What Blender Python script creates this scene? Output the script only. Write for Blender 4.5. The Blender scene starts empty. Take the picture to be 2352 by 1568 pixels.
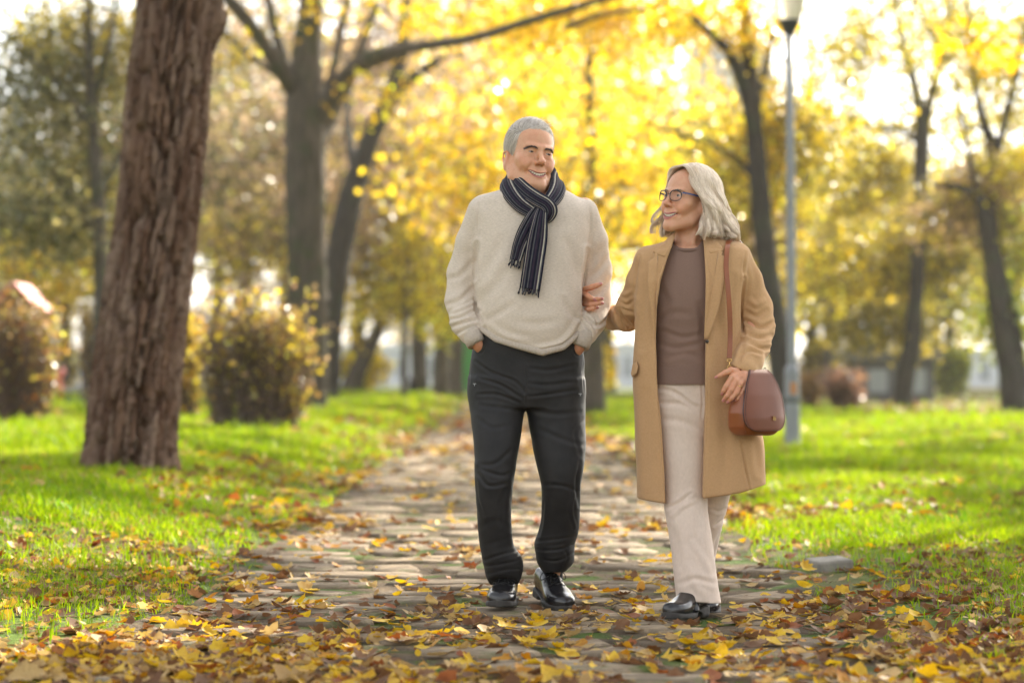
import bpy, math, random
import numpy as np
from mathutils import Vector, Matrix, Euler

# ------------------------------------------------------------------ camera, sky, sun, exposure
scene = bpy.context.scene
CAM_Z, HOR, FPX, CX = 0.839, 865.0, 5553.0, 1176.0       # eye height, horizon row, focal length in picture units
cam_data = bpy.data.cameras.new("camera")
cam = bpy.data.objects.new("camera", cam_data)
scene.collection.objects.link(cam)
cam.location = (0, 0, CAM_Z)
cam.rotation_euler = (math.radians(90), 0, 0)
cam_data.sensor_width = 36.0
cam_data.lens = 85.0
cam_data.shift_y = 81.0 / 2352.0
cam_data.clip_start = 0.1
cam_data.clip_end = 3000.0
cam_data.dof.use_dof = True
cam_data.dof.focus_distance = 8.62
cam_data.dof.aperture_fstop = 2.1
scene.camera = cam

SUN_EL, SUN_AZ = math.radians(31), math.radians(34)
world = bpy.data.worlds.new("World")
scene.world = world
world.use_nodes = True
wn = world.node_tree.nodes
sky = wn.new("ShaderNodeTexSky")
sky.sky_type = 'NISHITA'
sky.sun_disc = False
sky.sun_elevation = SUN_EL
sky.sun_rotation = SUN_AZ
sky.air_density = 1.2
sky.dust_density = 2.2
sky.ozone_density = 1.0
hsv = wn.new("ShaderNodeHueSaturation"); hsv.inputs["Saturation"].default_value = 0.18      # thin high haze whitens the sky
world.node_tree.links.new(sky.outputs[0], hsv.inputs["Color"])
world.node_tree.links.new(hsv.outputs[0], wn["Background"].inputs[0])
wn["Background"].inputs[1].default_value = 0.125

sun_data = bpy.data.lights.new("sun", 'SUN')
sun_data.energy = 5.0
sun_data.angle = math.radians(0.5)
sun_data.color = (1.0, 0.90, 0.74)
sun = bpy.data.objects.new("sun", sun_data)
scene.collection.objects.link(sun)
SUN_DIR = Vector((math.sin(SUN_AZ) * math.cos(SUN_EL), math.cos(SUN_AZ) * math.cos(SUN_EL), math.sin(SUN_EL)))
sun.rotation_euler = SUN_DIR.to_track_quat('Z', 'Y').to_euler()
sun.location = SUN_DIR * 60

scene.view_settings.view_transform = 'Standard'
scene.view_settings.look = 'None'
scene.view_settings.exposure = 1.82
scene.view_settings.gamma = 1.0
scene.view_settings.use_curve_mapping = False

scene.render.engine = 'CYCLES'
cy = scene.cycles
cy.use_denoising = True
try:
    cy.denoiser = 'OPENIMAGEDENOISE'
    cy.denoising_input_passes = 'RGB_ALBEDO_NORMAL'
except Exception:
    pass
cy.max_bounces = 8
cy.diffuse_bounces = 4
cy.glossy_bounces = 3
cy.transmission_bounces = 5
cy.transparent_max_bounces = 8
cy.volume_bounces = 1
cy.sample_clamp_indirect = 6.0
cy.caustics_reflective = False
cy.caustics_refractive = False
cy.use_adaptive_sampling = True
cy.adaptive_threshold = 0.015

# ------------------------------------------------------------------ helpers
rng = np.random.default_rng(11)
random.seed(5)
COL = scene.collection


def W(px, py, Y):
    """world point at distance Y whose direction is that of picture position (px, py)"""
    return np.array([(px - CX) / FPX * Y, Y, CAM_Z - (py - HOR) / FPX * Y])


def sstep(a, b, x):
    t = np.clip((np.asarray(x, float) - a) / (b - a), 0, 1)
    return t * t * (3 - 2 * t)


def hash2(ix, iy, s):
    n = (ix.astype(np.int64) * 374761393 + iy.astype(np.int64) * 668265263 + s * 1442695041) & 0x7fffffff
    n = ((n ^ (n >> 13)) * 1274126177) & 0x7fffffff
    return ((n ^ (n >> 16)) & 0xffff) / 65535.0


def vnoise(x, y, s=0):
    x = np.asarray(x, float); y = np.asarray(y, float)
    ix = np.floor(x); iy = np.floor(y)
    fx = x - ix; fy = y - iy
    fx = fx * fx * (3 - 2 * fx); fy = fy * fy * (3 - 2 * fy)
    a = hash2(ix, iy, s); b = hash2(ix + 1, iy, s); c = hash2(ix, iy + 1, s); d = hash2(ix + 1, iy + 1, s)
    return (a * (1 - fx) + b * fx) * (1 - fy) + (c * (1 - fx) + d * fx) * fy


def fbm(x, y, s=0, o=3):
    v = 0.0; a = 0.5; t = 0.0
    for k in range(o):
        v = v + a * vnoise(np.asarray(x) * 2 ** k, np.asarray(y) * 2 ** k, s + k * 17); t += a; a *= 0.5
    return v / t


def voronoi_edge(x, y, s=0):
    """distance from the nearest cell border (0 at the border) and a random number per cell"""
    ix = np.floor(x); iy = np.floor(y)
    d1 = np.full(x.shape, 9.0); d2 = np.full(x.shape, 9.0); idv = np.zeros(x.shape)
    for dx in (-1, 0, 1):
        for dy in (-1, 0, 1):
            cx_, cy_ = ix + dx, iy + dy
            px = cx_ + hash2(cx_, cy_, s); py = cy_ + hash2(cx_, cy_, s + 7)
            d = np.hypot(px - x, py - y)
            near = d < d1
            d2 = np.where(near, d1, np.minimum(d2, d))
            idv = np.where(near, hash2(cx_, cy_, s + 13), idv)
            d1 = np.where(near, d, d1)
    return d2 - d1, idv


def make_mesh(name, verts, faces, smooth=True, col=None):
    """verts (N,3); faces: list of index arrays (M,k), k = 3 or 4; col: (N,3) colour attribute 'Col'"""
    me = bpy.data.meshes.new(name)
    verts = np.asarray(verts, np.float32)
    if isinstance(faces, np.ndarray):
        faces = [faces]
    faces = [np.asarray(f, np.int32) for f in faces if len(f)]
    loops = np.concatenate([f.ravel() for f in faces])
    tot = np.concatenate([np.full(len(f), f.shape[1], np.int32) for f in faces])
    start = np.concatenate([[0], np.cumsum(tot)[:-1]]).astype(np.int32)
    me.vertices.add(len(verts)); me.vertices.foreach_set("co", verts.ravel())
    me.loops.add(len(loops)); me.loops.foreach_set("vertex_index", loops.astype(np.int32))
    me.polygons.add(len(tot)); me.polygons.foreach_set("loop_start", start)
    me.polygons.foreach_set("use_smooth", np.full(len(tot), smooth, bool))
    if col is not None:
        c = np.ones((len(verts), 4), np.float32); c[:, :3] = col
        at = me.attributes.new("Col", 'FLOAT_COLOR', 'POINT'); at.data.foreach_set("color", c.ravel())
    me.update(calc_edges=True)
    me.validate()
    return me


def link(name, data, mat=None, parent=None, loc=None):
    o = bpy.data.objects.new(name, data)
    COL.objects.link(o)
    if mat is not None and data is not None:
        data.materials.append(mat)
    if parent is not None:
        o.parent = parent
    if loc is not None:
        o.location = loc
    return o


def add(name, verts, faces, mat, parent=None, smooth=True, col=None, rel=None):
    """a mesh object; world-space vertices are made relative to the parent's origin"""
    v = np.asarray(verts, float)
    if parent is not None:
        v = v - np.array(parent_origin(parent))
    elif rel is not None:
        v = v - np.asarray(rel)
    o = link(name, make_mesh(name, v, faces, smooth, col), mat, parent)
    if parent is None and rel is not None:
        o.location = rel
    return o


def parent_origin(p):
    v = Vector((0, 0, 0))
    while p is not None:
        v += Vector(p.location); p = p.parent
    return v


def tag(o, label=None, cat=None, group=None, kind=None):
    if label: o["label"] = label
    if cat: o["category"] = cat
    if group: o["group"] = group
    if kind: o["kind"] = kind
    return o


def empty(name, loc, label, cat, group=None):
    o = link(name, None); o.location = tuple(float(a) for a in loc)
    o.empty_display_size = 0.2
    return tag(o, label, cat, group)


class MB:
    """collects pieces of one mesh"""
    def __init__(self): self.v = []; self.t = []; self.q = []; self.c = []; self.n = 0
    def put(self, v, f, col=None):
        v = np.asarray(v, float); f = [f] if isinstance(f, np.ndarray) else f
        for a in f:
            a = np.asarray(a)
            if len(a) == 0: continue
            (self.q if a.shape[1] == 4 else self.t).append(a + self.n)
        self.v.append(v); self.n += len(v)
        if col is not None: self.c.append(np.broadcast_to(np.asarray(col, float), (len(v), 3)))
        return self
    def build(self, name, mat, parent=None, smooth=True, rel=None):
        f = []
        if self.q: f.append(np.concatenate(self.q))
        if self.t: f.append(np.concatenate(self.t))
        return add(name, np.concatenate(self.v), f, mat, parent, smooth, np.concatenate(self.c) if self.c else None, rel)


def box(c, s, rot=None):
    c = np.asarray(c, float); s = np.asarray(s, float) / 2
    v = np.array([[x, y, z] for x in (-1, 1) for y in (-1, 1) for z in (-1, 1)], float) * s
    if rot is not None: v = v @ np.array(Euler(rot).to_matrix()).T
    f = np.array([[0, 1, 3, 2], [4, 6, 7, 5], [0, 4, 5, 1], [2, 3, 7, 6], [0, 2, 6, 4], [1, 5, 7, 3]])
    return v + c, f


def catmull(P, n):
    P = np.asarray(P, float)
    if len(P) < 3:
        t = np.linspace(0, len(P) - 1, n)
        return np.stack([np.interp(t, np.arange(len(P)), P[:, k]) for k in range(P.shape[1])], 1)
    Q = np.vstack([2 * P[0] - P[1], P, 2 * P[-1] - P[-2]])
    t = np.linspace(0, len(P) - 1 - 1e-9, n); i = t.astype(int); u = (t - i)[:, None]
    a, b, c, d = Q[i], Q[i + 1], Q[i + 2], Q[i + 3]
    return 0.5 * ((2 * b) + (c - a) * u + (2 * a - 5 * b + 4 * c - d) * u ** 2 + (3 * b - a - 3 * c + d) * u ** 3)


def tube(P, R, n=10, seg=None, cap=True, flat=None, jitter=0.0):
    """tube through points P with radii R; flat squashes one cross axis"""
    P = np.asarray(P, float); R = np.broadcast_to(np.asarray(R, float), (len(P),))
    seg = seg or len(P)
    PR = catmull(np.column_stack([P, R]), seg) if seg != len(P) else np.column_stack([P, R])
    P, R = PR[:, :3], np.maximum(PR[:, 3], 1e-4)
    T = np.gradient(P, axis=0); T /= np.linalg.norm(T, axis=1, keepdims=True) + 1e-12
    up = np.array([0, 1.0, 0]) if abs(T[0][1]) < 0.9 else np.array([1.0, 0, 0])
    U = np.zeros_like(P); u = up
    for i in range(len(P)):
        u = u - T[i] * np.dot(u, T[i]); u = u / (np.linalg.norm(u) + 1e-12); U[i] = u
    V = np.cross(T, U)
    a = np.linspace(0, 2 * math.pi, n, endpoint=False)
    rr = R[:, None] * (1 + jitter * (rng.random((len(P), n)) - 0.5))
    fl = 1.0 if flat is None else flat
    ring = P[:, None] + rr[..., None] * (np.cos(a)[None, :, None] * U[:, None] + fl * np.sin(a)[None, :, None] * V[:, None])
    v = ring.reshape(-1, 3); m = len(P)
    i = np.arange(m - 1)[:, None] * n; j = np.arange(n)[None]; j2 = (j + 1) % n
    q = np.stack([i + j, i + j2, i + n + j2, i + n + j], -1).reshape(-1, 4)
    f = [q]
    if cap:
        v = np.vstack([v, P[:1], P[-1:]]); k = m * n; jj = np.arange(n); j2 = (jj + 1) % n
        f.append(np.stack([np.full(n, k), j2, jj], 1)); f.append(np.stack([np.full(n, k + 1), (m - 1) * n + jj, (m - 1) * n + j2], 1))
    return v, f


def lathe(prof, n=24, c=(0, 0, 0)):
    prof = np.asarray(prof, float); a = np.linspace(0, 2 * math.pi, n, endpoint=False)
    v = np.stack([prof[:, None, 0] * np.cos(a), prof[:, None, 0] * np.sin(a), np.broadcast_to(prof[:, None, 1], (len(prof), n))], -1).reshape(-1, 3)
    i = np.arange(len(prof) - 1)[:, None] * n; j = np.arange(n)[None]; j2 = (j + 1) % n
    return v + np.asarray(c), np.stack([i + j, i + j2, i + n + j2, i + n + j], -1).reshape(-1, 4)


# ------------------------------------------------------------------ materials
def new_mat(name):
    m = bpy.data.materials.new(name); m.use_nodes = True
    nt = m.node_tree
    return m, nt, nt.nodes, nt.links, nt.nodes["Principled BSDF"]


def col_mix(nt, a, b, fac_socket):
    n = nt.nodes.new("ShaderNodeMix"); n.data_type = 'RGBA'
    for sock, v in ((n.inputs[6], a), (n.inputs[7], b)):
        if isinstance(v, tuple): sock.default_value = (*v, 1)
        else: nt.links.new(v, sock)
    nt.links.new(fac_socket, n.inputs[0])
    return n.outputs[2]


def noise_sock(nt, scale, detail=4, rough=0.55, stretch=None, lo=0.35, hi=0.65, coord="Object", dist=0.0):
    tc = nt.nodes.new("ShaderNodeTexCoord")
    src = tc.outputs[coord]
    if stretch:
        mp = nt.nodes.new("ShaderNodeMapping"); mp.inputs["Scale"].default_value = stretch
        nt.links.new(src, mp.inputs[0]); src = mp.outputs[0]
    n = nt.nodes.new("ShaderNodeTexNoise"); n.inputs["Scale"].default_value = scale
    n.inputs["Detail"].default_value = detail; n.inputs["Roughness"].default_value = rough
    n.inputs["Distortion"].default_value = dist
    nt.links.new(src, n.inputs["Vector"])
    r = nt.nodes.new("ShaderNodeMapRange"); r.inputs[1].default_value = lo; r.inputs[2].default_value = hi
    nt.links.new(n.outputs[0], r.inputs[0])
    return r.outputs[0]


def bump_into(nt, bsdf, height, strength, dist):
    b = nt.nodes.new("ShaderNodeBump"); b.inputs["Strength"].default_value = strength; b.inputs["Distance"].default_value = dist
    nt.links.new(height, b.inputs["Height"])
    nt.links.new(b.outputs[0], bsdf.inputs["Normal"])


def basic(name, c1, c2=None, scale=8, rough=0.6, spec=0.4, metal=0.0, bump=0.0, bscale=60, stretch=None, bdist=0.004, attr=False, sheen=0.0, detail=4):
    """a plain surface: two colours mixed by noise, fine relief; attr multiplies in the object's own colour attribute"""
    m, nt, N, L, b = new_mat(name)
    b.inputs["Roughness"].default_value = rough
    b.inputs["Specular IOR Level"].default_value = spec
    b.inputs["Metallic"].default_value = metal
    if sheen:
        b.inputs["Sheen Weight"].default_value = sheen; b.inputs["Sheen Roughness"].default_value = 0.4
    out = None
    if c2 is not None:
        out = col_mix(nt, c1, c2, noise_sock(nt, scale, detail, stretch=stretch))
    if attr:
        a = N.new("ShaderNodeAttribute"); a.attribute_name = "Col"
        if out is None: out = a.outputs[0]
        else:
            mx = N.new("ShaderNodeMix"); mx.data_type = 'RGBA'; mx.blend_type = 'MULTIPLY'; mx.inputs[0].default_value = 1
            L.new(out, mx.inputs[6]); L.new(a.outputs[0], mx.inputs[7]); out = mx.outputs[2]
    if out is not None: L.new(out, b.inputs["Base Color"])
    else: b.inputs["Base Color"].default_value = (*c1, 1)
    if bump: bump_into(nt, b, noise_sock(nt, bscale, 3, stretch=stretch, lo=0.2, hi=0.8), bump, bdist)
    return m


def leaf_mat(name, trans=0.5, rough=0.5, spec=0.3, attr=True, col=(0.5, 0.3, 0.03), tsat=1.25):
    """thin leaf: reflects and lets light through"""
    m, nt, N, L, b = new_mat(name)
    b.inputs["Roughness"].default_value = rough; b.inputs["Specular IOR Level"].default_value = spec
    tr = N.new("ShaderNodeBsdfTranslucent"); mx = N.new("ShaderNodeMixShader"); mx.inputs[0].default_value = trans
    if attr:
        a = N.new("ShaderNodeAttribute"); a.attribute_name = "Col"; c = a.outputs[0]
    else:
        c = col_mix(nt, tuple(0.7 * k for k in col), col, noise_sock(nt, 30, 3))
    L.new(c, b.inputs["Base Color"])
    hs = N.new("ShaderNodeHueSaturation"); hs.inputs["Saturation"].default_value = tsat; hs.inputs["Value"].default_value = 1.2
    L.new(c, hs.inputs["Color"]); L.new(hs.outputs[0], tr.inputs["Color"])
    L.new(b.outputs[0], mx.inputs[1]); L.new(tr.outputs[0], mx.inputs[2])
    L.new(mx.outputs[0], N["Material Output"].inputs["Surface"])
    return m
# ------------------------------------------------------------------ ground
PATH_L, PATH_R = -1.22, 1.12


def GZ(x, y):
    x = np.asarray(x, float); y = np.asarray(y, float)
    left = 0.22 * sstep(-1.15, -2.7, x) * sstep(6.5, 13.0, y)
    right = 0.05 * sstep(1.15, 2.4, x)
    n = 0.03 * (vnoise(x * 0.6, y * 0.45, 3) - 0.5) * sstep(1.0, 2.0, np.abs(x))
    far = 0.10 * sstep(60, 110, y)
    dip = -0.034 * sstep(-1.30, -1.12, x) * sstep(1.22, 1.04, x) * sstep(60, 40, y)
    return (left + right) * (1 - sstep(80, 140, y) * 0.6) + n * sstep(0, 3, y) + far + dip


def axis(parts):
    out = []
    for a, b, n in parts: out.append(np.linspace(a, b, n, endpoint=False))
    return np.concatenate(out + [[parts[-1][1]]])


gx = axis([(-420, -60, 12), (-60, -8, 52), (-8, 8, 128), (8, 60, 52), (60, 420, 12)])
gy = axis([(-30, 4, 17), (4, 20, 128), (20, 60, 80), (60, 160, 50), (160, 900, 20)])
X, Y = np.meshgrid(gx, gy, indexing='ij')
Z = GZ(X, Y)
ii = np.arange(len(gx) - 1)[:, None] * len(gy) + np.arange(len(gy) - 1)[None]
quads = np.stack([ii, ii + len(gy), ii + len(gy) + 1, ii + 1], -1).reshape(-1, 4)

m, nt, N, L, b = new_mat("lawn_soil")
b.inputs["Roughness"].default_value = 0.9; b.inputs["Specular IOR Level"].default_value = 0.1
g = col_mix(nt, (0.045, 0.085, 0.012), (0.10, 0.15, 0.02), noise_sock(nt, 2.5, 5))
s = col_mix(nt, g, (0.075, 0.05, 0.028), noise_sock(nt, 0.9, 6, lo=0.48, hi=0.62))
s2 = col_mix(nt, s, (0.13, 0.085, 0.04), noise_sock(nt, 9, 6, lo=0.5, hi=0.72))
L.new(s2, b.inputs["Base Color"])
bump_into(nt, b, noise_sock(nt, 25, 5), 0.6, 0.02)
M_ground = m
ground = link("ground", make_mesh("ground", np.stack([X, Y, Z], -1).reshape(-1, 3), quads), M_ground)
tag(ground, "park ground of grass and soil under the trees", None, None, "structure")

# ------------------------------------------------------------------ stone path
def path_edge(y):
    return PATH_L + 0.16 * (vnoise(y * 0.9, y * 0, 31) - 0.5), PATH_R + 0.16 * (vnoise(y * 0.9, y * 0, 47) - 0.5)


py_ = axis([(3.5, 20, 90), (20, 95, 60)])
el, er = path_edge(py_)
pu = np.linspace(0, 1, 15)
PXm = el[:, None] + (er - el)[:, None] * pu[None]
PYm = np.repeat(py_[:, None], 15, 1)
PZm = GZ(PXm, PYm) + 0.026 + 0.016 * (vnoise(PXm * 5, PYm * 5, 5) - 0.5) * np.minimum(1, 8 * np.minimum(pu, 1 - pu))[None] ** 1
ii = np.arange(len(py_) - 1)[:, None] * 15 + np.arange(14)[None]
quads = np.stack([ii, ii + 1, ii + 16, ii + 15], -1).reshape(-1, 4)
m, nt, N, L, b = new_mat("path_soil")
b.inputs["Roughness"].default_value = 0.95; b.inputs["Specular IOR Level"].default_value = 0.1
s = col_mix(nt, (0.055, 0.04, 0.026), (0.13, 0.095, 0.06), noise_sock(nt, 7, 6))
s = col_mix(nt, s, (0.05, 0.085, 0.012), noise_sock(nt, 3.2, 5, lo=0.50, hi=0.62))
L.new(s, b.inputs["Base Color"]); bump_into(nt, b, noise_sock(nt, 40, 5), 0.7, 0.015)
path = link("path", make_mesh("path", np.stack([PXm, PYm, PZm], -1).reshape(-1, 3), quads), m)
tag(path, "stone paved park path with soil and moss in its joints", None, None, "structure")

m, nt, N, L, b = new_mat("paving_stone")
b.inputs["Roughness"].default_value = 0.85; b.inputs["Specular IOR Level"].default_value = 0.14
oi = N.new("ShaderNodeObjectInfo")
cr = N.new("ShaderNodeValToRGB"); e = cr.color_ramp.elements
e[0].color = (0.150, 0.112, 0.074, 1); e[1].color = (0.33, 0.252, 0.165, 1)
k = cr.color_ramp.elements.new(0.5); k.color = (0.235, 0.178, 0.118, 1)
L.new(oi.outputs["Random"], cr.inputs[0])
c = col_mix(nt, cr.outputs[0], (0.10, 0.082, 0.064), noise_sock(nt, 3.0, 7, rough=0.65, stretch=(3.0, 14, 3), lo=0.42, hi=0.72, dist=0.6))
c = col_mix(nt, c, (0.42, 0.34, 0.235), noise_sock(nt, 11, 6, stretch=(0.7, 2, 1), lo=0.55, hi=0.8))
c = col_mix(nt, c, (0.07, 0.10, 0.02), noise_sock(nt, 5, 5, lo=0.60, hi=0.72))
L.new(c, b.inputs["Base Color"])
bump_into(nt, b, noise_sock(nt, 16, 7, rough=0.7, stretch=(1, 4.5, 1), lo=0.1, hi=0.9), 0.9, 0.012)
M_stone = m


def stone_shape(x0, x1, y0, y1):
    """irregular flagstone: skirt, worn rim and uneven top"""
    cx_, cy_ = (x0 + x1) / 2, (y0 + y1) / 2; hx, hy = (x1 - x0) / 2, (y1 - y0) / 2
    n = 11; a = np.linspace(0, 2 * math.pi, n, endpoint=False) + rng.uniform(0, 0.5) + rng.normal(0, 0.07, 11)
    p = rng.uniform(2.0, 4.0)
    r = 1.0 / (np.abs(np.cos(a)) ** p + np.abs(np.sin(a)) ** p) ** (1 / p)
    r *= 1 - rng.uniform(0, 0.26, n)
    ox, oy = r * np.cos(a) * hx, r * np.sin(a) * hy
    h = rng.uniform(0.022, 0.036); tilt = rng.normal(0, 0.010, 2)
    def ring(sc, z, jit=0.0): return np.stack([ox * sc, oy * sc, z + rng.uniform(-jit, jit, n) + tilt[0] * ox * sc + tilt[1] * oy * sc], 1)
    v = np.vstack([ring(1.0, -0.03), ring(0.985, h * 0.62, 0.003), ring(0.945, h, 0.004), ring(0.5, h + 0.004, 0.004), [[0, 0, h + 0.004]]])
    f = []
    j = np.arange(n); j2 = (j + 1) % n
    for k in range(3): f.append(np.stack([k * n + j, k * n + j2, k * n + n + j2, k * n + n + j], 1))
    t = np.stack([3 * n + j, 3 * n + j2, np.full(n, 4 * n)], 1)
    return v, [np.concatenate(f), t], (cx_, cy_)


far_stones = MB(); n_st = 0
ycur = 5.3; row = 0
STONES = []
while ycur < 46:
    dep = rng.uniform(0.20, 0.46) * (1 if ycur < 20 else 1.5)
    e0, e1 = path_edge(np.array([ycur]))
    x = float(e0[0]) - rng.uniform(0, 0.12)
    while x < float(e1[0]) - 0.08:
        w = rng.uniform(0.22, 0.74)
        x1 = min(x + w, float(e1[0]) + rng.uniform(-0.02, 0.1))
        if x1 - x > 0.14:
            yo = rng.uniform(-0.10, 0.10)
            g_ = rng.uniform(0.012, 0.028)
            v, f, c_ = stone_shape(x + g_, x1 - g_, ycur + yo + g_, ycur + dep + yo - g_)
            z0 = float(GZ(c_[0], c_[1])) + 0.006
            if n_st < 296:
                o = link("paving_stone", make_mesh("paving_stone", v, f), M_stone, path, (c_[0], c_[1], z0))
            else:
                far_stones.put(v + np.array([c_[0], c_[1], z0]), f)
            STONES.append((c_[0], c_[1], (x1 - x) / 2, dep / 2)); n_st += 1
        x = x1
    ycur += dep; row += 1
o = far_stones.build("far_paving_stones", M_stone, path); o["kind"] = "stuff"

# ------------------------------------------------------------------ grass
def in_view(n, y0, y1, margin=1.42, pw=1.0):
    """random ground points inside the field of view (with a margin), denser nearby"""
    u = rng.random(n)
    y = (y0 ** (1 - pw) + u * (y1 ** (1 - pw) - y0 ** (1 - pw))) ** (1 / (1 - pw)) if pw != 1 else y0 * (y1 / y0) ** u
    hw = 1176 / FPX * y * margin + 0.15
    return rng.uniform(-1, 1, n) * hw, y


def blades(x, y, h, w, lean=0.45, z=None):
    n = len(x); z = GZ(x, y) if z is None else z
    a = rng.uniform(0, 2 * math.pi, n); l = rng.uniform(0, 2 * math.pi, n)
    lx, ly = np.cos(l), np.sin(l); lm = h * rng.uniform(0.05, lean, n) * 1.6
    dx, dy = np.cos(a) * w / 2, np.sin(a) * w / 2
    B = np.stack([x, y, z - 0.01], 1)
    side = np.stack([dx, dy, 0 * dx], 1)
    mid = B + np.stack([lx * lm * 0.3, ly * lm * 0.3, h * 0.58], 1)
    tip = B + np.stack([lx * lm, ly * lm, h * rng.uniform(0.75, 1.0, n)], 1)
    v = np.stack([B - side, B + side, mid + side * 0.8, mid - side * 0.8, tip], 1).reshape(-1, 3)
    i = np.arange(n)[:, None] * 5
    return v, np.concatenate([i + np.array([[0, 1, 2]]), i + np.array([[0, 2, 3]]), i + np.array([[3, 2, 4]])]), n


def lawn_weight(x, y):
    e0, e1 = path_edge(y)
    n = fbm(x * 0.9, y * 0.7, 61, 3)
    wl = sstep(0.05, -1.05, x - e0 + (n - 0.5) * 0.9) * (1 - 0.72 * sstep(8.7, 7.0, y + (n - 0.5) * 2.0))
    wr = sstep(0.0, 0.85, x - e1 + (n - 0.5) * 0.9)
    w = np.maximum(wl, wr)
    bare = sstep(44, 52, y) * sstep(6.0, 9.0, x)
    return w * (1 - 0.85 * bare) * (0.45 + 0.55 * sstep(0.3, 0.5, fbm(x * 2.2, y * 1.6, 77, 2)))


def grass_cols(x, y, n):
    t = np.clip(0.5 * fbm(x * 1.3, y * 1.0, 91, 2) + 0.5 * rng.random(n), 0, 1)[:, None]
    c = np.array([0.055, 0.155, 0.008]) * (1 - t) + np.array([0.34, 0.40, 0.016]) * t
    dry = (rng.random(n) < 0.07)[:, None]
    return np.where(dry, np.array([0.26, 0.19, 0.07]), c)


M_grass = leaf_mat("grass_blade", trans=0.5, rough=0.5, spec=0.14, tsat=1.1)
lawn = MB()
for (y0, y1, n, h0, h1, w0) in ((6.2, 11.5, 98000, 0.02, 0.07, 0.0050), (11.5, 20, 150000, 0.03, 0.085, 0.0085), (20, 38, 120000, 0.05, 0.13, 0.017), (38, 95, 85000, 0.06, 0.16, 0.040)):
    x, y = in_view(n, y0, y1, pw=1.4)
    k = rng.random(n) < lawn_weight(x, y)
    x, y = x[k], y[k]; n = len(x)
    tall = 1 + 0.9 * (vnoise(x * 1.7, y * 1.7, 12) > 0.72) * rng.random(n)
    v, f, n = blades(x, y, rng.uniform(h0, h1, n) * tall, w0 * rng.uniform(0.7, 1.4, n))
    lawn.put(v, f, np.repeat(grass_cols(x, y, n), 5, 0))
o = lawn.build("grass", M_grass); tag(o, "short bright green grass on both sides of the path", None, None, "stuff")

# moss and small grass in the joints of the path
x, y = in_view(95000, 6.0, 30, 1.05, pw=1.4)
e0, e1 = path_edge(y); k = (x > e0 - 0.1) & (x < e1 + 0.1) & (fbm(x * 2.1, y * 2.4, 123, 3) > 0.38)
x, y = x[k], y[k]
st = np.array(STONES)
inside = np.zeros(len(x), bool)
for s_ in st[st[:, 1] < 23]:
    inside |= (np.abs(x - s_[0]) < s_[2] * 0.84) & (np.abs(y - s_[1]) < s_[3] * 0.74)
x, y = x[~inside], y[~inside]; n = len(x)
v, f, n = blades(x, y, rng.uniform(0.015, 0.05, n), 0.0042 * rng.uniform(0.7, 1.5, n) * np.maximum(1, y / 9), 0.7)
o = MB().put(v, f, np.repeat(grass_cols(x, y, n), 5, 0)).build("joint_grass", M_grass)
tag(o, "moss and fine grass growing between the paving stones", None, None, "stuff")

# taller broad-leaved tufts at the lawn edge
tf = MB()
for (px, py, nb, hh) in ((135, 1200, 46, 0.16), (1785, 1010, 40, 0.13), (2080, 1240, 26, 0.12), (2180, 1180, 30, 0.14), (1760, 1050, 36, 0.12), (60, 1010, 40, 0.2), (1990, 1130, 30, 0.12)):
    Yt = (CAM_Z - 0.12) / (py - HOR) * FPX; xt = (px - CX) / FPX * Yt
    xs, ys = xt + rng.normal(0, 0.07, nb), Yt + rng.normal(0, 0.07, nb)
    v, f, n = blades(xs, ys, rng.uniform(0.5, 1, nb) * hh, 0.009 + 0 * xs, 0.8)
    tf.put(v, f, np.repeat(np.clip(grass_cols(xs, ys, nb) * np.array([0.6, 0.9, 0.9]), 0, 1), 5, 0))
o = tf.build("grass_tufts", M_grass); tag(o, "taller grass tufts standing out of the lawn", None, None, "stuff")

# ------------------------------------------------------------------ fallen leaves
def leaf_outline(kind):
    if kind == "maple":
        half = [(0.0, -0.46), (0.12, -0.42), (0.33, -0.42), (0.34, -0.27), (0.52, -0.12), (0.41, -0.01), (0.43, 0.21), (0.30, 0.22), (0.20, 0.36), (0.0, 0.58)]
    elif kind == "oval":
        half = [(0.0, -0.55), (0.16, -0.4), (0.27, -0.15), (0.27, 0.1), (0.17, 0.35), (0.0, 0.6)]
    else:
        half = [(0.0, -0.5), (0.26, -0.38), (0.42, -0.12), (0.34, 0.14), (0.18, 0.36), (0.0, 0.52)]
    r = np.array(half); l = r[1:-1][::-1] * [-1, 1]
    return np.vstack([r, l])


def leaf_template(kind, curl, seed):
    """outline, inner ring and mid point, bent out of plane, with a stalk; unit size"""
    rs = np.random.default_rng(seed)
    o = leaf_outline(kind); n = len(o)
    o = o * (1 + rs.uniform(-0.1, 0.1, (n, 1)))
    v2 = np.vstack([o, o * 0.5, [[0, 0]]])
    x, y = v2[:, 0], v2[:, 1]
    r = np.hypot(x, y)
    z = 0.72 * curl * (0.9 * x * x * rs.uniform(0.5, 1.6) + 0.55 * (y + rs.uniform(-.2, .2)) ** 2 * rs.uniform(-0.5, 1.4)) + 0.10 * curl * np.sin(7 * x + rs.uniform(0, 6)) * r + 0.10 * curl * np.cos(6 * y + rs.uniform(0, 6)) * r
    ang = curl * rs.uniform(0.0, 1.3) * np.abs(x)
    x = x * np.cos(ang * 0.7)
    z = z - z.min()
    v = np.stack([x, y, z], 1)
    j = np.arange(n); j2 = (j + 1) % n
    q = np.stack([j, j2, n + j2, n + j], 1); t = np.stack([n + j, n + j2, np.full(n, 2 * n)], 1)
    b0 = v[0]; s = np.array([b0 + [-.012, 0, 0], b0 + [.012, 0, 0], b0 + [0.05 + .01, -0.30, 0.03], b0 + [0.05 - .01, -0.30, 0.03]])
    q = np.vstack([q, [[len(v), len(v) + 1, len(v) + 2, len(v) + 3]]])
    return np.vstack([v, s]), q, t


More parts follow.
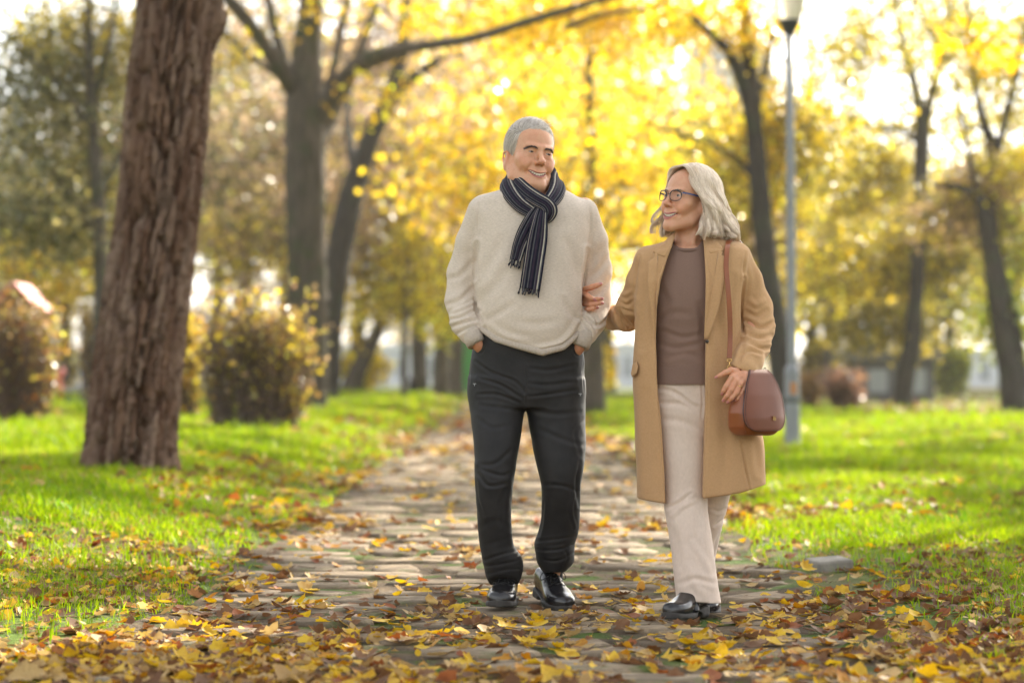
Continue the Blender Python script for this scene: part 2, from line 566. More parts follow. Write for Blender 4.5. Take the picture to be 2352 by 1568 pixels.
LEAF_COLS = {"yellow": ((0.54, 0.34, 0.025), (0.66, 0.45, 0.05)), "golden orange": ((0.40, 0.18, 0.02), (0.48, 0.24, 0.03)),
             "brown": ((0.12, 0.06, 0.028), (0.22, 0.115, 0.058)), "pale tan": ((0.36, 0.24, 0.10), (0.48, 0.34, 0.14)), "rust red": ((0.22, 0.065, 0.022), (0.30, 0.10, 0.03))}
TEMPL = [leaf_template(k, c_, 100 + i) for i, (k, c_) in enumerate([("maple", 0.35), ("maple", 0.8), ("maple", 1.3), ("oval", 0.5), ("oval", 1.1), ("round", 0.4), ("round", 0.9), ("maple", 0.55)])]
M_litter = leaf_mat("fallen_leaf", trans=0.30, rough=0.6, spec=0.18, tsat=1.05)
# a leaf's colour is mottled: the attribute is multiplied by blotches of the dead leaf's own tissue
nt = M_litter.node_tree
at = [n for n in nt.nodes if n.type == 'ATTRIBUTE'][0]
mm = nt.nodes.new("ShaderNodeMix"); mm.data_type = 'RGBA'; mm.blend_type = 'MULTIPLY'
mm.inputs[7].default_value = (0.62, 0.45, 0.30, 1)
nt.links.new(noise_sock(nt, 26, 5, lo=0.45, hi=0.75), mm.inputs[0]); nt.links.new(at.outputs[0], mm.inputs[6])
for l in list(at.outputs[0].links):
    if l.to_node != mm: nt.links.new(mm.outputs[2], l.to_socket)


def leaf_density(x, y):
    e0, e1 = path_edge(y)
    n = fbm(x * 1.4, y * 1.1, 201, 3)
    left = np.exp(-((x - e0 + 0.25) / 0.75) ** 2) * 1.0
    right = np.exp(-((x - e1 - 0.35) / 0.8) ** 2) * 0.95
    front = sstep(9.2, 6.8, y) * (0.55 + 0.45 * sstep(0.3, -1.0, x))
    pathm = 0.36 * ((x > e0) & (x < e1))
    lawnm = 0.26
    far = 0.85 * sstep(15, 24, y) * ((x > e0 - 1.2) & (x < e1 + 0.7))
    brown = 0.9 * sstep(42, 50, y) * sstep(5.5, 8.0, x)
    d = np.maximum.reduce([left, right, front, pathm + 0 * x, lawnm + 0 * x, far, brown])
    return d * (0.25 + 1.1 * sstep(0.32, 0.62, n))


def leaf_place(n, y0, y1, pw):
    x, y = in_view(n, y0, y1, 1.30, pw=pw)
    k = rng.random(n) < np.clip(leaf_density(x, y), 0, 1)
    # keep the ground under the shoes clear
    for (fx, fy, fr) in ((-0.04, 8.66, 0.13), (0.17, 8.95, 0.13), (0.60, 8.43, 0.14), (0.69, 8.66, 0.12)):
        k &= (np.abs(x - fx) > fr * 0.62) | (np.abs(y - fy) > 0.2)
    return x[k], y[k]


def leaf_z(x, y):
    z = GZ(x, y) + 0.008
    for s_ in STONES:
        if abs(x - s_[0]) < s_[2] * 0.92 and abs(y - s_[1]) < s_[3] * 0.92: return z + 0.030
    return z


def pick_kind(x, y):
    """which leaf lies here: browner on the right-hand side, yellower in front"""
    br = 0.45 + 0.24 * float(sstep(0.7, 1.6, x)) - 0.12 * float(sstep(8.6, 7.2, y)) + 0.15 * float(sstep(18, 30, y))
    r = random.random()
    if r < br: return "brown" if random.random() < 0.83 else "rust red"
    r = random.random()
    return "yellow" if r < 0.46 else ("golden orange" if r < 0.60 else "pale tan")


# the 300 leaves that show largest: each an object of its own
x, y = leaf_place(3200, 6.15, 9.4, 2.2); k_ = np.abs(x) < 0.2118 * y * 1.01; x, y = x[k_], y[k_]
o_ = np.argsort(y)[:0]
pick = rng.permutation(len(x))
near = pick[np.argsort(y[pick] + rng.uniform(0, 1.4, len(pick)))][:286]
LM = {}
for cn, (c0, c1) in LEAF_COLS.items():
    for ti, (v, q, t) in enumerate(TEMPL):
        c = np.array(c0) + (np.array(c1) - np.array(c0)) * rng.random()
        cc = np.tile(c, (len(v), 1)) * rng.uniform(0.9, 1.1, (len(v), 1)); cc[-4:] = (0.25, 0.13, 0.06)
        me = make_mesh("fallen_leaf", v, [q, t], True, cc); me.materials.append(M_litter); LM[(cn, ti)] = me
SHAPES = ["flat", "wavy", "curled", "oval", "rolled", "rounded", "cupped", "lobed"]
for i in near:
    cn = pick_kind(x[i], y[i]); ti = random.randrange(8)
    s_ = random.uniform(0.055, 0.122) * (1.2 if ti in (0, 1, 2, 7) else 0.85)
    o = link("fallen_leaf", LM[(cn, ti)])
    o.location = (x[i], y[i], leaf_z(x[i], y[i]))
    o.rotation_euler = (rng.normal(0, 0.22), rng.normal(0, 0.22), rng.uniform(0, 6.28)); o.scale = (s_, s_, s_ * random.uniform(0.8, 1.3))
    X_, Y_ = x[i], y[i]
    where = ("in the grass at the left" if X_ < -1.0 else "by the left path edge" if X_ < -0.55 else "left of the man" if X_ < -0.16 else "before the man's shoes" if X_ < 0.3
             else "before the woman's shoes" if X_ < 0.8 else "right of the woman" if X_ < 1.2 else "in the grass at the right")
    dist = "close to the viewer" if Y_ < 6.9 else ("halfway to the couple" if Y_ < 7.7 else "beside the couple")
    size = "small" if s_ < 0.078 else ("large" if s_ > 0.108 else "middling")
    tag(o, f"{size} {SHAPES[ti]} {cn} fallen leaf {where}, {dist}", "leaf", "fallen autumn leaves")

# all the smaller and farther leaves
lit = MB()
def scatter(n, y0, y1, pw, s0, s1, simple=False):
    x, y = leaf_place(n, y0, y1, pw)
    for i in range(len(x)):
        c0, c1 = LEAF_COLS[pick_kind(x[i], y[i])]
        c = np.array(c0) + (np.array(c1) - np.array(c0)) * random.random()
        v, q, t = TEMPL[random.randrange(8)]
        s_ = random.uniform(s0, s1)
        R = np.array(Euler((rng.normal(0, 0.3), rng.normal(0, 0.3), rng.uniform(0, 6.28))).to_matrix())
        if simple:
            n_ = (len(v) - 5) // 2; v = v[:n_]; vv = v * s_ @ R.T + [x[i], y[i], float(GZ(x[i], y[i])) + 0.02]
            k = np.array([0, n_ // 4, n_ // 2, 3 * n_ // 4]); lit.put(vv[k], np.array([[0, 1, 2, 3]]), c)
        else:
            lit.put(v * s_ @ R.T + [x[i], y[i], leaf_z(x[i], y[i]) if y[i] < 14 else float(GZ(x[i], y[i])) + 0.015], [q, t], c)
scatter(24000, 6.0, 13.0, 1.9, 0.02, 0.075)
scatter(17000, 13.0, 26.0, 1.4, 0.045, 0.12)
scatter(20000, 26.0, 90.0, 1.2, 0.10, 0.22, True)
o = lit.build("leaf_litter", M_litter); tag(o, "autumn leaf litter scattered over path and grass", None, None, "stuff")
# small dry fragments and twigs
tw = MB()
x, y = leaf_place(900, 6.2, 13, 1.8)
for i in range(len(x)):
    a = rng.uniform(0, 6.28); l = rng.uniform(0.03, 0.14); z = leaf_z(x[i], y[i]) + 0.004
    p = np.array([x[i], y[i], z]); d = np.array([math.cos(a), math.sin(a), rng.normal(0, 0.08)]) * l
    v, f = tube([p, p + d * 0.5 + rng.normal(0, 0.006, 3), p + d], [0.0022, 0.002, 0.0012], 4)
    tw.put(v, f)
o = tw.build("twig_litter", basic("twig_bark", (0.12, 0.08, 0.05), (0.2, 0.15, 0.1), 40, 0.8))
tag(o, "small dry twigs among the fallen leaves", None, None, "stuff")

# concrete kerb block half sunk in the leaves on the right
kb = empty("concrete_block", (1.37, 10.45, 0.025), "weathered pale concrete block lying tilted in leaves right of the path", "block")
v, f = box((0, 0, 0), (0.165, 0.17, 0.06), (0.04, -0.06, 0.25))
MBb = MB(); me = make_mesh("body", v, f, False); o = link("body", me, basic("concrete", (0.27, 0.25, 0.21), (0.18, 0.165, 0.14), 14, 0.9, 0.2, bump=0.6, bscale=60), kb)
bv = o.modifiers.new("worn", 'BEVEL'); bv.width = 0.012; bv.segments = 2

# ------------------------------------------------------------------ trees
def bark(name, c1, c2, c3, scale=10, bump=0.8):
    m, nt, N, L, b = new_mat(name)
    b.inputs["Roughness"].default_value = 0.88; b.inputs["Specular IOR Level"].default_value = 0.2
    c = col_mix(nt, c1, c2, noise_sock(nt, scale, 6, stretch=(1, 1, 0.25)))
    c = col_mix(nt, c, c3, noise_sock(nt, 2.2, 5, lo=0.5, hi=0.68))
    L.new(c, b.inputs["Base Color"]); bump_into(nt, b, noise_sock(nt, scale * 1.6, 6, stretch=(1, 1, 0.22), lo=0.1, hi=0.9), bump, 0.03)
    return m


M_pine = bark("pine_bark", (0.20, 0.105, 0.062), (0.27, 0.165, 0.11), (0.25, 0.20, 0.165), 14)
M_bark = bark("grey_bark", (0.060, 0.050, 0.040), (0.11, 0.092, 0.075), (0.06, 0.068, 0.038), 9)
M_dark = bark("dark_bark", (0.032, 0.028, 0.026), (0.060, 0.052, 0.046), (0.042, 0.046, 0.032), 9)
M_crown = leaf_mat("autumn_crown", trans=0.5, rough=0.33, spec=0.5, tsat=1.1)


def trunk_px(pts, Y, dy=None):
    """[(px, py, half width px)] -> points and radii at distance Y"""
    P = np.array([W(p[0], p[1], Y) for p in pts]); R = np.array([p[2] for p in pts]) * Y / FPX
    if dy is not None: P[:, 1] += np.asarray(dy)
    return P, R


def leaves_at(centres, spread, n_each, size, cols, flat=0.8):
    """leaf sized faces in clumps round the given centres"""
    c = np.repeat(np.asarray(centres, float), n_each, 0); n = len(c)
    sp = np.broadcast_to(np.asarray(spread, float), (len(centres),)).repeat(n_each)[:, None]
    p = c + rng.normal(0, 1, (n, 3)) * sp * np.array([1, 1, flat])
    u = rng.normal(0, 1, (n, 3)); u /= np.linalg.norm(u, axis=1, keepdims=True)
    w = np.cross(u, rng.normal(0, 1, (n, 3))); w /= np.linalg.norm(w, axis=1, keepdims=True)
    s = (size * rng.uniform(0.6, 1.35, n))[:, None]
    v = np.stack([p - u * s * 0.55, p + w * s * 0.36 - u * s * 0.05, p + u * s * 0.55, p - w * s * 0.36 - u * s * 0.05], 1).reshape(-1, 3)
    f = (np.arange(n) * 4)[:, None] + np.array([[0, 1, 2, 3]])
    cols = np.asarray(cols, float); clump = rng.integers(0, len(cols), len(centres)).repeat(n_each)
    pick = np.where(rng.random(n) < 0.7, clump, rng.integers(0, len(cols), n))
    c = np.minimum(cols[pick] * np.exp(rng.normal(-0.05, 0.42, (n, 1))), 0.85)
    return v, f, np.repeat(c, 4, 0)


def crown_centres(c, r, n, hollow=0.25, warp=True):
    u = rng.normal(0, 1, (n, 3)); u /= np.linalg.norm(u, axis=1, keepdims=True)
    k = (hollow + (1 - hollow) * rng.random((n, 1)) ** 0.6)
    p = u * k
    if warp: p *= 0.72 + 0.56 * vnoise(u[:, :1] * 2.3 + 9, u[:, 2:] * 2.3 + u[:, 1:2] * 1.7 + 4, int(rng.integers(999)))
    return np.asarray(c) + p * np.asarray(r)


GOLD = [(0.74, 0.50, 0.04), (0.68, 0.40, 0.03), (0.78, 0.58, 0.08), (0.60, 0.42, 0.05)]
YEL = [(0.68, 0.55, 0.07), (0.55, 0.46, 0.08), (0.72, 0.52, 0.06)]
OLIVE = [(0.20, 0.17, 0.045), (0.28, 0.22, 0.05), (0.15, 0.14, 0.04), (0.36, 0.28, 0.05)]
BROWN = [(0.28, 0.20, 0.14), (0.38, 0.27, 0.20), (0.20, 0.15, 0.10), (0.42, 0.30, 0.15)]
GREEN = [(0.16, 0.22, 0.03), (0.26, 0.30, 0.03), (0.40, 0.38, 0.04)]
OLGR = [(0.15, 0.145, 0.065), (0.21, 0.18, 0.08), (0.26, 0.22, 0.08), (0.12, 0.13, 0.06)]

TREES = "trees standing in the park"


def limbs(mb, P0, n, length, r0, updir, levels=2, spread=0.9, ends=None, sides=6):
    """random forking limbs; the tips are returned in ends"""
    for k in range(n):
        d = np.asarray(updir, float) + rng.normal(0, spread, 3) * np.array([1, 1, 0.45]); d /= np.linalg.norm(d)
        l = length * rng.uniform(0.7, 1.25); P0 = np.asarray(P0, float)
        b = rng.normal(0, 0.12 * l, 3)
        pts = [P0, P0 + d * l * 0.5 + b, P0 + d * l + b * 0.6 + np.array([0, 0, -0.03 * l])]
        v, f = tube(pts, [r0, r0 * 0.7, r0 * 0.38], sides, 6)
        mb.put(v, f)
        for q in (0.55, 0.8, 1.0):
            if ends is not None: ends.append(pts[0] + (pts[2] - pts[0]) * q + rng.normal(0, 0.1 * l, 3))
        if levels > 1: limbs(mb, pts[2], 3, length * 0.62, r0 * 0.40, d * 0.9 + np.array([0, 0, 0.15]), levels - 1, spread * 0.9, ends, max(4, sides - 1))


# --- the leaning pine in front on the left
YP = 16.4
P, R = trunk_px([(286, 1150, 128), (290, 1090, 116), (293, 1062, 107), (309, 905, 105), (334, 696, 102), (364, 487, 96), (383, 243, 96), (409, 0, 93), (432, -250, 88), (450, -600, 78), (470, -1300, 55), (478, -1900, 25)], YP)
pine = empty("pine_tree", (P[1][0], YP, 0.2), "leaning pine with thick furrowed red brown bark in the grass left of the path", "tree", TREES)
nr, na = 520, 176
PR = catmull(np.column_stack([P, R]), nr); C, Rr = PR[:, :3], PR[:, 3]
keep = C[:, 2] < 4.6
hi = C[~keep]; C2, R2 = C[keep], Rr[keep]
# height sampling: dense where seen
a = np.linspace(0, 2 * math.pi, na, endpoint=False) + math.pi / 2
hz = np.linspace(C2[0, 2], C2[-1, 2], 430)
cx_ = np.interp(hz, C2[:, 2], C2[:, 0]); cy_ = np.interp(hz, C2[:, 2], C2[:, 1]); rr = np.interp(hz, C2[:, 2], R2)
A, H = np.meshgrid(a, hz)
warp = 0.9 * (fbm(np.cos(A) * 2 + 5, H * 1.1, 5, 3) - 0.5) + 0.25 * (vnoise(A * 6, H * 7, 8) - 0.5)
e1_, id1 = voronoi_edge(A * 6.4 + warp * 2.0, H * 2.0 + 0.55 * np.sin(A * 3.0) + warp, 3)
e2_, id2 = voronoi_edge(A * 13.0 + warp * 3.0, H * 7.0 + warp, 9)
plate = sstep(0.03, 0.24, e1_); fine = sstep(0.0, 0.25, e2_)
flare = 0.05 * np.exp(-(H - 0.2) / 0.16) * (0.5 + 0.5 * np.sin(A * 5 + 1.0))
disp = -0.095 * (1 - plate) - 0.020 * (1 - fine) + 0.016 * (id1 - 0.5) + 0.012 * (fbm(A * 8, H * 14, 44, 3) - 0.5)
knob = 0.07 * np.exp(-((H - 3.28) / 0.16) ** 2 - ((np.angle(np.exp(1j * (A - (2 * math.pi + 0.15))))) / 0.35) ** 2)
RAD = rr[:, None] + disp + flare + knob
V = np.stack([cx_[:, None] + RAD * np.cos(A), cy_[:, None] + RAD * np.sin(A), H], -1).reshape(-1, 3)
i = np.arange(len(hz) - 1)[:, None] * na; j = np.arange(na)[None]; j2 = (j + 1) % na
q = np.stack([i + j, i + j2, i + na + j2, i + na + j], -1).reshape(-1, 4)
tint = np.where(id1[..., None] < 0.45, np.array([0.92, 0.80, 0.72]), np.where(id1[..., None] < 0.75, np.array([1.05, 1.0, 0.98]), np.array([1.2, 1.2, 1.2])))
M_pinea = basic("pine_bark_plates", (0.115, 0.068, 0.046), (0.215, 0.148, 0.108), 13, 0.88, 0.2, bump=0.9, bscale=45, stretch=(1, 1, 0.22), bdist=0.02, attr=True, detail=7)
add("trunk", V, q, M_pinea, pine, True, np.broadcast_to(tint, A.shape + (3,)).reshape(-1, 3))
up = np.array([c for c in hi[::20]]); upr = np.interp(up[:, 2], C[:, 2], Rr)
v, f = tube(up, upr, 14); br = MB().put(v, f)
ends = []
for k in range(7):
    zc = 6.4 + k * 0.75; c0 = np.array([np.interp(zc, C[:, 2], C[:, 0]), np.interp(zc, C[:, 2], C[:, 1]), zc])
    limbs(br, c0, 3, 1.9 - 0.13 * k, 0.07, (0, 0, 0.5), 2, 0.8, ends)
br.build("upper_trunk", M_pine, pine)
ends = np.array(ends); ends = ends[ends[:, 2] > 6.0]
v, f, c = leaves_at(ends, 0.34, 60, 0.09, [(0.05, 0.085, 0.02), (0.07, 0.10, 0.025)], 0.6)
add("crown", v, f, M_crown, pine, False, c)


def big_tree(label, base_px, Y, trunk, branch_list, crown_list, leaf=0.12, mat=None, n_random=0, name="tree", nside=18):
    """trunk and branches follow what is seen; crown_list: (centre px, py, dY, radii m, clumps, leaves per clump, colours)"""
    b0 = W(base_px[0], base_px[1], Y)
    t = empty(name, (b0[0], Y, float(GZ(b0[0], Y))), label, "tree", TREES)
    P, R = trunk_px(trunk, Y)
    v, f = tube(P, R, nside, max(14, len(P) * 8), jitter=0.10)
    add("trunk", v, f, mat or M_bark, t)
    for bl in branch_list:
        dy = bl[0]; P, R = trunk_px(bl[1:], Y, np.linspace(0, dy, len(bl) - 1))
        v, f = tube(P, R, 9, len(P) * 6, jitter=0.08)
        add("branch", v, f, mat or M_bark, t)
    mb = MB()
    for (px, py, dY, r, n, ne, cols) in crown_list:
        c = W(px, py, Y + dY); cc = crown_centres(c, r, n)
        cc = cc[cc[:, 2] > 1.2]
        v, f, cl = leaves_at(cc, 0.24 + 0.10 * np.mean(r) / 2, ne, leaf, cols, 0.7)
        mb.put(v, f, cl)
    if mb.n: mb.build("crown", M_crown, t, False)
    return t


# --- the large many-limbed tree behind the bush
big_tree("large dark many limbed tree behind the round bush, long bough reaching right", (712, 935), 46,
    [(708, 975, 60), (710, 945, 44), (712, 900, 42), (708, 700, 45), (702, 480, 47), (700, 260, 46), (705, 120, 35), (715, 0, 28), (722, -180, 25), (728, -420, 20), (730, -700, 9)],
    [(-2, (684, 228, 18), (650, 172, 17), (600, 92, 16), (545, 25, 15), (470, -60, 11)),
     (1, (680, 260, 16), (652, 150, 15), (625, 60, 13), (600, -40, 10)),
     (-1, (680, 200, 8), (600, 150, 7), (540, 100, 6), (500, 40, 4)),
     (-3, (720, 290, 24), (765, 220, 20), (830, 155, 18), (920, 130, 14), (1010, 122, 12), (1110, 108, 11), (1210, 82, 10), (1310, 58, 9), (1410, 35, 7), (1520, 25, 4), (1640, 20, 2)),
     (-3.5, (1300, 62, 8), (1380, 55, 6), (1470, 62, 4), (1560, 50, 2)),
     (2, (730, 330, 18), (765, 250, 15), (800, 160, 13), (825, 70, 11), (850, -30, 9)),
     (1, (735, 260, 12), (760, 160, 10), (778, 60, 9), (792, -40, 8)),
     (3, (820, 160, 14), (900, 110, 12), (970, 70, 8), (1040, 45, 5))],
    [(600, -160, 0, (3.2, 2.5, 2.0), 40, 40, GOLD), (860, -120, 0, (3.0, 2.5, 1.7), 44, 42, GOLD + BROWN), (860, 170, -1, (0.8, 1, 1.2), 7, 14, GOLD), (520, 120, -2, (0.35, .5, 0.5), 6, 16, GOLD), (880, 220, -1, (0.5, .6, 0.5), 5, 10, GOLD),
     (1250, 20, 2.5, (2.9, 1.3, 1.1), 90, 40, GOLD), (1500, 50, 2, (2.0, 1.2, 0.9), 50, 36, GOLD), (720, -420, 0, (4.2, 3.5, 2.4), 60, 40, GOLD + BROWN)], 0.125, M_bark)

# --- dark leaning trunk behind it
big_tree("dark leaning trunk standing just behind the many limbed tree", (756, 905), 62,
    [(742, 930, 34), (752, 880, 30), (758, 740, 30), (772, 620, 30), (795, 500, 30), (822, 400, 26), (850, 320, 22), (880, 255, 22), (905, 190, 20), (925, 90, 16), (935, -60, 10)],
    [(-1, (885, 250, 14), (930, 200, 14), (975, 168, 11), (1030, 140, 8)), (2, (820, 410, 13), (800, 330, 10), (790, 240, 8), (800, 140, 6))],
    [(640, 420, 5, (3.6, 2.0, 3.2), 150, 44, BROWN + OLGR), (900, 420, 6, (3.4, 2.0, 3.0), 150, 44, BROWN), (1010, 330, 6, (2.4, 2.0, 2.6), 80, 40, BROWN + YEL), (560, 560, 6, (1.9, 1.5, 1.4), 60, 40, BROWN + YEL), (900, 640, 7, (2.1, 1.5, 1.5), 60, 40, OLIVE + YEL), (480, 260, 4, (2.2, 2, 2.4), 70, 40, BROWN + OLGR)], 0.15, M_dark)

# --- olive grey tree on the far left
big_tree("tall grey olive tree with thinning leaves at the left edge behind the pine", (235, 900), 40,
    [(225, 960, 22), (228, 880, 19), (232, 700, 17), (228, 500, 16), (215, 300, 14), (205, 100, 11), (200, -150, 7)],
    [(1, (230, 560, 9), (170, 470, 8), (100, 380, 6), (40, 290, 4)), (1, (225, 450, 9), (270, 340, 7), (300, 230, 5)), (-1, (215, 300, 8), (140, 200, 6), (60, 120, 4), (0, 60, 3)), (-1, (212, 240, 7), (260, 120, 6), (290, 20, 4))],
    [(150, 330, 1, (1.45, 1.5, 1.6), 84, 40, OLGR), (250, 480, 2, (1.2, 1.2, 1.0), 60, 42, OLGR + OLIVE), (90, 520, 0, (1.0, 1.2, 0.6), 60, 40, OLGR), (230, 120, 1, (1.3, 1.3, 1.0), 80, 42, OLGR + OLIVE), (60, 190, 0, (0.9, 1, 0.7), 30, 36, OLGR), (20, 330, 0, (0.9, 1, 0.9), 34, 34, OLGR), (60, 60, 0, (0.8, 1, .6), 22, 20, YEL + OLIVE), (110, 130, 1, (1.0, 1, .8), 30, 20, OLGR), (330, 60, 0, (0.8, 1, 0.6), 12, 30, OLGR + GOLD), (300, 640, 3, (0.8, 1, 0.5), 20, 34, OLIVE)], 0.105, M_bark)

# --- curved trunk behind the woman
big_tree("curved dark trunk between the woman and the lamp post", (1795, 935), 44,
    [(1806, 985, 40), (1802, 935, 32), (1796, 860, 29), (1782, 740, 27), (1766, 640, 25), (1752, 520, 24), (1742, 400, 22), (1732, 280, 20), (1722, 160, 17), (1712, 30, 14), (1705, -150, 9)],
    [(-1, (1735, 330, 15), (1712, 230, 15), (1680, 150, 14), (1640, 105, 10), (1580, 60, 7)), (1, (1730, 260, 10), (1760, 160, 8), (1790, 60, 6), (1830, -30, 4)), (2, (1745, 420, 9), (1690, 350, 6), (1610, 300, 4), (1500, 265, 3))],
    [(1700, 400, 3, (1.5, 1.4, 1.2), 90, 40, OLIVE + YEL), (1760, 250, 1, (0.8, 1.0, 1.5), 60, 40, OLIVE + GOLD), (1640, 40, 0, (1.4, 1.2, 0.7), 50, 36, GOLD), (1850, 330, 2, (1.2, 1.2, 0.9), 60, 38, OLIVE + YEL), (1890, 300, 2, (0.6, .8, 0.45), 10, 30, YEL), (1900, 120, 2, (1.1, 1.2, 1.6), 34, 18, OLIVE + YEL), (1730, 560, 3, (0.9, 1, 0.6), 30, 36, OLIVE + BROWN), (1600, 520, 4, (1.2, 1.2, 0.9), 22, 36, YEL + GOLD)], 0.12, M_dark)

# --- forked tree right of the lamp
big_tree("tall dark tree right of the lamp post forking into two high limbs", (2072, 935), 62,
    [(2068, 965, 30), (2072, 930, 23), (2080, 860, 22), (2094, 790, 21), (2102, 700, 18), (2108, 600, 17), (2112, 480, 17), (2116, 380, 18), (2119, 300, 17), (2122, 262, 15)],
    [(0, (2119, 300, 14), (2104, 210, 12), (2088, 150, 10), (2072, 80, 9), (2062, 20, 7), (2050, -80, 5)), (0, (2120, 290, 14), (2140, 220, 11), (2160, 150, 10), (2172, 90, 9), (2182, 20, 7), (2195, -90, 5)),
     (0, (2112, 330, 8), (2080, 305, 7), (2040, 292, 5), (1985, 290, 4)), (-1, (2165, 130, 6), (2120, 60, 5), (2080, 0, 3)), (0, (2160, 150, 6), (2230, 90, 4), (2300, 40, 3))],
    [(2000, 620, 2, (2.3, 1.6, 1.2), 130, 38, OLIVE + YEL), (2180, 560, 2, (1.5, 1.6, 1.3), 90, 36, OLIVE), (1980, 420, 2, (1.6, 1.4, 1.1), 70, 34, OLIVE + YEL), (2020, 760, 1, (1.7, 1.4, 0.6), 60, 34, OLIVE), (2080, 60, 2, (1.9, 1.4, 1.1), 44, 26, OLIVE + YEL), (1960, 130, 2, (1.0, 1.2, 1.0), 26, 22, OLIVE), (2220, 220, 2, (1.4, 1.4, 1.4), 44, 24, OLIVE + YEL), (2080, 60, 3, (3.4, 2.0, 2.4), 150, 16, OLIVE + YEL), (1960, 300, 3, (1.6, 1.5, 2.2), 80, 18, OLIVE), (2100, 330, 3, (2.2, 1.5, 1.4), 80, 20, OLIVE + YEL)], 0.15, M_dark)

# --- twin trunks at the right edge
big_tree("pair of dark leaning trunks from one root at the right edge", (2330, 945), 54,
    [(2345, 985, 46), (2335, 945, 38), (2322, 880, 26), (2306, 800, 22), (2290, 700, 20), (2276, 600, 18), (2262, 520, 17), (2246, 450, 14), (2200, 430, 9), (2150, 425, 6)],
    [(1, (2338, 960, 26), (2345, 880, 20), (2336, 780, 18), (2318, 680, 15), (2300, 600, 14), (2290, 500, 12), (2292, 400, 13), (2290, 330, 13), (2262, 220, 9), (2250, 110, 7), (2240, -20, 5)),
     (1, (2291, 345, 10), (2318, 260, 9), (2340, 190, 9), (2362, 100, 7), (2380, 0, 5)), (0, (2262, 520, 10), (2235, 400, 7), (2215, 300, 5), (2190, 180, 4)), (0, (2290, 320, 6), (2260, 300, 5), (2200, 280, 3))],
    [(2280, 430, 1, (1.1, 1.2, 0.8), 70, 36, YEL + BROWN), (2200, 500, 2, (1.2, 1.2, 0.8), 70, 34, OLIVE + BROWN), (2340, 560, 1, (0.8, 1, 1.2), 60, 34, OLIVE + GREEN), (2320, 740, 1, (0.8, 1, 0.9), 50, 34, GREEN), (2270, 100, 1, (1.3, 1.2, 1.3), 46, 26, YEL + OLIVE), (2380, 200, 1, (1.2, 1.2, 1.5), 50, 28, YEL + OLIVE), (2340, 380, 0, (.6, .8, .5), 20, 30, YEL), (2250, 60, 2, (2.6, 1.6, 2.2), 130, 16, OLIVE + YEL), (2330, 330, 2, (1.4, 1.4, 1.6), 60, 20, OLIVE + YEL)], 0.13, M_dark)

# --- young trees and far trunks
big_tree("slender young tree with a mossy stem left of the walking man", (928, 915), 66,
    [(927, 935, 9), (928, 900, 8), (929, 820, 8), (930, 740, 7), (932, 640, 5), (935, 540, 3)], [(0, (930, 740, 4), (960, 690, 3), (990, 650, 2)), (0, (931, 720, 4), (900, 670, 3), (870, 640, 2))],
    [(940, 660, 0, (1.5, 1.3, 1.2), 34, 36, YEL + OLIVE), (960, 560, 0, (1.3, 1.2, 0.9), 24, 36, YEL), (1010, 740, 2, (1.0, 1, 0.6), 12, 32, GREEN + YEL)], 0.15, M_bark)
big_tree("thick leaning brown trunk far off left of the walking man", (812, 890), 92,
    [(800, 905, 26), (810, 880, 22), (835, 825, 19), (862, 770, 17), (890, 700, 14), (910, 600, 10)], [], [(850, 690, 0, (3.0, 2.2, 1.6), 44, 36, YEL + GOLD), (800, 560, 4, (3.0, 2.2, 2.2), 40, 36, YEL + BROWN)], 0.2, M_bark)
big_tree("pale grey trunk far behind the walking man", (1042, 892), 84,
    [(1042, 905, 24), (1042, 870, 21), (1044, 800, 20), (1048, 700, 18), (1052, 560, 14)], [], [(1060, 660, 0, (2.6, 2.2, 1.6), 40, 36, YEL + GOLD), (1130, 560, 2, (2.4, 2, 2.0), 34, 36, GOLD)], 0.2, M_bark)

# --- golden trees that close the view
def far_tree(px, Y, h, r, cols, label, n=60, ne=40, trunk_w=0.22, leaf=0.16, low=0.3):
    x = (px - CX) / FPX * Y; z0 = float(GZ(x, Y))
    t = empty("tree", (x, Y, z0), label, "tree", TREES)
    b = rng.normal(0, 0.25, 2)
    v, f = tube([(x, Y, z0 - 0.2), (x + b[0] * 0.3, Y, z0 + h * 0.25), (x + b[0], Y + b[1], z0 + h * 0.6), (x + b[0] * 1.4, Y, z0 + h * 0.95)], [trunk_w * 1.3, trunk_w, trunk_w * 0.6, 0.03], 9, 16, jitter=0.1)
    mb = MB().put(v, f); ends = []
    limbs(mb, (x + b[0] * 0.5, Y, z0 + h * 0.38), 4, h * 0.28, trunk_w * 0.4, (0, 0, 0.8), 2, 0.9, ends, 5)
    mb.build("trunk", M_bark, t)
    cc = np.vstack([crown_centres((x + b[0], Y, z0 + h * (low + 1) / 2), (r, r * 0.8, h * (1 - low) / 2), n), np.array(ends)])
    v, f, c = leaves_at(cc, 0.22 + r * 0.09, ne, leaf, cols, 0.75)
    add("crown", v, f, M_crown, t, False, c)


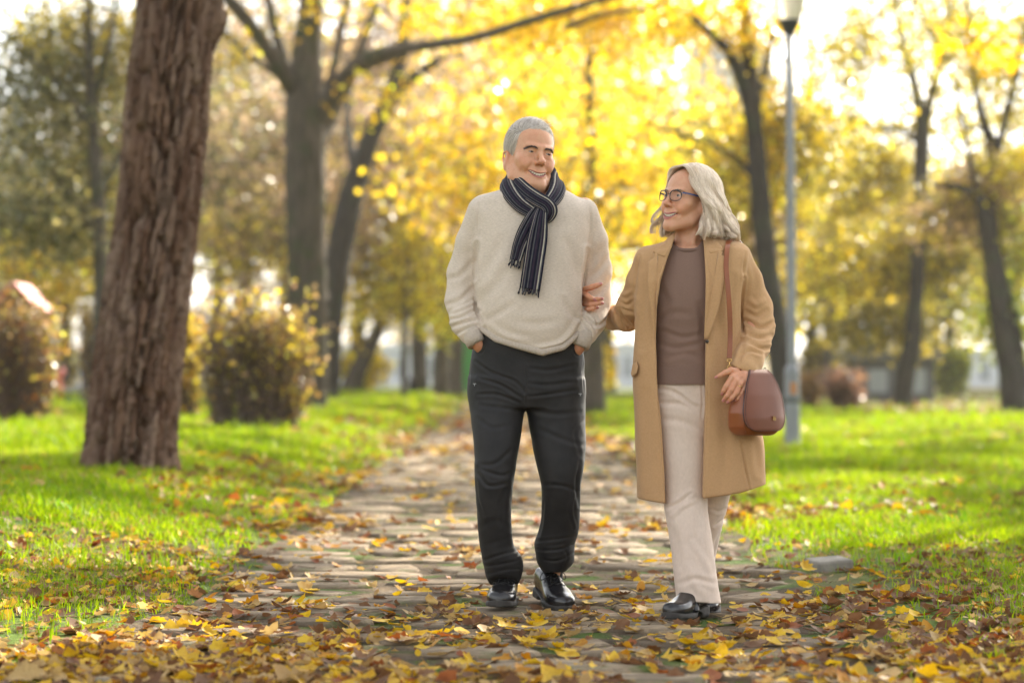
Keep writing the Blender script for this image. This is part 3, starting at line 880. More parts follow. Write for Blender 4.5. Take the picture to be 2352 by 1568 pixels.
far_tree(1180, 56, 9.0, 2.6, GOLD + BROWN[:2], "golden yellow maple straight behind the walking man", 86, 44, low=0.42)
far_tree(1362, 52, 9.5, 2.9, GOLD + OLIVE[:2], "brightest golden maple just right of the man's head", 84, 40, low=0.16)
far_tree(1330, 74, 12, 3.4, GOLD + OLIVE[2:] + BROWN[:1], "tall yellow tree farther back between the two walkers", 80, 42, leaf=0.19)
far_tree(1010, 78, 12, 3.4, BROWN + OLIVE[:1] + BROWN, "dull yellow tree far behind the young mossy stem", 70, 40, leaf=0.2)
far_tree(1560, 68, 8, 2.7, YEL + GOLD, "yellow tree behind the woman's hair", 66, 40, leaf=0.18, low=0.25)
far_tree(1900, 84, 9, 3.2, YEL + OLIVE, "pale yellow tree far behind the lamp post", 70, 38, leaf=0.2, low=0.2)
far_tree(2190, 96, 9.5, 3.4, GREEN + YEL, "yellow green tree far between the right hand trunks", 70, 38, leaf=0.22, low=0.14)
far_tree(560, 86, 13, 4.0, BROWN + YEL, "brown beech far behind the bush", 84, 40, leaf=0.2, low=0.22)
far_tree(150, 90, 8, 3.4, YEL + GOLD, "yellow tree far behind the playhouse", 66, 38, leaf=0.2, low=0.12)
far_tree(330, 104, 13, 4.0, BROWN + OLGR, "grey brown tree far left behind the pine", 70, 36, leaf=0.22, low=0.2)
far_tree(-60, 110, 12, 4.2, OLGR + BROWN, "grey tree at the far left edge", 50, 34, leaf=0.22, low=0.2)
far_tree(1720, 112, 9, 3.6, YEL + GOLD, "low yellow tree far away behind the woman", 60, 36, leaf=0.24, low=0.2)
far_tree(2380, 104, 12, 3.8, OLIVE + GREEN, "olive tree far away at the right edge", 60, 36, leaf=0.22, low=0.2)
far_tree(730, 120, 14, 4.2, BROWN + GOLD, "tawny tree far away behind the many limbed tree", 70, 36, leaf=0.24, low=0.2)

# --- the wall of high crowns that closes the park
for k, (px, Y_, h, r, cols, lab) in enumerate((
        (500, 95, 19, 5.4, BROWN + OLGR, "high brown crown behind the bush and the many limbed tree"), (650, 112, 22, 6, BROWN, "highest russet crown far behind the many limbed tree"),
        (820, 100, 20, 5.2, BROWN + YEL, "brown and yellow crown far behind the leaning trunk"), (965, 92, 19, 4.8, BROWN, "russet crown far left of the man's head"),
        (1110, 106, 20, 5.2, GOLD + BROWN, "high golden crown far behind the man's shoulder"), (1255, 96, 18, 4.8, GOLD + BROWN + OLIVE[:2], "high golden crown far behind the man's head"),
        (1400, 112, 19, 5.2, GOLD + YEL + OLIVE, "high yellow crown far behind between the two heads"), (1560, 100, 13.0, 4.2, GOLD + OLIVE, "lower golden crown far behind the woman's head"),
        (1690, 92, 10.5, 4.0, YEL + OLIVE, "olive and yellow crown far behind the woman's shoulder"), (1860, 106, 10.5, 4.4, OLIVE + YEL, "olive crown far behind the lamp post"),
        (2010, 96, 9.0, 3.8, OLIVE, "low olive crown left of the forked tree"), (2150, 112, 10.0, 4.4, OLIVE + YEL, "olive and yellow crown right of the forked tree"),
        (2310, 100, 10.5, 4.2, OLIVE + GREEN, "green crown behind the twin trunks"), (110, 122, 12.5, 5.0, OLGR, "grey green crown far behind the playhouse"),
        (300, 112, 17, 5.2, OLGR + BROWN, "grey brown crown far behind the pine"), (-70, 100, 12, 4.6, OLGR, "grey green crown cut by the left edge"), (-480, 92, 14, 4.8, OLGR + YEL, "olive crown beyond the left of the view"), (-820, 84, 14, 4.8, BROWN + YEL, "tawny crown well beyond the left of the view"), (-640, 60, 11, 3.6, GOLD + OLIVE, "golden crown beyond the left of the view"),
        (2640, 92, 12, 4.6, OLIVE + YEL, "olive crown beyond the right of the view"))):
    far_tree(px, Y_, h, r, cols, lab, n=112, ne=36, leaf=0.29, low=0.27, trunk_w=0.26)

# --- the wood that ends the view
wx = rng.uniform(-120, 110, 640); wy = rng.uniform(165, 235, 640)
wh = (13 - 5.0 * sstep(10, 30, wx)) * (0.6 + 0.5 * vnoise(wx * 0.12, wx * 0 + 2, 8)); wc = np.stack([wx, wy, 0.4 + wh * rng.random(640) ** 0.8], 1)
v, f, c = leaves_at(wc, 1.1, 34, 0.62, [(0.30, 0.26, 0.20), (0.36, 0.30, 0.18), (0.24, 0.22, 0.18)], 0.8)  # pale tan leaf colours stand in for the haze of distance
o = link("far_wood", make_mesh("far_wood", v, f, False, c), M_crown); tag(o, "pale far wood closing the view behind the park trees", None, None, "stuff")

# --- trees beside and above the walkers whose crowns shade the path
def shade_tree(x, Y, h, r, n, ne, label):
    z0 = float(GZ(x, Y)); t = empty("tree", (x, Y, z0), label, "tree", TREES)
    v, f = tube([(x, Y, z0 - 0.2), (x + 0.1, Y, z0 + h * 0.4), (x, Y + 0.2, z0 + h * 0.9)], [0.3, 0.22, 0.08], 12, 12)
    mb = MB().put(v, f); ends = []
    limbs(mb, (x, Y, z0 + h * 0.55), 5, h * 0.17, 0.10, (0.25, 0, 1.1), 2, 0.7, ends, 6)
    mb.build("trunk", M_bark, t)
    cc = crown_centres((x, Y, z0 + h * 0.70), (r, r, h * 0.28), n, 0.1)
    v, f, c = leaves_at(cc, 0.30, ne, 0.24, GOLD, 0.7)
    add("crown", v, f, M_crown, t, False, c)


shade_tree(8.8, 19.8, 13, 3.6, 34, 80, "maple standing beside the path beyond the right of the view")
shade_tree(7.9, 31.2, 17, 3.3, 46, 80, "second maple beyond the right of the view")
shade_tree(13.2, 28.0, 14, 3.2, 40, 80, "third maple well beyond the right of the view")
shade_tree(14.0, 38.0, 15, 3.4, 34, 80, "fourth maple well beyond the right of the view")
shade_tree(9.2, 37.5, 14, 3.0, 16, 80, "fifth maple just beyond the right of the view")
shade_tree(6.6, 17.5, 14, 2.6, 20, 80, "maple standing behind the viewer on the right")
# ------------------------------------------------------------------ bushes
BUSH = "shrubs standing in the grass"


def bush(name, label, px0, px1, top, base, Y, n_stem, n_leaf, cols, stem_col, zb=None, leaf=0.07, edge_right=0.0, depth=0.8):
    """vertical twiggy stems with small leaves; rounded outline between the given edges"""
    a0, a1 = W(px0, base, Y), W(px1, top, Y)
    cx_, hw, hh = (a0[0] + a1[0]) / 2, (a1[0] - a0[0]) / 2, a1[2] - a0[2]
    z0 = float(GZ(cx_, Y)) - 0.03
    hh = a1[2] - z0
    t = empty(name, (cx_, Y, z0), label, "bush", BUSH)
    st = MB()
    tips = []
    for k in range(n_stem):
        u = rng.uniform(-1, 1); w = rng.uniform(-1, 1)
        if u * u + w * w > 1: continue
        top_h = hh * (1 - 0.30 * abs(u) ** 3) * (0.62 + 0.40 * fbm(np.array([u * 2.2 + cx_]), np.array([w * 2.0]), 5, 2)[0] + 0.22 * rng.random() ** 2)
        bx, by = cx_ + u * hw * 0.62, Y + w * depth * 0.6
        tx, ty = cx_ + u * hw * 0.97, Y + w * depth
        pts = [(bx, by, z0), (bx + (tx - bx) * 0.6 + rng.normal(0, .03), by, z0 + top_h * 0.45), (tx + rng.normal(0, .03), ty, z0 + top_h)]
        v, f = tube(pts, [0.011, 0.008, 0.003], 4, 6, cap=False)
        st.put(v, f)
        for q in np.linspace(0.15, 1, 8):
            p = np.array(pts[0]) * (1 - q) ** 2 + 2 * np.array(pts[1]) * q * (1 - q) + np.array(pts[2]) * q * q
            tips.append(p)
            if rng.random() < 0.75:
                d = rng.normal(0, 1, 3); d[2] = abs(d[2]) + 0.6; d /= np.linalg.norm(d); l = rng.uniform(0.08, 0.40)
                v, f = tube([p, p + d * l], [0.005, 0.0025], 3, cap=False); st.put(v, f); tips.append(p + d * l)
    st.build("stems", basic(name + "_stem", stem_col, tuple(0.6 * a for a in stem_col), 20, 0.8), t)
    tips = np.array(tips); zt = (tips[:, 2] - z0) / hh
    # more leaves towards the top and the sunny side
    p = 0.15 + 0.8 * np.clip(zt, 0, 1) ** 1.5 + edge_right * np.clip((tips[:, 0] - cx_) / hw, 0, 1) ** 2 * 1.5
    pick = rng.choice(len(tips), n_leaf, p=p / p.sum())
    v, f, c = leaves_at(tips[pick], 0.055, 1, leaf, cols, 1.0)
    add("foliage", v, f, M_crown, t, False, c)


BC = [(0.52, 0.40, 0.06), (0.40, 0.32, 0.06), (0.24, 0.17, 0.09), (0.24, 0.21, 0.07), (0.20, 0.12, 0.07), (0.34, 0.21, 0.06)]
bush("bush", "rounded bush of brown stems with yellow leaves right of the pine", 450, 724, 702, 985, 27.5, 330, 3000, BC, (0.15, 0.105, 0.08), edge_right=1.0, depth=0.75)
bush("bush", "twiggy reddish bush cut off by the left edge of the view", -90, 134, 722, 980, 30.5, 380, 2400, BC[1:] + [(0.30, 0.12, 0.04)], (0.16, 0.10, 0.075), edge_right=0.7, depth=0.8)
bush("bush", "narrow yellow bush half hidden behind the pine trunk on its right side", 372, 464, 735, 955, 34, 150, 2400, BC[:3] + [(0.65, 0.36, 0.03)], (0.12, 0.075, 0.055), depth=0.6)
bush("bush", "small reddish bush seen just left of the pine trunk", 182, 262, 705, 930, 42, 130, 1500, BC[2:], (0.12, 0.08, 0.06), depth=0.6)
bush("bush", "low dense brown bush on the lawn right of the lamp post", 1898, 1978, 872, 945, 56, 140, 1600, [(0.20, 0.11, 0.08), (0.26, 0.15, 0.09)], (0.11, 0.065, 0.055), leaf=0.09, depth=0.5)
for k, (px0, px1, top, YY, cl, lab) in enumerate(((770, 900, 812, 100, YEL, "far yellow shrub left of the mossy stem"), (1560, 1690, 800, 96, YEL + GOLD, "far yellow shrub behind the woman's legs"),
        (1830, 1960, 790, 100, YEL + OLIVE, "far yellow green shrub right of the lamp post"), (2150, 2230, 800, 92, GREEN, "far green shrub in front of the white building"), (470, 640, 800, 100, BROWN + YEL, "far tawny shrub behind the round bush"),
        (1290, 1420, 800, 100, YEL, "far yellow shrub behind the couple"), (60, 190, 800, 96, YEL + OLIVE, "far yellow shrub behind the playhouse"), (300, 420, 795, 100, YEL + BROWN, "far tawny shrub behind the pine"))):
    bush("bush", lab, px0, px1, top, 893, YY, 60, 1100, cl, (0.10, 0.07, 0.05), leaf=0.22, depth=1.0)
bush("bush", "low brown bush directly behind the lamp post", 1838, 1880, 868, 945, 60, 90, 900, [(0.28, 0.16, 0.09), (0.38, 0.24, 0.08)], (0.12, 0.08, 0.06), leaf=0.09, depth=0.5)

# ------------------------------------------------------------------ street lamp
YL = 26.2
s_ = YL / FPX
zb = float(GZ((1820 - CX) * s_, YL))
lx = (1820 - CX) * s_
lamp = empty("street_lamp", (lx, YL, zb), "grey steel park lamp post with frosted globe on the right of the path", "lamp post")
M_steel = basic("lamp_steel", (0.25, 0.265, 0.285), (0.20, 0.21, 0.225), 6, 0.5, 0.5, 0.0, bump=0.15, bscale=80)
top = -0  # the post leans a hair to the left
def lz(py): return CAM_Z - (py - HOR) * s_
sh = (1815 - 1822) * s_
def post(name, prof, mat, n=24, z_ref=None):
    v, f = lathe(prof, n)
    v[:, 0] += lx + sh * (v[:, 2] - zb) / (lz(70) - zb); v[:, 1] += YL
    return add(name, v, f, mat, lamp)
post("base_post", [(0.0, zb - .05), (0.090, zb - 0.05), (0.088, zb + 0.05), (0.083, lz(990)), (0.081, lz(860)), (0.082, lz(853)), (0.074, lz(846)), (0.056, lz(838)), (0.0, lz(838))], M_steel)
post("post", [(0.050, lz(845)), (0.049, lz(600)), (0.045, lz(300)), (0.042, lz(78)), (0.0, lz(78))], M_steel)
post("collar", [(0.0825, lz(925)), (0.088, lz(923)), (0.088, lz(912)), (0.0825, lz(910))], basic("rubber_band", (0.12, 0.13, 0.13), None, rough=0.6))
post("collar", [(0.0465, lz(655)), (0.049, lz(653)), (0.049, lz(645)), (0.0465, lz(643))], bpy.data.materials["rubber_band"])
post("cup", [(0.037, lz(84)), (0.055, lz(78)), (0.085, lz(66)), (0.118, lz(52)), (0.124, lz(49)), (0.118, lz(47)), (0.0, lz(47))], basic("lamp_cup", (0.045, 0.047, 0.05), None, rough=0.45))
m = basic("frosted_globe", (0.78, 0.70, 0.52), (0.84, 0.78, 0.64), 3, 0.35, 0.5)
b = m.node_tree.nodes["Principled BSDF"]; b.inputs["Transmission Weight"].default_value = 0.35; b.inputs["Subsurface Weight"].default_value = 0.25
post("globe", [(0.115, lz(48)), (0.135, lz(38)), (0.160, lz(20)), (0.178, lz(0)), (0.188, lz(-20)), (0.190, lz(-45)), (0.175, lz(-60)), (0.0, lz(-62))], m)
post("cap", [(0.19, lz(-60)), (0.21, lz(-64)), (0.16, lz(-82)), (0.0, lz(-92))], bpy.data.materials["lamp_cup"])
# door hatch with two screws on the wide base and a faded orange sticker
a = np.linspace(-0.9, 0.9, 7) - math.pi / 2
for nm, z0, z1, rr_, col in (("hatch", lz(1000), lz(940), 0.0865, (0.23, 0.24, 0.26)), ("sticker", lz(905), lz(878), 0.0835, (0.45, 0.20, 0.08))):
    aa = a if nm == "hatch" else a * 0.5 - 0.75
    v = np.array([[lx + rr_ * math.cos(t), YL + rr_ * math.sin(t), z] for z in (z0, z1) for t in aa]); k = np.arange(6)
    add(nm, v, np.stack([k, k + 1, k + 8, k + 7], 1), basic(nm + "_paint", col, None, rough=0.6), lamp)

# ------------------------------------------------------------------ playground on the far left
YH = 47.0
M_red = basic("playhouse_red", (0.50, 0.10, 0.09), (0.58, 0.16, 0.14), 5, 0.5, 0.4)
M_ochre = basic("playhouse_wood", (0.36, 0.20, 0.06), (0.28, 0.15, 0.05), 8, 0.7, 0.3, stretch=(1, 1, 6))
s_ = YH / FPX
hx = (48 - CX) * s_; hz0 = float(GZ(hx, YH))
house = empty("playhouse", (hx, YH, hz0), "small wooden playhouse with red gable roof behind the twiggy left bush", "playhouse")
rz = CAM_Z - (655 - HOR) * s_; ez = CAM_Z - (716 - HOR) * s_
for sgn in (-1, 1):
    ridge, eave = np.array([hx, rz]), np.array([hx + sgn * 54 * s_, ez])
    n_ = np.array([-(eave - ridge)[1], (eave - ridge)[0]]) * sgn; n_ /= np.linalg.norm(n_)
    v = []
    for yy in (YH - 0.75, YH + 0.75):
        for p in (ridge, eave, eave + n_ * 0.05, ridge + n_ * 0.05): v.append((p[0], yy, p[1]))
    add("roof_panel", v, np.array([[0, 1, 2, 3], [7, 6, 5, 4], [0, 4, 5, 1], [1, 5, 6, 2], [2, 6, 7, 3], [3, 7, 4, 0]]), M_red, house, False)
v = [(hx - 42 * s_, YH - 0.6, ez + .02), (hx + 42 * s_, YH - 0.6, ez + .02), (hx, YH - 0.6, rz - 0.08)]; v += [(p[0], p[1] + 0.05, p[2]) for p in v]
add("gable", v, [np.array([[0, 1, 2], [3, 5, 4]]), np.array([[0, 3, 4, 1], [1, 4, 5, 2], [2, 5, 3, 0]])], M_ochre, house, False)
for sx in (-1, 1):
    for sy in (-1, 1):
        v, f = box((hx + sx * 40 * s_, YH + sy * 0.58, (hz0 + ez) / 2), (0.09, 0.09, ez - hz0)); add("post", v, f, M_ochre, house, False)
for k in range(6):
    v, f = box((hx, YH + 0.58, hz0 + 0.12 + k * 0.16), (80 * s_, 0.03, 0.14)); add("wall_board", v, f, M_ochre, house, False)

YR = 50.0; s_ = YR / FPX
rx = (172 - CX) * s_; zr = float(GZ(rx, YR))
rock = empty("spring_rocker", (rx, YR, zr), "red two ended playground rocker with grey seat left of the pine", "playground rocker")
for sgn, px in ((-1, 147), (1, 203)):
    x0 = (px - CX) * s_; zt = CAM_Z - (850 - HOR) * s_; zb_ = CAM_Z - (903 - HOR) * s_
    arc = [(x0 - sgn * -9 * s_, zt - 22 * s_), (x0 - sgn * -10 * s_, zt - 8 * s_), (x0, zt), (x0 + sgn * 9 * s_, zt - 8 * s_), (x0 + sgn * 11 * s_, zt - 26 * s_), (x0 + sgn * 6 * s_, zb_ + 8 * s_), (x0 + sgn * 9 * s_, zb_)]
    v, f = tube([(p[0], YR, p[1]) for p in arc], 0.085, 10, 26, flat=0.7); add("end_panel", v, f, M_red, rock)
v, f = box((rx, YR, zr + 0.36), (46 * s_, 0.30, 0.10)); add("seat", v, f, basic("rocker_grey", (0.33, 0.32, 0.32), None, rough=0.6), rock, False)
v, f = box((rx, YR, zr + 0.10), (40 * s_, 0.34, 0.10)); add("base", v, f, basic("rocker_green", (0.03, 0.16, 0.06), None, rough=0.5), rock, False)
for dx in (-0.12, 0.12):
    tt = np.linspace(0, 1, 40); v, f = tube(np.stack([rx + dx + 0.05 * np.cos(tt * 25), YR + 0.05 * np.sin(tt * 25), zr + 0.14 + 0.18 * tt], 1), 0.012, 5); add("spring", v, f, bpy.data.materials["lamp_cup"], rock)

# ------------------------------------------------------------------ bin, bollard, kiosk
YB = 88.0; s_ = YB / FPX
bx = (1019 - CX) * s_; zb_ = float(GZ(bx, YB))
bn = empty("litter_bin", (bx, YB, zb_), "dark open litter bin far off beside the walking man's hip", "bin")
M_bin = basic("bin_dark", (0.035, 0.033, 0.04), None, rough=0.5)
v, f = lathe([(0.0, zb_ + 0.04), (0.24, zb_ + 0.04), (0.29, zb_ + 0.62), (0.30, zb_ + 0.64), (0.27, zb_ + 0.64), (0.22, zb_ + 0.1), (0, zb_ + 0.1)], 16); v += [bx, YB, 0]; add("body", v, f, M_bin, bn)
for sx in (-1, 1):
    v, f = box((bx + sx * 0.31, YB, zb_ + 0.36), (0.05, 0.05, 0.72)); add("post", v, f, M_bin, bn, False)
bx = (953 - CX) * s_
bo = empty("bollard", (bx, YB - 3, zb_), "short black bollard far off left of the litter bin", "bollard")
v, f = lathe([(0.0, zb_ - .05), (0.10, zb_ - .05), (0.095, zb_ + 0.40), (0.12, zb_ + 0.42), (0.12, zb_ + 0.50), (0.05, zb_ + 0.56), (0, zb_ + 0.56)], 14); v += [bx, YB - 3, 0]; add("body", v, f, M_bin, bo)
YK = 104.0; s_ = YK / FPX
kx = (1092 - CX) * s_; zk = float(GZ(kx, YK)); kt = CAM_Z - (772 - HOR) * s_
ks = empty("green_cabin", (kx, YK, zk), "bright green portable cabin half hidden behind the walking man's hip", "cabin")
M_kg = basic("cabin_green", (0.07, 0.38, 0.10), (0.06, 0.32, 0.09), 3, 0.5)
v, f = box((kx, YK, (zk + kt) / 2), (1.1, 1.1, kt - zk)); add("body", v, f, M_kg, ks, False)
v, f = box((kx, YK - 0.56, zk + (kt - zk) * 0.46), (0.8, 0.03, (kt - zk) * 0.84)); add("door", v, f, basic("cabin_door", (0.09, 0.44, 0.13), None, rough=0.5), ks, False)
v, f = box((kx, YK, kt + 0.05), (1.2, 1.2, 0.10)); add("roof", v, f, basic("cabin_roof", (0.6, 0.62, 0.6), None, rough=0.5), ks, False)

# ------------------------------------------------------------------ far buildings
def block(name, label, px0, px1, top, Y, depth, wall, wins, win_cols, base_z=None, roof=None, cat="building"):
    s_ = Y / FPX; x0, x1 = (px0 - CX) * s_, (px1 - CX) * s_; zt = CAM_Z - (top - HOR) * s_
    xc = (x0 + x1) / 2; z0 = float(GZ(xc, Y)) - 0.1
    t = empty(name, (xc, Y, z0), label, cat)
    v, f = box((xc, Y + depth / 2, (z0 + zt) / 2), (x1 - x0, depth, zt - z0)); add("wall", v, f, wall, t, False)
    v, f = box((xc, Y + depth / 2, zt + 0.2), (x1 - x0 + 0.5, depth + 0.5, 0.4)); add("roof", v, f, roof or wall, t, False)
    nr, nc = wins; first = None
    for r in range(nr):
        for c_ in range(nc):
            wx = x0 + (c_ + 0.5) * (x1 - x0) / nc; wz = z0 + (r + 0.55) * (zt - z0) / nr
            ww, wh = (x1 - x0) / nc * 0.5, (zt - z0) / nr * 0.52
            if first is None:
                v, f = box((0, 0, 0), (ww, 0.12, wh)); first = link("window", make_mesh("window", v, f, False), win_cols, t)
                o = first
            else:
                o = first.copy(); COL.objects.link(o); o.parent = t
            o.location = (wx - xc, -0.03, wz - z0)
    return t


M_pale = basic("pale_render", (0.55, 0.56, 0.60), (0.48, 0.50, 0.55), 0.5, 0.8)
M_white = basic("white_render", (0.70, 0.72, 0.78), (0.62, 0.65, 0.72), 0.5, 0.8)
M_glass = basic("window_glass", (0.30, 0.33, 0.38), None, rough=0.1, spec=0.6)
M_shed = basic("grey_shed", (0.13, 0.13, 0.15), (0.10, 0.10, 0.12), 2, 0.7)
block("apartment_block", "tall pale apartment block showing through leaves above the woman", 1600, 1775, 110, 230, 14, M_pale, (9, 6), M_glass)
block("apartment_block", "grey apartment block behind the trees at the left edge", -160, 90, 235, 215, 14, M_pale, (8, 8), M_glass)
block("apartment_block", "pale apartment block far behind the walking man", 900, 1290, 480, 260, 14, M_white, (6, 12), M_glass)
block("white_building", "low white building beyond the lawn between the right hand trunks", 2150, 2420, 815, 150, 8, M_white, (1, 6), M_glass)
block("pavilion", "long pale pavilion far off behind the couple", 1290, 1560, 800, 170, 8, M_white, (1, 8), M_glass)
block("park_shed", "dark grey park shed behind the forked tree", 1972, 2146, 828, 72, 2, M_shed, (1, 2), M_glass, cat="shed")
block("pavilion", "pale low pavilion far off left of the walking man", 760, 1010, 805, 165, 8, M_white, (1, 7), M_glass)
block("pavilion", "pale low pavilion far off left of the pine", 60, 300, 815, 160, 8, M_pale, (1, 7), M_glass)
Yw = 105.0; s_ = Yw / FPX
xa, xb = (2135 - CX) * s_, (2420 - CX) * s_
lw = empty("low_wall", ((xa + xb) / 2, Yw, float(GZ(xb, Yw))), "low sunlit pale wall in front of the white building", "wall")
v, f = box(((xa + xb) / 2, Yw, CAM_Z - (906 - HOR) * s_), (xb - xa, 0.6, 28 * s_)); add("body", v, f, basic("pale_wall", (0.72, 0.62, 0.42), None, rough=0.8), lw, False)
v, f = box(((xa + xb) / 2, Yw, CAM_Z - (891 - HOR) * s_), (xb - xa + .1, 0.72, 3 * s_)); add("coping", v, f, basic("pale_coping", (0.75, 0.70, 0.58), None, rough=0.8), lw, False)
# ------------------------------------------------------------------ soft-body modelling: distance fields turned into meshes
def smin(a, b, k):
    if k <= 0: return np.minimum(a, b)
    h = np.clip(0.5 + 0.5 * (b - a) / k, 0, 1)
    return b + (a - b) * h - k * h * (1 - h)


def smax(a, b, k): return -smin(-a, -b, k)


class Field:
    """union ('u'), difference ('s') and intersection ('i') of soft shapes, in order"""
    def __init__(self): self.p = []
    def put(self, fn, op='u', k=0.01, bc=None, br=None):
        self.p.append((fn, op, k, None if bc is None else np.asarray(bc, np.float32), br)); return self
    def ell(self, c, r, op='u', k=0.01, rot=None):
        c = np.asarray(c, np.float32); r = np.asarray(r, np.float32)
        R = None if rot is None else np.array(Euler(rot).to_matrix(), np.float32)
        def fn(P):
            q = P - c
            if R is not None: q = q @ R
            q = q / r; k0 = np.sqrt(np.einsum('ij,ij->i', q, q)); q = q / r; k1 = np.sqrt(np.einsum('ij,ij->i', q, q)) + 1e-9
            return k0 * (k0 - 1) / k1
        return self.put(fn, op, k, c, float(r.max()))
    def poly(self, pts, rad, op='u', k=0.01, sy=1.0):
        """chain of tapering rods; sy < 1 flattens along y"""
        pts = np.asarray(pts, np.float32); rad = np.broadcast_to(np.asarray(rad, np.float32), (len(pts),))
        S = np.array([1, 1 / sy, 1], np.float32)
        Q = pts * S
        def fn(P):
            p = P * S; d = None
            for i in range(len(Q) - 1):
                a, ab = Q[i], Q[i + 1] - Q[i]
                t = np.clip(((p - a) @ ab) / max(float(ab @ ab), 1e-9), 0, 1)
                w = p - a - t[:, None] * ab; e = np.sqrt(np.einsum('ij,ij->i', w, w)) - (rad[i] + (rad[i + 1] - rad[i]) * t)
                d = e if d is None else smin(d, e, 0.35 * float(min(rad[i], rad[i + 1])))
            return d
        c = (pts.min(0) + pts.max(0)) / 2
        return self.put(fn, op, k, c, float(np.linalg.norm(pts - c, axis=1).max() + rad.max()))
    def loft(self, rows, op='u', k=0.01, n=2.3, axis=2):
        """stack of superellipse sections: (h, c1, a1, c2, a2[, n]) along the axis"""
        T = loft_table(rows, n)
        o1, o2 = ((0, 1), (0, 2), (1, 2))[2 - axis] if axis != 0 else (1, 2)
        h0, h1 = T[0, 0], T[-1, 0]
        def fn(P):
            h = P[:, axis]
            g = [np.interp(h, T[:, 0], T[:, i]).astype(np.float32) for i in range(1, 6)]
            x, y = P[:, o1] - g[0], P[:, o2] - g[2]
            q = (np.abs(x / g[1]) ** g[4] + np.abs(y / g[3]) ** g[4]) ** (1 / g[4]) + 1e-6
            r = np.sqrt(x * x + y * y) + 1e-6
            d = r * (1 - 1 / q)
            return np.maximum(d, np.maximum(h0 - h, h - h1))
        return self.put(fn, op, k)
    def __call__(self, P, cull=True):
        P = P.astype(np.float32)
        d = np.full(len(P), 0.25, np.float32)
        lo, hi = P.min(0), P.max(0); mc = (lo + hi) / 2; mr = float(np.linalg.norm(hi - lo) / 2)
        for fn, op, k, bc, br in self.p:
            if cull and bc is not None and float(np.linalg.norm(mc - bc)) - mr - br > 0.06: continue
            e = fn(P)
            if op == 'u': d = smin(d, e, k)
            elif op == 's': d = smax(d, -e, k)
            else: d = smax(d, e, k)
        return d


def loft_table(rows, n=2.3, m=240):
    R = np.array([list(r) + [n] * (6 - len(r)) for r in rows], float); R = R[np.argsort(R[:, 0])]
    h = R[:, 0]; sl = np.gradient(R, h, axis=0) if len(R) > 2 else np.repeat((R[1:] - R[:1]) / (h[1] - h[0]), 2, 0)
    H = np.linspace(h[0], h[-1], m); i = np.clip(np.searchsorted(h, H) - 1, 0, len(h) - 2)
    w = (h[i + 1] - h[i])[:, None]; t = ((H - h[i])[:, None]) / w
    o = R[i] * (2 * t ** 3 - 3 * t ** 2 + 1) + sl[i] * w * (t ** 3 - 2 * t ** 2 + t) + R[i + 1] * (-2 * t ** 3 + 3 * t ** 2) + sl[i + 1] * w * (t ** 3 - t ** 2)
    o[:, 0] = H
    return o


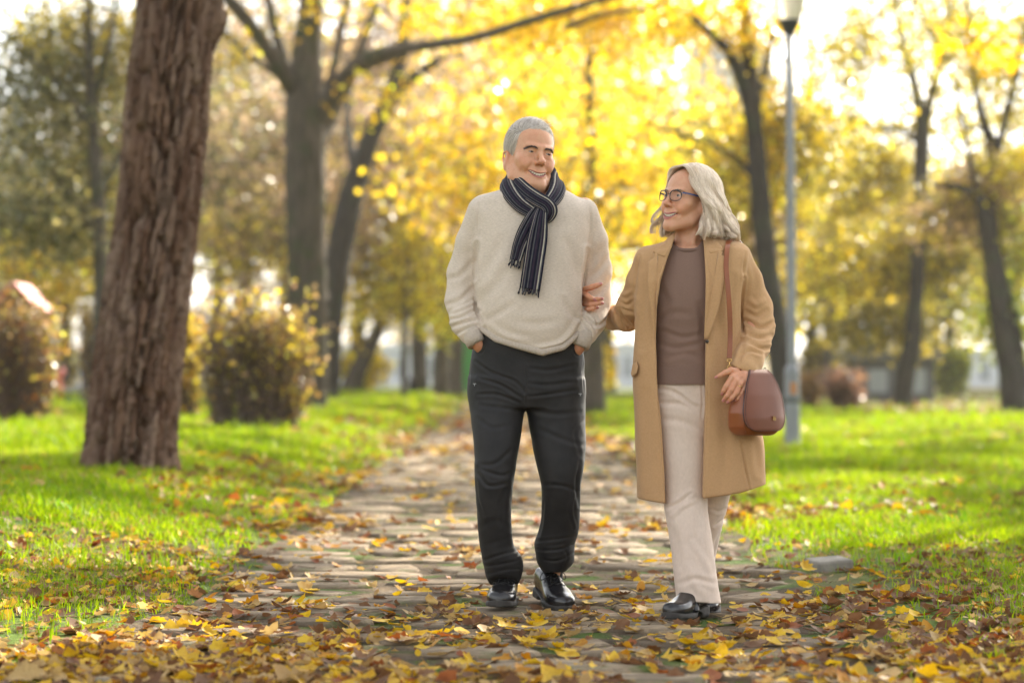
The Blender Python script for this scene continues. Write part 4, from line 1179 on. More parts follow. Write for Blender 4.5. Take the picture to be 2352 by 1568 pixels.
def surface(f, axes, slack=1.6):
    """surface net of the zero level of f over the grid axes (three increasing arrays)"""
    ax = []
    for a in axes:
        a = np.asarray(a, float); r = (-(len(a) - 1)) % 8
        if r: a = np.concatenate([a, a[-1] + (a[-1] - a[-2]) * np.arange(1, r + 1)])
        ax.append(a.astype(np.float32))
    nb = [(len(a) - 1) // 8 for a in ax]
    cen = [(a[:-1:8] + a[8::8]) / 2 for a in ax]; half = [(a[8::8] - a[:-1:8]) / 2 for a in ax]
    C = np.stack(np.meshgrid(*cen, indexing='ij'), -1).reshape(-1, 3)
    Hh = np.sqrt((np.stack(np.meshgrid(*half, indexing='ij'), -1).reshape(-1, 3) ** 2).sum(1))
    D = np.concatenate([f(C[i:i + 60000], False) for i in range(0, len(C), 60000)])
    B = np.nonzero(np.abs(D) < Hh * slack + 0.004)[0]
    bi = np.stack(np.unravel_index(B, nb), 1)
    sb = bi // 5; key = (sb[:, 0] * 4096 + sb[:, 1]) * 4096 + sb[:, 2]; bi = bi[np.argsort(key, kind='stable')]
    NX, NY, NZ = [len(a) for a in ax]
    o9 = np.stack(np.meshgrid(np.arange(9), np.arange(9), np.arange(9), indexing='ij'), -1).reshape(-1, 3)
    ids, pos, crs = [], [], []
    CH = 80
    corners = np.array([[0, 0, 0], [1, 0, 0], [0, 1, 0], [1, 1, 0], [0, 0, 1], [1, 0, 1], [0, 1, 1], [1, 1, 1]])
    edges = [(0, 1), (2, 3), (4, 5), (6, 7), (0, 2), (1, 3), (4, 6), (5, 7), (0, 4), (1, 5), (2, 6), (3, 7)]
    for s in range(0, len(bi), CH):
        b = bi[s:s + CH]
        g = b[:, None] * 8 + o9[None]
        P = np.stack([ax[k][g[..., k]] for k in range(3)], -1)
        V = f(P.reshape(-1, 3)).reshape(len(b), 9, 9, 9)
        cv = np.stack([V[:, c[0]:8 + c[0], c[1]:8 + c[1], c[2]:8 + c[2]] for c in corners], -1)
        neg = cv < 0; act = neg.any(-1) & ~neg.all(-1)
        w = np.nonzero(act)
        if len(w[0]) == 0: continue
        cvv = cv[w]; cell = b[w[0]] * 8 + np.stack(w[1:], 1)
        acc = np.zeros((len(cvv), 3)); cnt = np.zeros(len(cvv))
        p0 = np.stack([ax[k][cell[:, k]] for k in range(3)], 1); sz = np.stack([ax[k][cell[:, k] + 1] for k in range(3)], 1) - p0
        for a_, b_ in edges:
            va, vb = cvv[:, a_], cvv[:, b_]; x = (va < 0) != (vb < 0)
            t = np.where(x, va / np.where(x, va - vb, 1), 0)
            pt = corners[a_] + t[:, None] * (corners[b_] - corners[a_])
            acc += np.where(x[:, None], pt, 0); cnt += x
        pos.append(p0 + acc / cnt[:, None] * sz)
        ids.append((cell[:, 0].astype(np.int64) * NY + cell[:, 1]) * NZ + cell[:, 2])
        crs.append(np.stack([(cvv[:, 0] < 0), (cvv[:, 1] < 0), (cvv[:, 2] < 0), (cvv[:, 4] < 0)], 1))
    ids = np.concatenate(ids); pos = np.concatenate(pos); crs = np.concatenate(crs)
    o = np.argsort(ids); ids, pos, crs = ids[o], pos[o], crs[o]
    quads = []
    st = (NY * NZ, NZ, 1)
    for k, (u, v) in enumerate(((1, 2), (2, 0), (0, 1))):
        x = crs[:, 0] != crs[:, k + 1]
        me = np.nonzero(x)[0]; base = ids[me]
        nb_ = []; ok = np.ones(len(me), bool)
        for off in (0, st[u], st[u] + st[v], st[v]):
            t = base - off; j = np.clip(np.searchsorted(ids, t), 0, len(ids) - 1); ok &= ids[j] == t; nb_.append(j)
        q = np.stack(nb_, 1); fl = crs[me, 0]
        q = np.where(fl[:, None], q, q[:, ::-1]); quads.append(q[ok])
    return pos, np.concatenate(quads)


def smooth_net(v, q, it=2, lam=0.5):
    for _ in range(it):
        a = np.zeros_like(v); c = np.zeros(len(v))
        for k in range(4):
            i, j = q[:, k], q[:, (k + 1) % 4]
            for m in range(3): a[:, m] += np.bincount(i, v[j, m], len(v)) + np.bincount(j, v[i, m], len(v))
            c += np.bincount(i, minlength=len(v)) + np.bincount(j, minlength=len(v))
        v = v * (1 - lam) + lam * a / np.maximum(c, 1)[:, None]
    return v


def normals(v, q):
    n = np.cross(v[q[:, 2]] - v[q[:, 0]], v[q[:, 3]] - v[q[:, 1]])
    o = np.zeros_like(v)
    for k in range(4):
        for m in range(3): o[:, m] += np.bincount(q[:, k], n[:, m], len(v))
    return o / (np.linalg.norm(o, axis=1, keepdims=True) + 1e-12)


def grid(lo, hi, h): return np.arange(lo, hi + h, h)


def zgrid(parts):
    """non-uniform axis: (from, to, step)"""
    o = []
    for a, b, h in parts: o.append(np.arange(a, b - h * 0.3, h))
    return np.concatenate(o + [[parts[-1][1]]])


def seg_dist(x, z, pts):
    """2-D distance from (x, z) to a polyline and the position along it"""
    d = np.full(len(x), 9.0); u = np.zeros(len(x)); L = 0
    for i in range(len(pts) - 1):
        a = np.asarray(pts[i]); ab = np.asarray(pts[i + 1]) - a; l = float(np.hypot(*ab))
        t = np.clip(((x - a[0]) * ab[0] + (z - a[1]) * ab[1]) / (l * l + 1e-12), 0, 1)
        e = np.hypot(x - a[0] - t * ab[0], z - a[1] - t * ab[1])
        u = np.where(e < d, L + t * l, u); d = np.minimum(d, e); L += l
    return d, u / max(L, 1e-9)


def creases(v, q, Y0, strokes, back=False):
    """folds of cloth: each stroke (points as seen from the front, width, depth) presses in or raises the surface it runs over"""
    n = normals(v, q); s = Y0 / FPX
    disp = np.zeros(len(v)); face = np.clip(-n[:, 1] * 1.6 + 0.35, 0, 1)
    for pts, w, dep in strokes:
        P = [((p[0] - CX) * s, CAM_Z - (p[1] - HOR) * s) for p in catmull(np.array(pts, float), 4 * len(pts))]
        d, u = seg_dist(v[:, 0], v[:, 2], P)
        g = np.exp(-(d / (w * s)) ** 2) * np.sin(np.clip(u, 0.02, 0.98) * math.pi) ** 0.5
        # a groove is followed by the roll of cloth beside it
        roll = np.exp(-((d - 1.7 * w * s) / (w * s)) ** 2) * 0.35
        disp += dep * (g - roll)
    return v + n * (disp * face)[:, None]


def cloth_noise(v, q, amp, freq, seed, stretch=(1, 1, 1)):
    n = normals(v, q); p = v * np.asarray(stretch)
    a = fbm(p[:, 0] * freq + p[:, 1] * freq * 0.7 + 31, p[:, 2] * freq + p[:, 1] * freq * 0.5 + 17, seed, 3) - 0.5
    return v + n * (amp * 2 * a)[:, None]


def rows_px(rows, Y0, n=2.3):
    """(py, left px, right px, front y, back y[, n]) -> loft rows"""
    s = Y0 / FPX; o = []
    for r in rows:
        o.append((CAM_Z - (r[0] - HOR) * s, ((r[1] + r[2]) / 2 - CX) * s, (r[2] - r[1]) / 2 * s, Y0 + (r[3] + r[4]) / 2, (r[4] - r[3]) / 2, r[5] if len(r) > 5 else n))
    return o


def PP(pts, Y0):
    """[(px, py, dy, r px)] -> points, radii"""
    P = np.array([W(p[0], p[1], Y0 + p[2]) for p in pts]); return P, np.array([p[3] for p in pts]) * Y0 / FPX


def hair_curves(name, S, r0, r1, mat, parent):
    """S: (n, k, 3) strands as real hair curves"""
    S = np.asarray(S, np.float32); n, k, _ = S.shape
    cu = bpy.data.hair_curves.new(name); cu.add_curves([k] * n)
    S = S - np.array(parent_origin(parent), np.float32)
    cu.attributes["position"].data.foreach_set("vector", S.ravel())
    ra = cu.attributes.get("radius") or cu.attributes.new("radius", 'FLOAT', 'POINT')
    t = np.linspace(0, 1, k); rr = (r0 + (r1 - r0) * t ** 1.5)[None] * rng.uniform(0.7, 1.3, (n, 1))
    ra.data.foreach_set("value", rr.astype(np.float32).ravel())
    return link(name, cu, mat, parent)


# ------------------------------------------------------------------ skin and cloth materials
def skin_mat(name):
    m, nt, N, L, b = new_mat(name)
    a = N.new("ShaderNodeAttribute"); a.attribute_name = "Col"
    mx = N.new("ShaderNodeMix"); mx.data_type = 'RGBA'; mx.blend_type = 'MULTIPLY'
    mx.inputs[7].default_value = (0.92, 0.82, 0.77, 1)
    L.new(noise_sock(nt, 55, 5, lo=0.45, hi=0.8), mx.inputs[0]); L.new(a.outputs[0], mx.inputs[6])
    red = col_mix(nt, mx.outputs[2], (0.50, 0.20, 0.12), noise_sock(nt, 16, 6, rough=0.7, lo=0.50, hi=1.25))      # blotchy warmth
    spot = col_mix(nt, red, (0.30, 0.13, 0.07), noise_sock(nt, 120, 3, lo=0.66, hi=0.86))                       # age spots and pores
    L.new(spot, b.inputs["Base Color"])
    b.inputs["Roughness"].default_value = 0.44; b.inputs["Specular IOR Level"].default_value = 0.4
    b.inputs["Subsurface Weight"].default_value = 0.25; b.inputs["Subsurface Radius"].default_value = (0.012, 0.004, 0.002); b.inputs["Subsurface Scale"].default_value = 0.6
    bump_into(nt, b, noise_sock(nt, 260, 4, lo=0.2, hi=0.8), 0.12, 0.002)
    return m


def knit(name, c1, c2, scale, rough=0.9, ribs=None, bump=0.35, fleck=(9, 9, 40)):
    """woven or knitted cloth: flecked yarn colours and a fine weave relief"""
    m, nt, N, L, b = new_mat(name)
    b.inputs["Roughness"].default_value = rough; b.inputs["Specular IOR Level"].default_value = 0.15
    b.inputs["Sheen Weight"].default_value = 0.12; b.inputs["Sheen Roughness"].default_value = 0.5
    c = col_mix(nt, c1, c2, noise_sock(nt, scale, 6, rough=0.7, stretch=fleck, lo=0.3, hi=0.7))
    L.new(c, b.inputs["Base Color"])
    h = noise_sock(nt, 420, 2, lo=0.2, hi=0.8)
    if ribs:
        tc = N.new("ShaderNodeTexCoord"); wv = N.new("ShaderNodeTexWave"); wv.bands_direction = ribs[0]
        wv.inputs["Scale"].default_value = ribs[1]; wv.inputs["Distortion"].default_value = 0.4; L.new(tc.outputs["Object"], wv.inputs[0])
        ad = N.new("ShaderNodeMath"); ad.operation = 'ADD'; L.new(wv.outputs[1], ad.inputs[0]); L.new(h, ad.inputs[1]); h = ad.outputs[0]
    bump_into(nt, b, h, bump, 0.003)
    return m


M_skin = skin_mat("skin")
M_eye = basic("eye_white", (0.36, 0.31, 0.28), None, rough=0.12, spec=0.6)
M_iris_m = basic("iris_brown", (0.045, 0.022, 0.012), None, rough=0.1, spec=0.7)
M_iris_w = basic("iris_grey", (0.06, 0.045, 0.035), None, rough=0.1, spec=0.7)
M_teeth = basic("tooth_enamel", (0.66, 0.58, 0.45), (0.58, 0.50, 0.38), 60, 0.25, 0.5)
M_mouth = basic("mouth_inside", (0.10, 0.02, 0.018), None, rough=0.5)


# ------------------------------------------------------------------ heads
class Head:
    """a head in its own frame: x to its left, -y forward, z up, eyes at z = 0"""
    def __init__(self, centre, scale, yaw, pitch, roll, sex):
        self.c = np.asarray(centre, float); self.s = scale; self.sex = sex
        self.R = np.array((Matrix.Rotation(yaw, 3, 'Z') @ Matrix.Rotation(roll, 3, 'Y') @ Matrix.Rotation(pitch, 3, 'X')))
        self.f = self.shape()
    def world(self, p): return np.asarray(p, float) @ self.R.T * self.s + self.c
    def local(self, P): return ((P - self.c.astype(P.dtype)) / self.s) @ self.R.astype(P.dtype)
    def field(self, P): return self.f(self.local(P), False) * self.s
    def shape(self):
        F = Field(); man = self.sex == 'm'
        F.ell((0, 0.020, 0.040), (0.076, 0.096, 0.084))
        F.ell((0, -0.036, 0.034), (0.062, 0.052, 0.060), k=0.03)
        F.ell((0, -0.034, -0.040), (0.066 if man else 0.057, 0.058, 0.078), k=0.03)
        jw = 0.056 if man else 0.043
        for s in (-1, 1):
            F.poly([(s * jw * 1.12, 0.008, -0.050), (s * jw, -0.020, -0.086), (s * (0.022 if man else 0.016), -0.078, -0.112)], [0.022, 0.023, 0.017] if man else [0.020, 0.020, 0.016], k=0.028)
            F.ell((s * 0.046, -0.058, -0.026), (0.024, 0.026, 0.018), k=0.022)               # cheek bone
            F.ell((s * 0.038, -0.070, -0.046), (0.021, 0.020, 0.019), k=0.018)               # cheek lifted by the smile
        F.ell((0, -0.084, -0.111), (0.029 if man else 0.017, 0.015, 0.016), k=0.022)
        F.ell((0, -0.072, -0.074), (0.034, 0.026, 0.028), k=0.020)                            # muzzle
        for s in (-1, 1):
            F.ell((s * 0.0325, -0.108, 0.000), (0.021, 0.024, 0.0145), 's', 0.014)            # socket
        F.poly([(-0.044, -0.080, 0.020), (-0.014, -0.0915, 0.018), (0.014, -0.0915, 0.018), (0.044, -0.080, 0.020)], 0.0075 if man else 0.0055, k=0.014)
        nl = 0.004 if man else 0.0
        F.poly([(0, -0.086, 0.014), (0, -0.099, -0.010), (0, -0.112 - nl, -0.030)], [0.0075, 0.0085, 0.0095], k=0.012)
        F.ell((0, -0.1135 - nl, -0.0345), (0.0125 if man else 0.0105, 0.0115, 0.0100), k=0.008)
        for s in (-1, 1):
            F.ell((s * 0.0140, -0.1000, -0.0385), (0.0085 if man else 0.007, 0.0115, 0.0080), k=0.007)
            F.ell((s * 0.0075, -0.1060, -0.0468), (0.0036, 0.005, 0.0028), 's', 0.003)
        # eyelids, slit and the pad below
        for s in (-1, 1):
            F.ell((s * 0.0320, -0.0775, 0.0000), (0.0180, 0.0150, 0.0140), k=0.006)
            F.ell((s * 0.0325, -0.0935, -0.0010), (0.0130, 0.0110, 0.0031 if man else 0.0044), 's', 0.0020, rot=(0, s * 0.10, 0))
            F.ell((s * 0.0315, -0.0830, -0.0140), (0.0150, 0.0060, 0.0042), k=0.008)
            F.poly([(s * 0.0190, -0.0940, 0.0085), (s * 0.033, -0.0925, 0.0110), (s * 0.047, -0.0820, 0.0070)], 0.0012, 's', 0.005)
        # lines from nose to mouth
        for s in (-1, 1):
            F.poly([(s * 0.0190, -0.1010, -0.0380), (s * 0.0330, -0.0930, -0.0540), (s * 0.0410, -0.0810, -0.0740)], 0.0014 if man else 0.0006, 's', 0.011)
            for k in range(3 if man else 2):
                F.poly([(s * 0.0500, -0.0760, -0.002 - 0.004 * k), (s * 0.0620, -0.0600, 0.002 - 0.009 * k)], 0.0007, 's', 0.004)
            F.ell((s * 0.0365, -0.0800, -0.0700), (0.004, 0.006, 0.005), 's', 0.008)
        # smile: opening with lips round it
        arc = [(x, -0.0985 + 9.0 * x * x, -0.0775 + 11.5 * x * x) for x in (-0.032, -0.024, -0.012, 0, 0.012, 0.024, 0.032)]
        op = 0.0042 if man else 0.0048
        self.arc = arc
        up = [(x, y + 0.0015, z + op + 0.0028 - 4 * x * x) for x, y, z in arc]; lo = [(x, y + 0.0025, z - op - 0.0045) for x, y, z in arc]
        F.poly(up, [0.0012, 0.0030, 0.0042, 0.0040, 0.0042, 0.0030, 0.0012] if man else [0.0018, 0.0038, 0.0052, 0.0050, 0.0052, 0.0038, 0.0018], k=0.005)
        F.poly(lo, [0.0012, 0.0034, 0.0050, 0.0058, 0.0050, 0.0034, 0.0012] if man else [0.0018, 0.0044, 0.0062, 0.0070, 0.0062, 0.0044, 0.0018], k=0.005)
        F.poly([(x, y + 0.004, z) for x, y, z in arc], [0.0012, op * 0.75, op, op * 1.05, op, op * 0.75, 0.0012], 's', 0.0018, sy=4.0)
        # ears
        ez = -0.016
        for s in (-1, 1):
            F.ell((s * 0.0690, 0.016, -0.030), (0.0130, 0.0200, 0.0300), k=0.012)
            F.ell((s * 0.0785, 0.016, -0.014 + ez), (0.0085, 0.019, 0.034), k=0.006, rot=(0.18, s * -0.10, s * 0.35))
            F.poly([(s * 0.0775, 0.004, 0.004 + ez), (s * 0.0850, 0.010, 0.018 + ez), (s * 0.0885, 0.025, 0.014 + ez), (s * 0.0870, 0.030, -0.006 + ez), (s * 0.0800, 0.014, -0.042 + ez)], [0.003, 0.0036, 0.0036, 0.0034, 0.0058], k=0.004)
            F.ell((s * 0.0915, 0.012, -0.010 + ez), (0.0070, 0.0085, 0.0140), 's', 0.004, rot=(0.18, 0, 0))
        self.neck_pts = [(0, 0.018, -0.070), (0, 0.026, -0.130)]
        return F
    def eyes(self, parent, iris, gaze):
        for s in (-1, 1):
            c = np.array([s * 0.0322, -0.0765, -0.0005]); r = 0.0132
            v, f = lathe([(r * math.sin(t), r * math.cos(t)) for t in np.linspace(0.001, math.pi - 0.001, 14)], 20)
            add("eye", self.world(v + c), f, M_eye, parent)
            eye = parent.children[-1] if False else bpy.data.objects[-1] if False else None
            g = np.array(gaze, float); g /= np.linalg.norm(g)
            a = np.cross(g, [0, 0, 1.0]); a /= np.linalg.norm(a); b_ = np.cross(a, g)
            vv = [c + g * (r + 0.0010)]; n = 18
            for rad, off in ((0.0034, 0.0008), (0.0070, -0.0008)):
                for t in np.linspace(0, 2 * math.pi, n, endpoint=False): vv.append(c + g * (r + off) + rad * (math.cos(t) * a + math.sin(t) * b_))
            j = np.arange(n); j2 = (j + 1) % n
            add("iris", self.world(np.array(vv)), [np.stack([np.zeros(n, int), 1 + j, 1 + j2], 1), np.stack([1 + j, 1 + n + j, 1 + n + j2, 1 + j2], 1)], iris, parent)
    def teeth(self, parent, rows=1):
        # upper row of separate teeth following the smile
        v0, q0 = [], []
        mb = MB(); xs = [0.0, 0.0088, 0.0162, 0.0234, 0.0300]
        for s in (-1, 1):
            for i in range(len(xs) - 1):
                xa, xb = s * (xs[i] + 0.00012), s * (xs[i + 1] - 0.00012)
                xm = (xa + xb) / 2; hz = (0.0112 - 0.0008 * i) * (1.0 if self.sex == 'm' else 1.15)
                y0 = -0.0945 + 9.5 * xm * xm; zt = -0.0690 + 11.5 * xm * xm + (0.0 if self.sex == 'm' else 0.002)
                sl = math.atan(2 * 9.5 * xm) * 0.8
                v, f = box((0, 0, 0), (abs(xb - xa), 0.004, hz)); v[:, 2] -= hz / 2
                low = v[:, 2] < -hz * 0.6; v[low, 0] *= 0.93
                c_, s2 = math.cos(sl), math.sin(sl); v = np.stack([v[:, 0] * c_ - v[:, 1] * s2, v[:, 0] * s2 + v[:, 1] * c_, v[:, 2]], 1) + [xm, y0, zt]
                mb.put(self.world(v), f)
        mb.build("teeth", M_teeth, parent, False)
        v, f = lathe([(0.026 * math.sin(t), 0.015 * math.cos(t)) for t in np.linspace(0.001, math.pi - 0.001, 8)], 16)
        v[:, 1] *= 0.7
        add("mouth", self.world(v + [0, -0.0715, -0.0745]), f, M_mouth, parent)
    def skin_colours(self, P, base, lips):
        """real colour of skin: lips, flushed cheeks, nose and ears, greyish shaved chin"""
        L = self.local(P.astype(float)); c = np.tile(np.asarray(base, float), (len(P), 1))
        def blob(p, r): return np.exp(-(((L - p) / r) ** 2).sum(1))[:, None]
        red = np.asarray(base) * np.array([1.04, 0.80, 0.74])
        for s in (-1, 1):
            c += (red - c) * 0.55 * blob((s * 0.045, -0.075, -0.040), (0.022, 0.03, 0.02)); c += (red - c) * 0.6 * blob((s * 0.082, 0.015, -0.012), (0.012, 0.025, 0.04))
            c += (np.asarray(base) * np.array([0.80, 0.70, 0.68]) - c) * 0.5 * blob((s * 0.032, -0.09, -0.012), (0.02, 0.02, 0.008))
        c += (red - c) * 0.6 * blob((0, -0.112, -0.034), (0.018, 0.02, 0.014))
        if self.sex == 'm':
            c += (np.asarray(base) * np.array([0.90, 0.90, 0.92]) - c) * 0.6 * blob((0, -0.08, -0.10), (0.05, 0.05, 0.028))
        arc = np.array(self.arc); op = 0.0042 if self.sex == 'm' else 0.0048; wl = 0.55 if self.sex == 'm' else 1.0
        zc = -0.0775 + 11.5 * L[:, 0] ** 2
        dz = L[:, 2] - zc; yy = L[:, 1] < -0.070
        half = np.clip(1 - (np.abs(L[:, 0]) / 0.0315) ** 2, 0, 1) ** 0.5
        up = (dz > -0.001) & (dz < (op + 0.0062 * wl) * (0.35 + 0.65 * half)); lo = (dz <= -0.001) & (dz > -(op + 0.0100 * (0.8 if self.sex == 'm' else 1.0)) * (0.3 + 0.7 * half))
        m = (up | lo) & yy & (np.abs(L[:, 0]) < 0.0315)
        c[m] = np.asarray(lips)
        inside = yy & (np.abs(L[:, 0]) < 0.029) & (np.abs(dz) < op * 0.75 * half) & (L[:, 1] > -0.0945 + 9 * L[:, 0] ** 2)
        c[inside] = (0.14, 0.04, 0.035)
        return c
# ------------------------------------------------------------------ the man
YM = 8.72; SM = YM / FPX
man = empty("person", ((1225 - CX) * SM, YM, 0.0), "smiling grey haired man in cream sweater and striped scarf, hands in pockets, walking", "person")
HM = Head(W(1217, 357, YM + 0.005), 1.035, math.radians(22), math.radians(-1), math.radians(7), 'm')
F = Field()
F.put(HM.field, 'u', 0.01, HM.c, 0.19)
nk = HM.world(np.array([(0, 0.022, -0.06), (0, 0.026, -0.12)]))
F.poly([nk[0], nk[1], W(1226, 440, YM + 0.03), W(1226, 480, YM + 0.03)], [0.052, 0.055, 0.060, 0.075], k=0.022)
F.loft(rows_px([(452, 1135, 1315, -.06, .08), (480, 1105, 1342, -.08, .095), (560, 1105, 1340, -.10, .10), (680, 1110, 1326, -.13, .09), (790, 1105, 1325, -.10, .09), (900, 1092, 1330, -.085, .11), (935, 1100, 1322, -.07, .10)], YM), k=0.03)
armL = [(1108, 488, .01, 24), (1080, 560, .03, 22), (1063, 640, .045, 20), (1060, 690, .03, 20), (1072, 740, -.02, 18), (1092, 777, -.062, 15), (1101, 792, -.062, 15), (1120, 815, -.035, 15), (1134, 850, -.02, 16)]
armR = [(1342, 478, .01, 24), (1364, 555, .03, 22), (1372, 620, .05, 20), (1371, 690, .04, 20), (1360, 735, -.02, 18), (1336, 783, -.062, 15), (1327, 798, -.060, 15), (1308, 822, -.035, 15), (1294, 856, -.02, 16)]
for A_ in (armL, armR):
    p, r = PP(A_, YM); F.poly(p, r, k=0.02)
legL = [(900, 1146, .01, 44), (1000, 1143, -.03, 36), (1107, 1136, -.06, 28), (1220, 1140, -.01, 24), (1335, 1160, .07, 15), (1352, 1160, .04, 14)]
legR = [(900, 1276, .01, 44), (1000, 1282, .0, 36), (1107, 1289, -.01, 26), (1220, 1285, .07, 22), (1318, 1272, .15, 17), (1352, 1276, .12, 16)]
for A_ in (legL, legR):
    p, r = PP([(a[1], a[0], a[2], a[3]) for a in A_], YM); F.poly(p, r, k=0.02)
zt = float(W(0, 268, YM)[2])
v, q = surface(F, (grid((1010 - CX) * SM, (1425 - CX) * SM, 0.0030), grid(YM - 0.24, YM + 0.27, 0.0030), zgrid([(0.0, 0.86, 0.012), (0.86, 1.00, 0.006), (1.00, 1.46, 0.010), (1.46, zt + 0.01, 0.0024)])))
v = smooth_net(v, q, 1, 0.35)
SKIN_M = (0.61, 0.325, 0.195)
c = HM.skin_colours(v, SKIN_M, (0.38, 0.14, 0.115))
low = v[:, 2] < 1.40; c[low] = np.array(SKIN_M) * (0.9, 0.78, 0.72)
add("body", v, q, M_skin, man, True, c)
HM.eyes(man, M_iris_m, (0.30, -1.0, 0.02)); HM.teeth(man)

# brows: short dark hairs
M_brow = basic("brow_hair", (0.055, 0.043, 0.035), (0.13, 0.11, 0.10), 90, 0.6)
S = []
for s in (-1, 1):
    bl = np.array([(s * 0.011, -0.0980, 0.0120), (s * 0.022, -0.0985, 0.0150), (s * 0.036, -0.0920, 0.0160), (s * 0.050, -0.0775, 0.0095)])
    bb = catmull(bl, 60)
    for i in range(60):
        for _ in range(6):
            p = bb[i] + rng.normal(0, 0.0014, 3) * [1, 0.2, 0.9]
            d = np.array([s * 0.0060, 0.0015, 0.0022 - 0.005 * i / 60]) + rng.normal(0, 0.0015, 3)
            S.append([p, p + d * 0.5 + [0, -0.0010, 0], p + d])
hair_curves("eyebrows", HM.world(np.array(S).reshape(-1, 3)).reshape(-1, 3, 3), 0.00038, 0.00015, M_brow, man)


def hair_mat(name, col, col2, trans=0.25):
    m, nt, N, L, b = new_mat(name)
    hi = N.new("ShaderNodeHairInfo")
    c = col_mix(nt, col, col2, hi.outputs["Random"])
    L.new(c, b.inputs["Base Color"]); b.inputs["Roughness"].default_value = 0.42; b.inputs["Specular IOR Level"].default_value = 0.35
    tr = N.new("ShaderNodeBsdfTranslucent"); L.new(c, tr.inputs["Color"]); mx = N.new("ShaderNodeMixShader"); mx.inputs[0].default_value = trans
    L.new(b.outputs[0], mx.inputs[1]); L.new(tr.outputs[0], mx.inputs[2]); L.new(mx.outputs[0], N["Material Output"].inputs["Surface"])
    return m


# hair: a short swept cap and the strands on it
M_hairm = hair_mat("grey_hair", (0.42, 0.37, 0.32), (0.80, 0.73, 0.645))
M_capm = basic("grey_hair_mass", (0.24, 0.205, 0.175), (0.44, 0.39, 0.34), 30, 0.55, 0.3, bump=0.5, bscale=90, stretch=(3, 0.6, 1))
def line_m(phi):
    """height of the hair line by angle from the face (0 front, 180 nape)"""
    return np.interp(np.abs(phi), [0, 18, 34, 46, 58, 70, 80, 92, 104, 125, 180], [0.070, 0.072, 0.068, 0.052, 0.024, -0.008, -0.036, 0.004, -0.004, -0.050, -0.080])
CAPC = np.array([0, 0.020, 0.040])
def cap_field(P):
    L = HM.local(P.astype(np.float64))
    ph = np.degrees(np.arctan2(L[:, 0], -(L[:, 1] - 0.0)))
    q = L - CAPC; r = np.array([0.0835, 0.1035, 0.0950])
    fr = np.clip((q[:, 2] - 0.03) / 0.05, 0, 1) * np.clip((-q[:, 1]) / 0.09, 0, 1)
    k0 = np.sqrt(((q / (r + 0.004 * fr[:, None])) ** 2).sum(1)); k1 = np.sqrt(((q / r ** 2) ** 2).sum(1)) + 1e-9
    d = k0 * (k0 - 1) / k1
    fp = np.hypot(q[:, 0] * 0, 0)
    return (smax(d, (line_m(ph) - L[:, 2]) * 0.75, 0.010) * HM.s).astype(np.float32)
FC = Field().put(cap_field, 'u', 0)
v, q = surface(FC, (grid(HM.c[0] - .12, HM.c[0] + .12, 0.003), grid(HM.c[1] - .14, HM.c[1] + .15, 0.003), grid(HM.c[2] - .10, HM.c[2] + .15, 0.003)), 2.2)
v = smooth_net(v, q, 2)
hc = add("hair", v, q, M_capm, man)
# strands start on the cap surface and run along the comb direction
nrm = normals(v, q)
Lv = HM.local(v); Ln = nrm @ HM.R
S = []
def comb(L):
    """comb direction in the head frame: swept from the parting on its right across the forehead, back on top, down at the sides"""
    x, y, z = L.T
    side = sstep(0.035, 0.065, np.abs(x)) * sstep(0.10, 0.04, z)
    top = np.stack([0.75 + 0 * x, 0.55 + 0 * x, 0.15 + 0 * x], 1); dn = np.stack([0 * x, 0.45 + 0 * x, -1.0 + 0 * x], 1)
    front = sstep(-0.045, -0.075, y)
    top = top + np.stack([0.9 * front, -0.25 * front, -0.3 * front], 1)
    return top * (1 - side)[:, None] + dn * side[:, None]
pick = rng.choice(len(v), 5200)
P = Lv[pick] - Ln[pick] * 0.002; Nn = Ln[pick]
pts = [P]; cur = P.copy(); n_ = Nn
tree_cap = None
for k in range(7):
    d = comb(cur); d = d - n_ * (d * n_).sum(1, keepdims=True); d /= np.linalg.norm(d, axis=1, keepdims=True) + 1e-9
    d += rng.normal(0, 0.05, d.shape)
    cur = cur + d * 0.0058
    qv = (cur - CAPC) / np.array([0.0835, 0.1035, 0.0950]); n_ = qv / np.array([0.0835, 0.1035, 0.095]); n_ /= np.linalg.norm(n_, axis=1, keepdims=True)
    rad = np.linalg.norm(qv, axis=1, keepdims=True)
    tgt = 1.0 + 0.010 + 0.018 * (k / 6) * rng.random((len(cur), 1))
    cur = CAPC + qv / rad * np.array([0.0835, 0.1035, 0.095]) * np.where(rad < tgt, rad * 0.4 + tgt * 0.6, rad)
    pts.append(cur.copy())
S = np.stack(pts, 1)
# stray hairs standing off the crown, lit from behind
m_ = 220; pk = rng.choice(np.nonzero(Lv[:, 2] > 0.105)[0], m_)
d = Ln[pk] * 0.32 + comb(Lv[pk]) * 0.8 + rng.normal(0, 0.25, (m_, 3)); st_ = np.stack([Lv[pk] + d * t * 0.024 + np.array([0, 0, -0.006]) * t * t for t in np.linspace(0, 1, 8)], 1)
hair_curves("stray_hairs", HM.world(st_.reshape(-1, 3)).reshape(st_.shape), 0.00035, 0.0001, M_hairm, hc)
hair_curves("hair_strands", HM.world(S.reshape(-1, 3)).reshape(S.shape), 0.0009, 0.0003, M_hairm, hc)

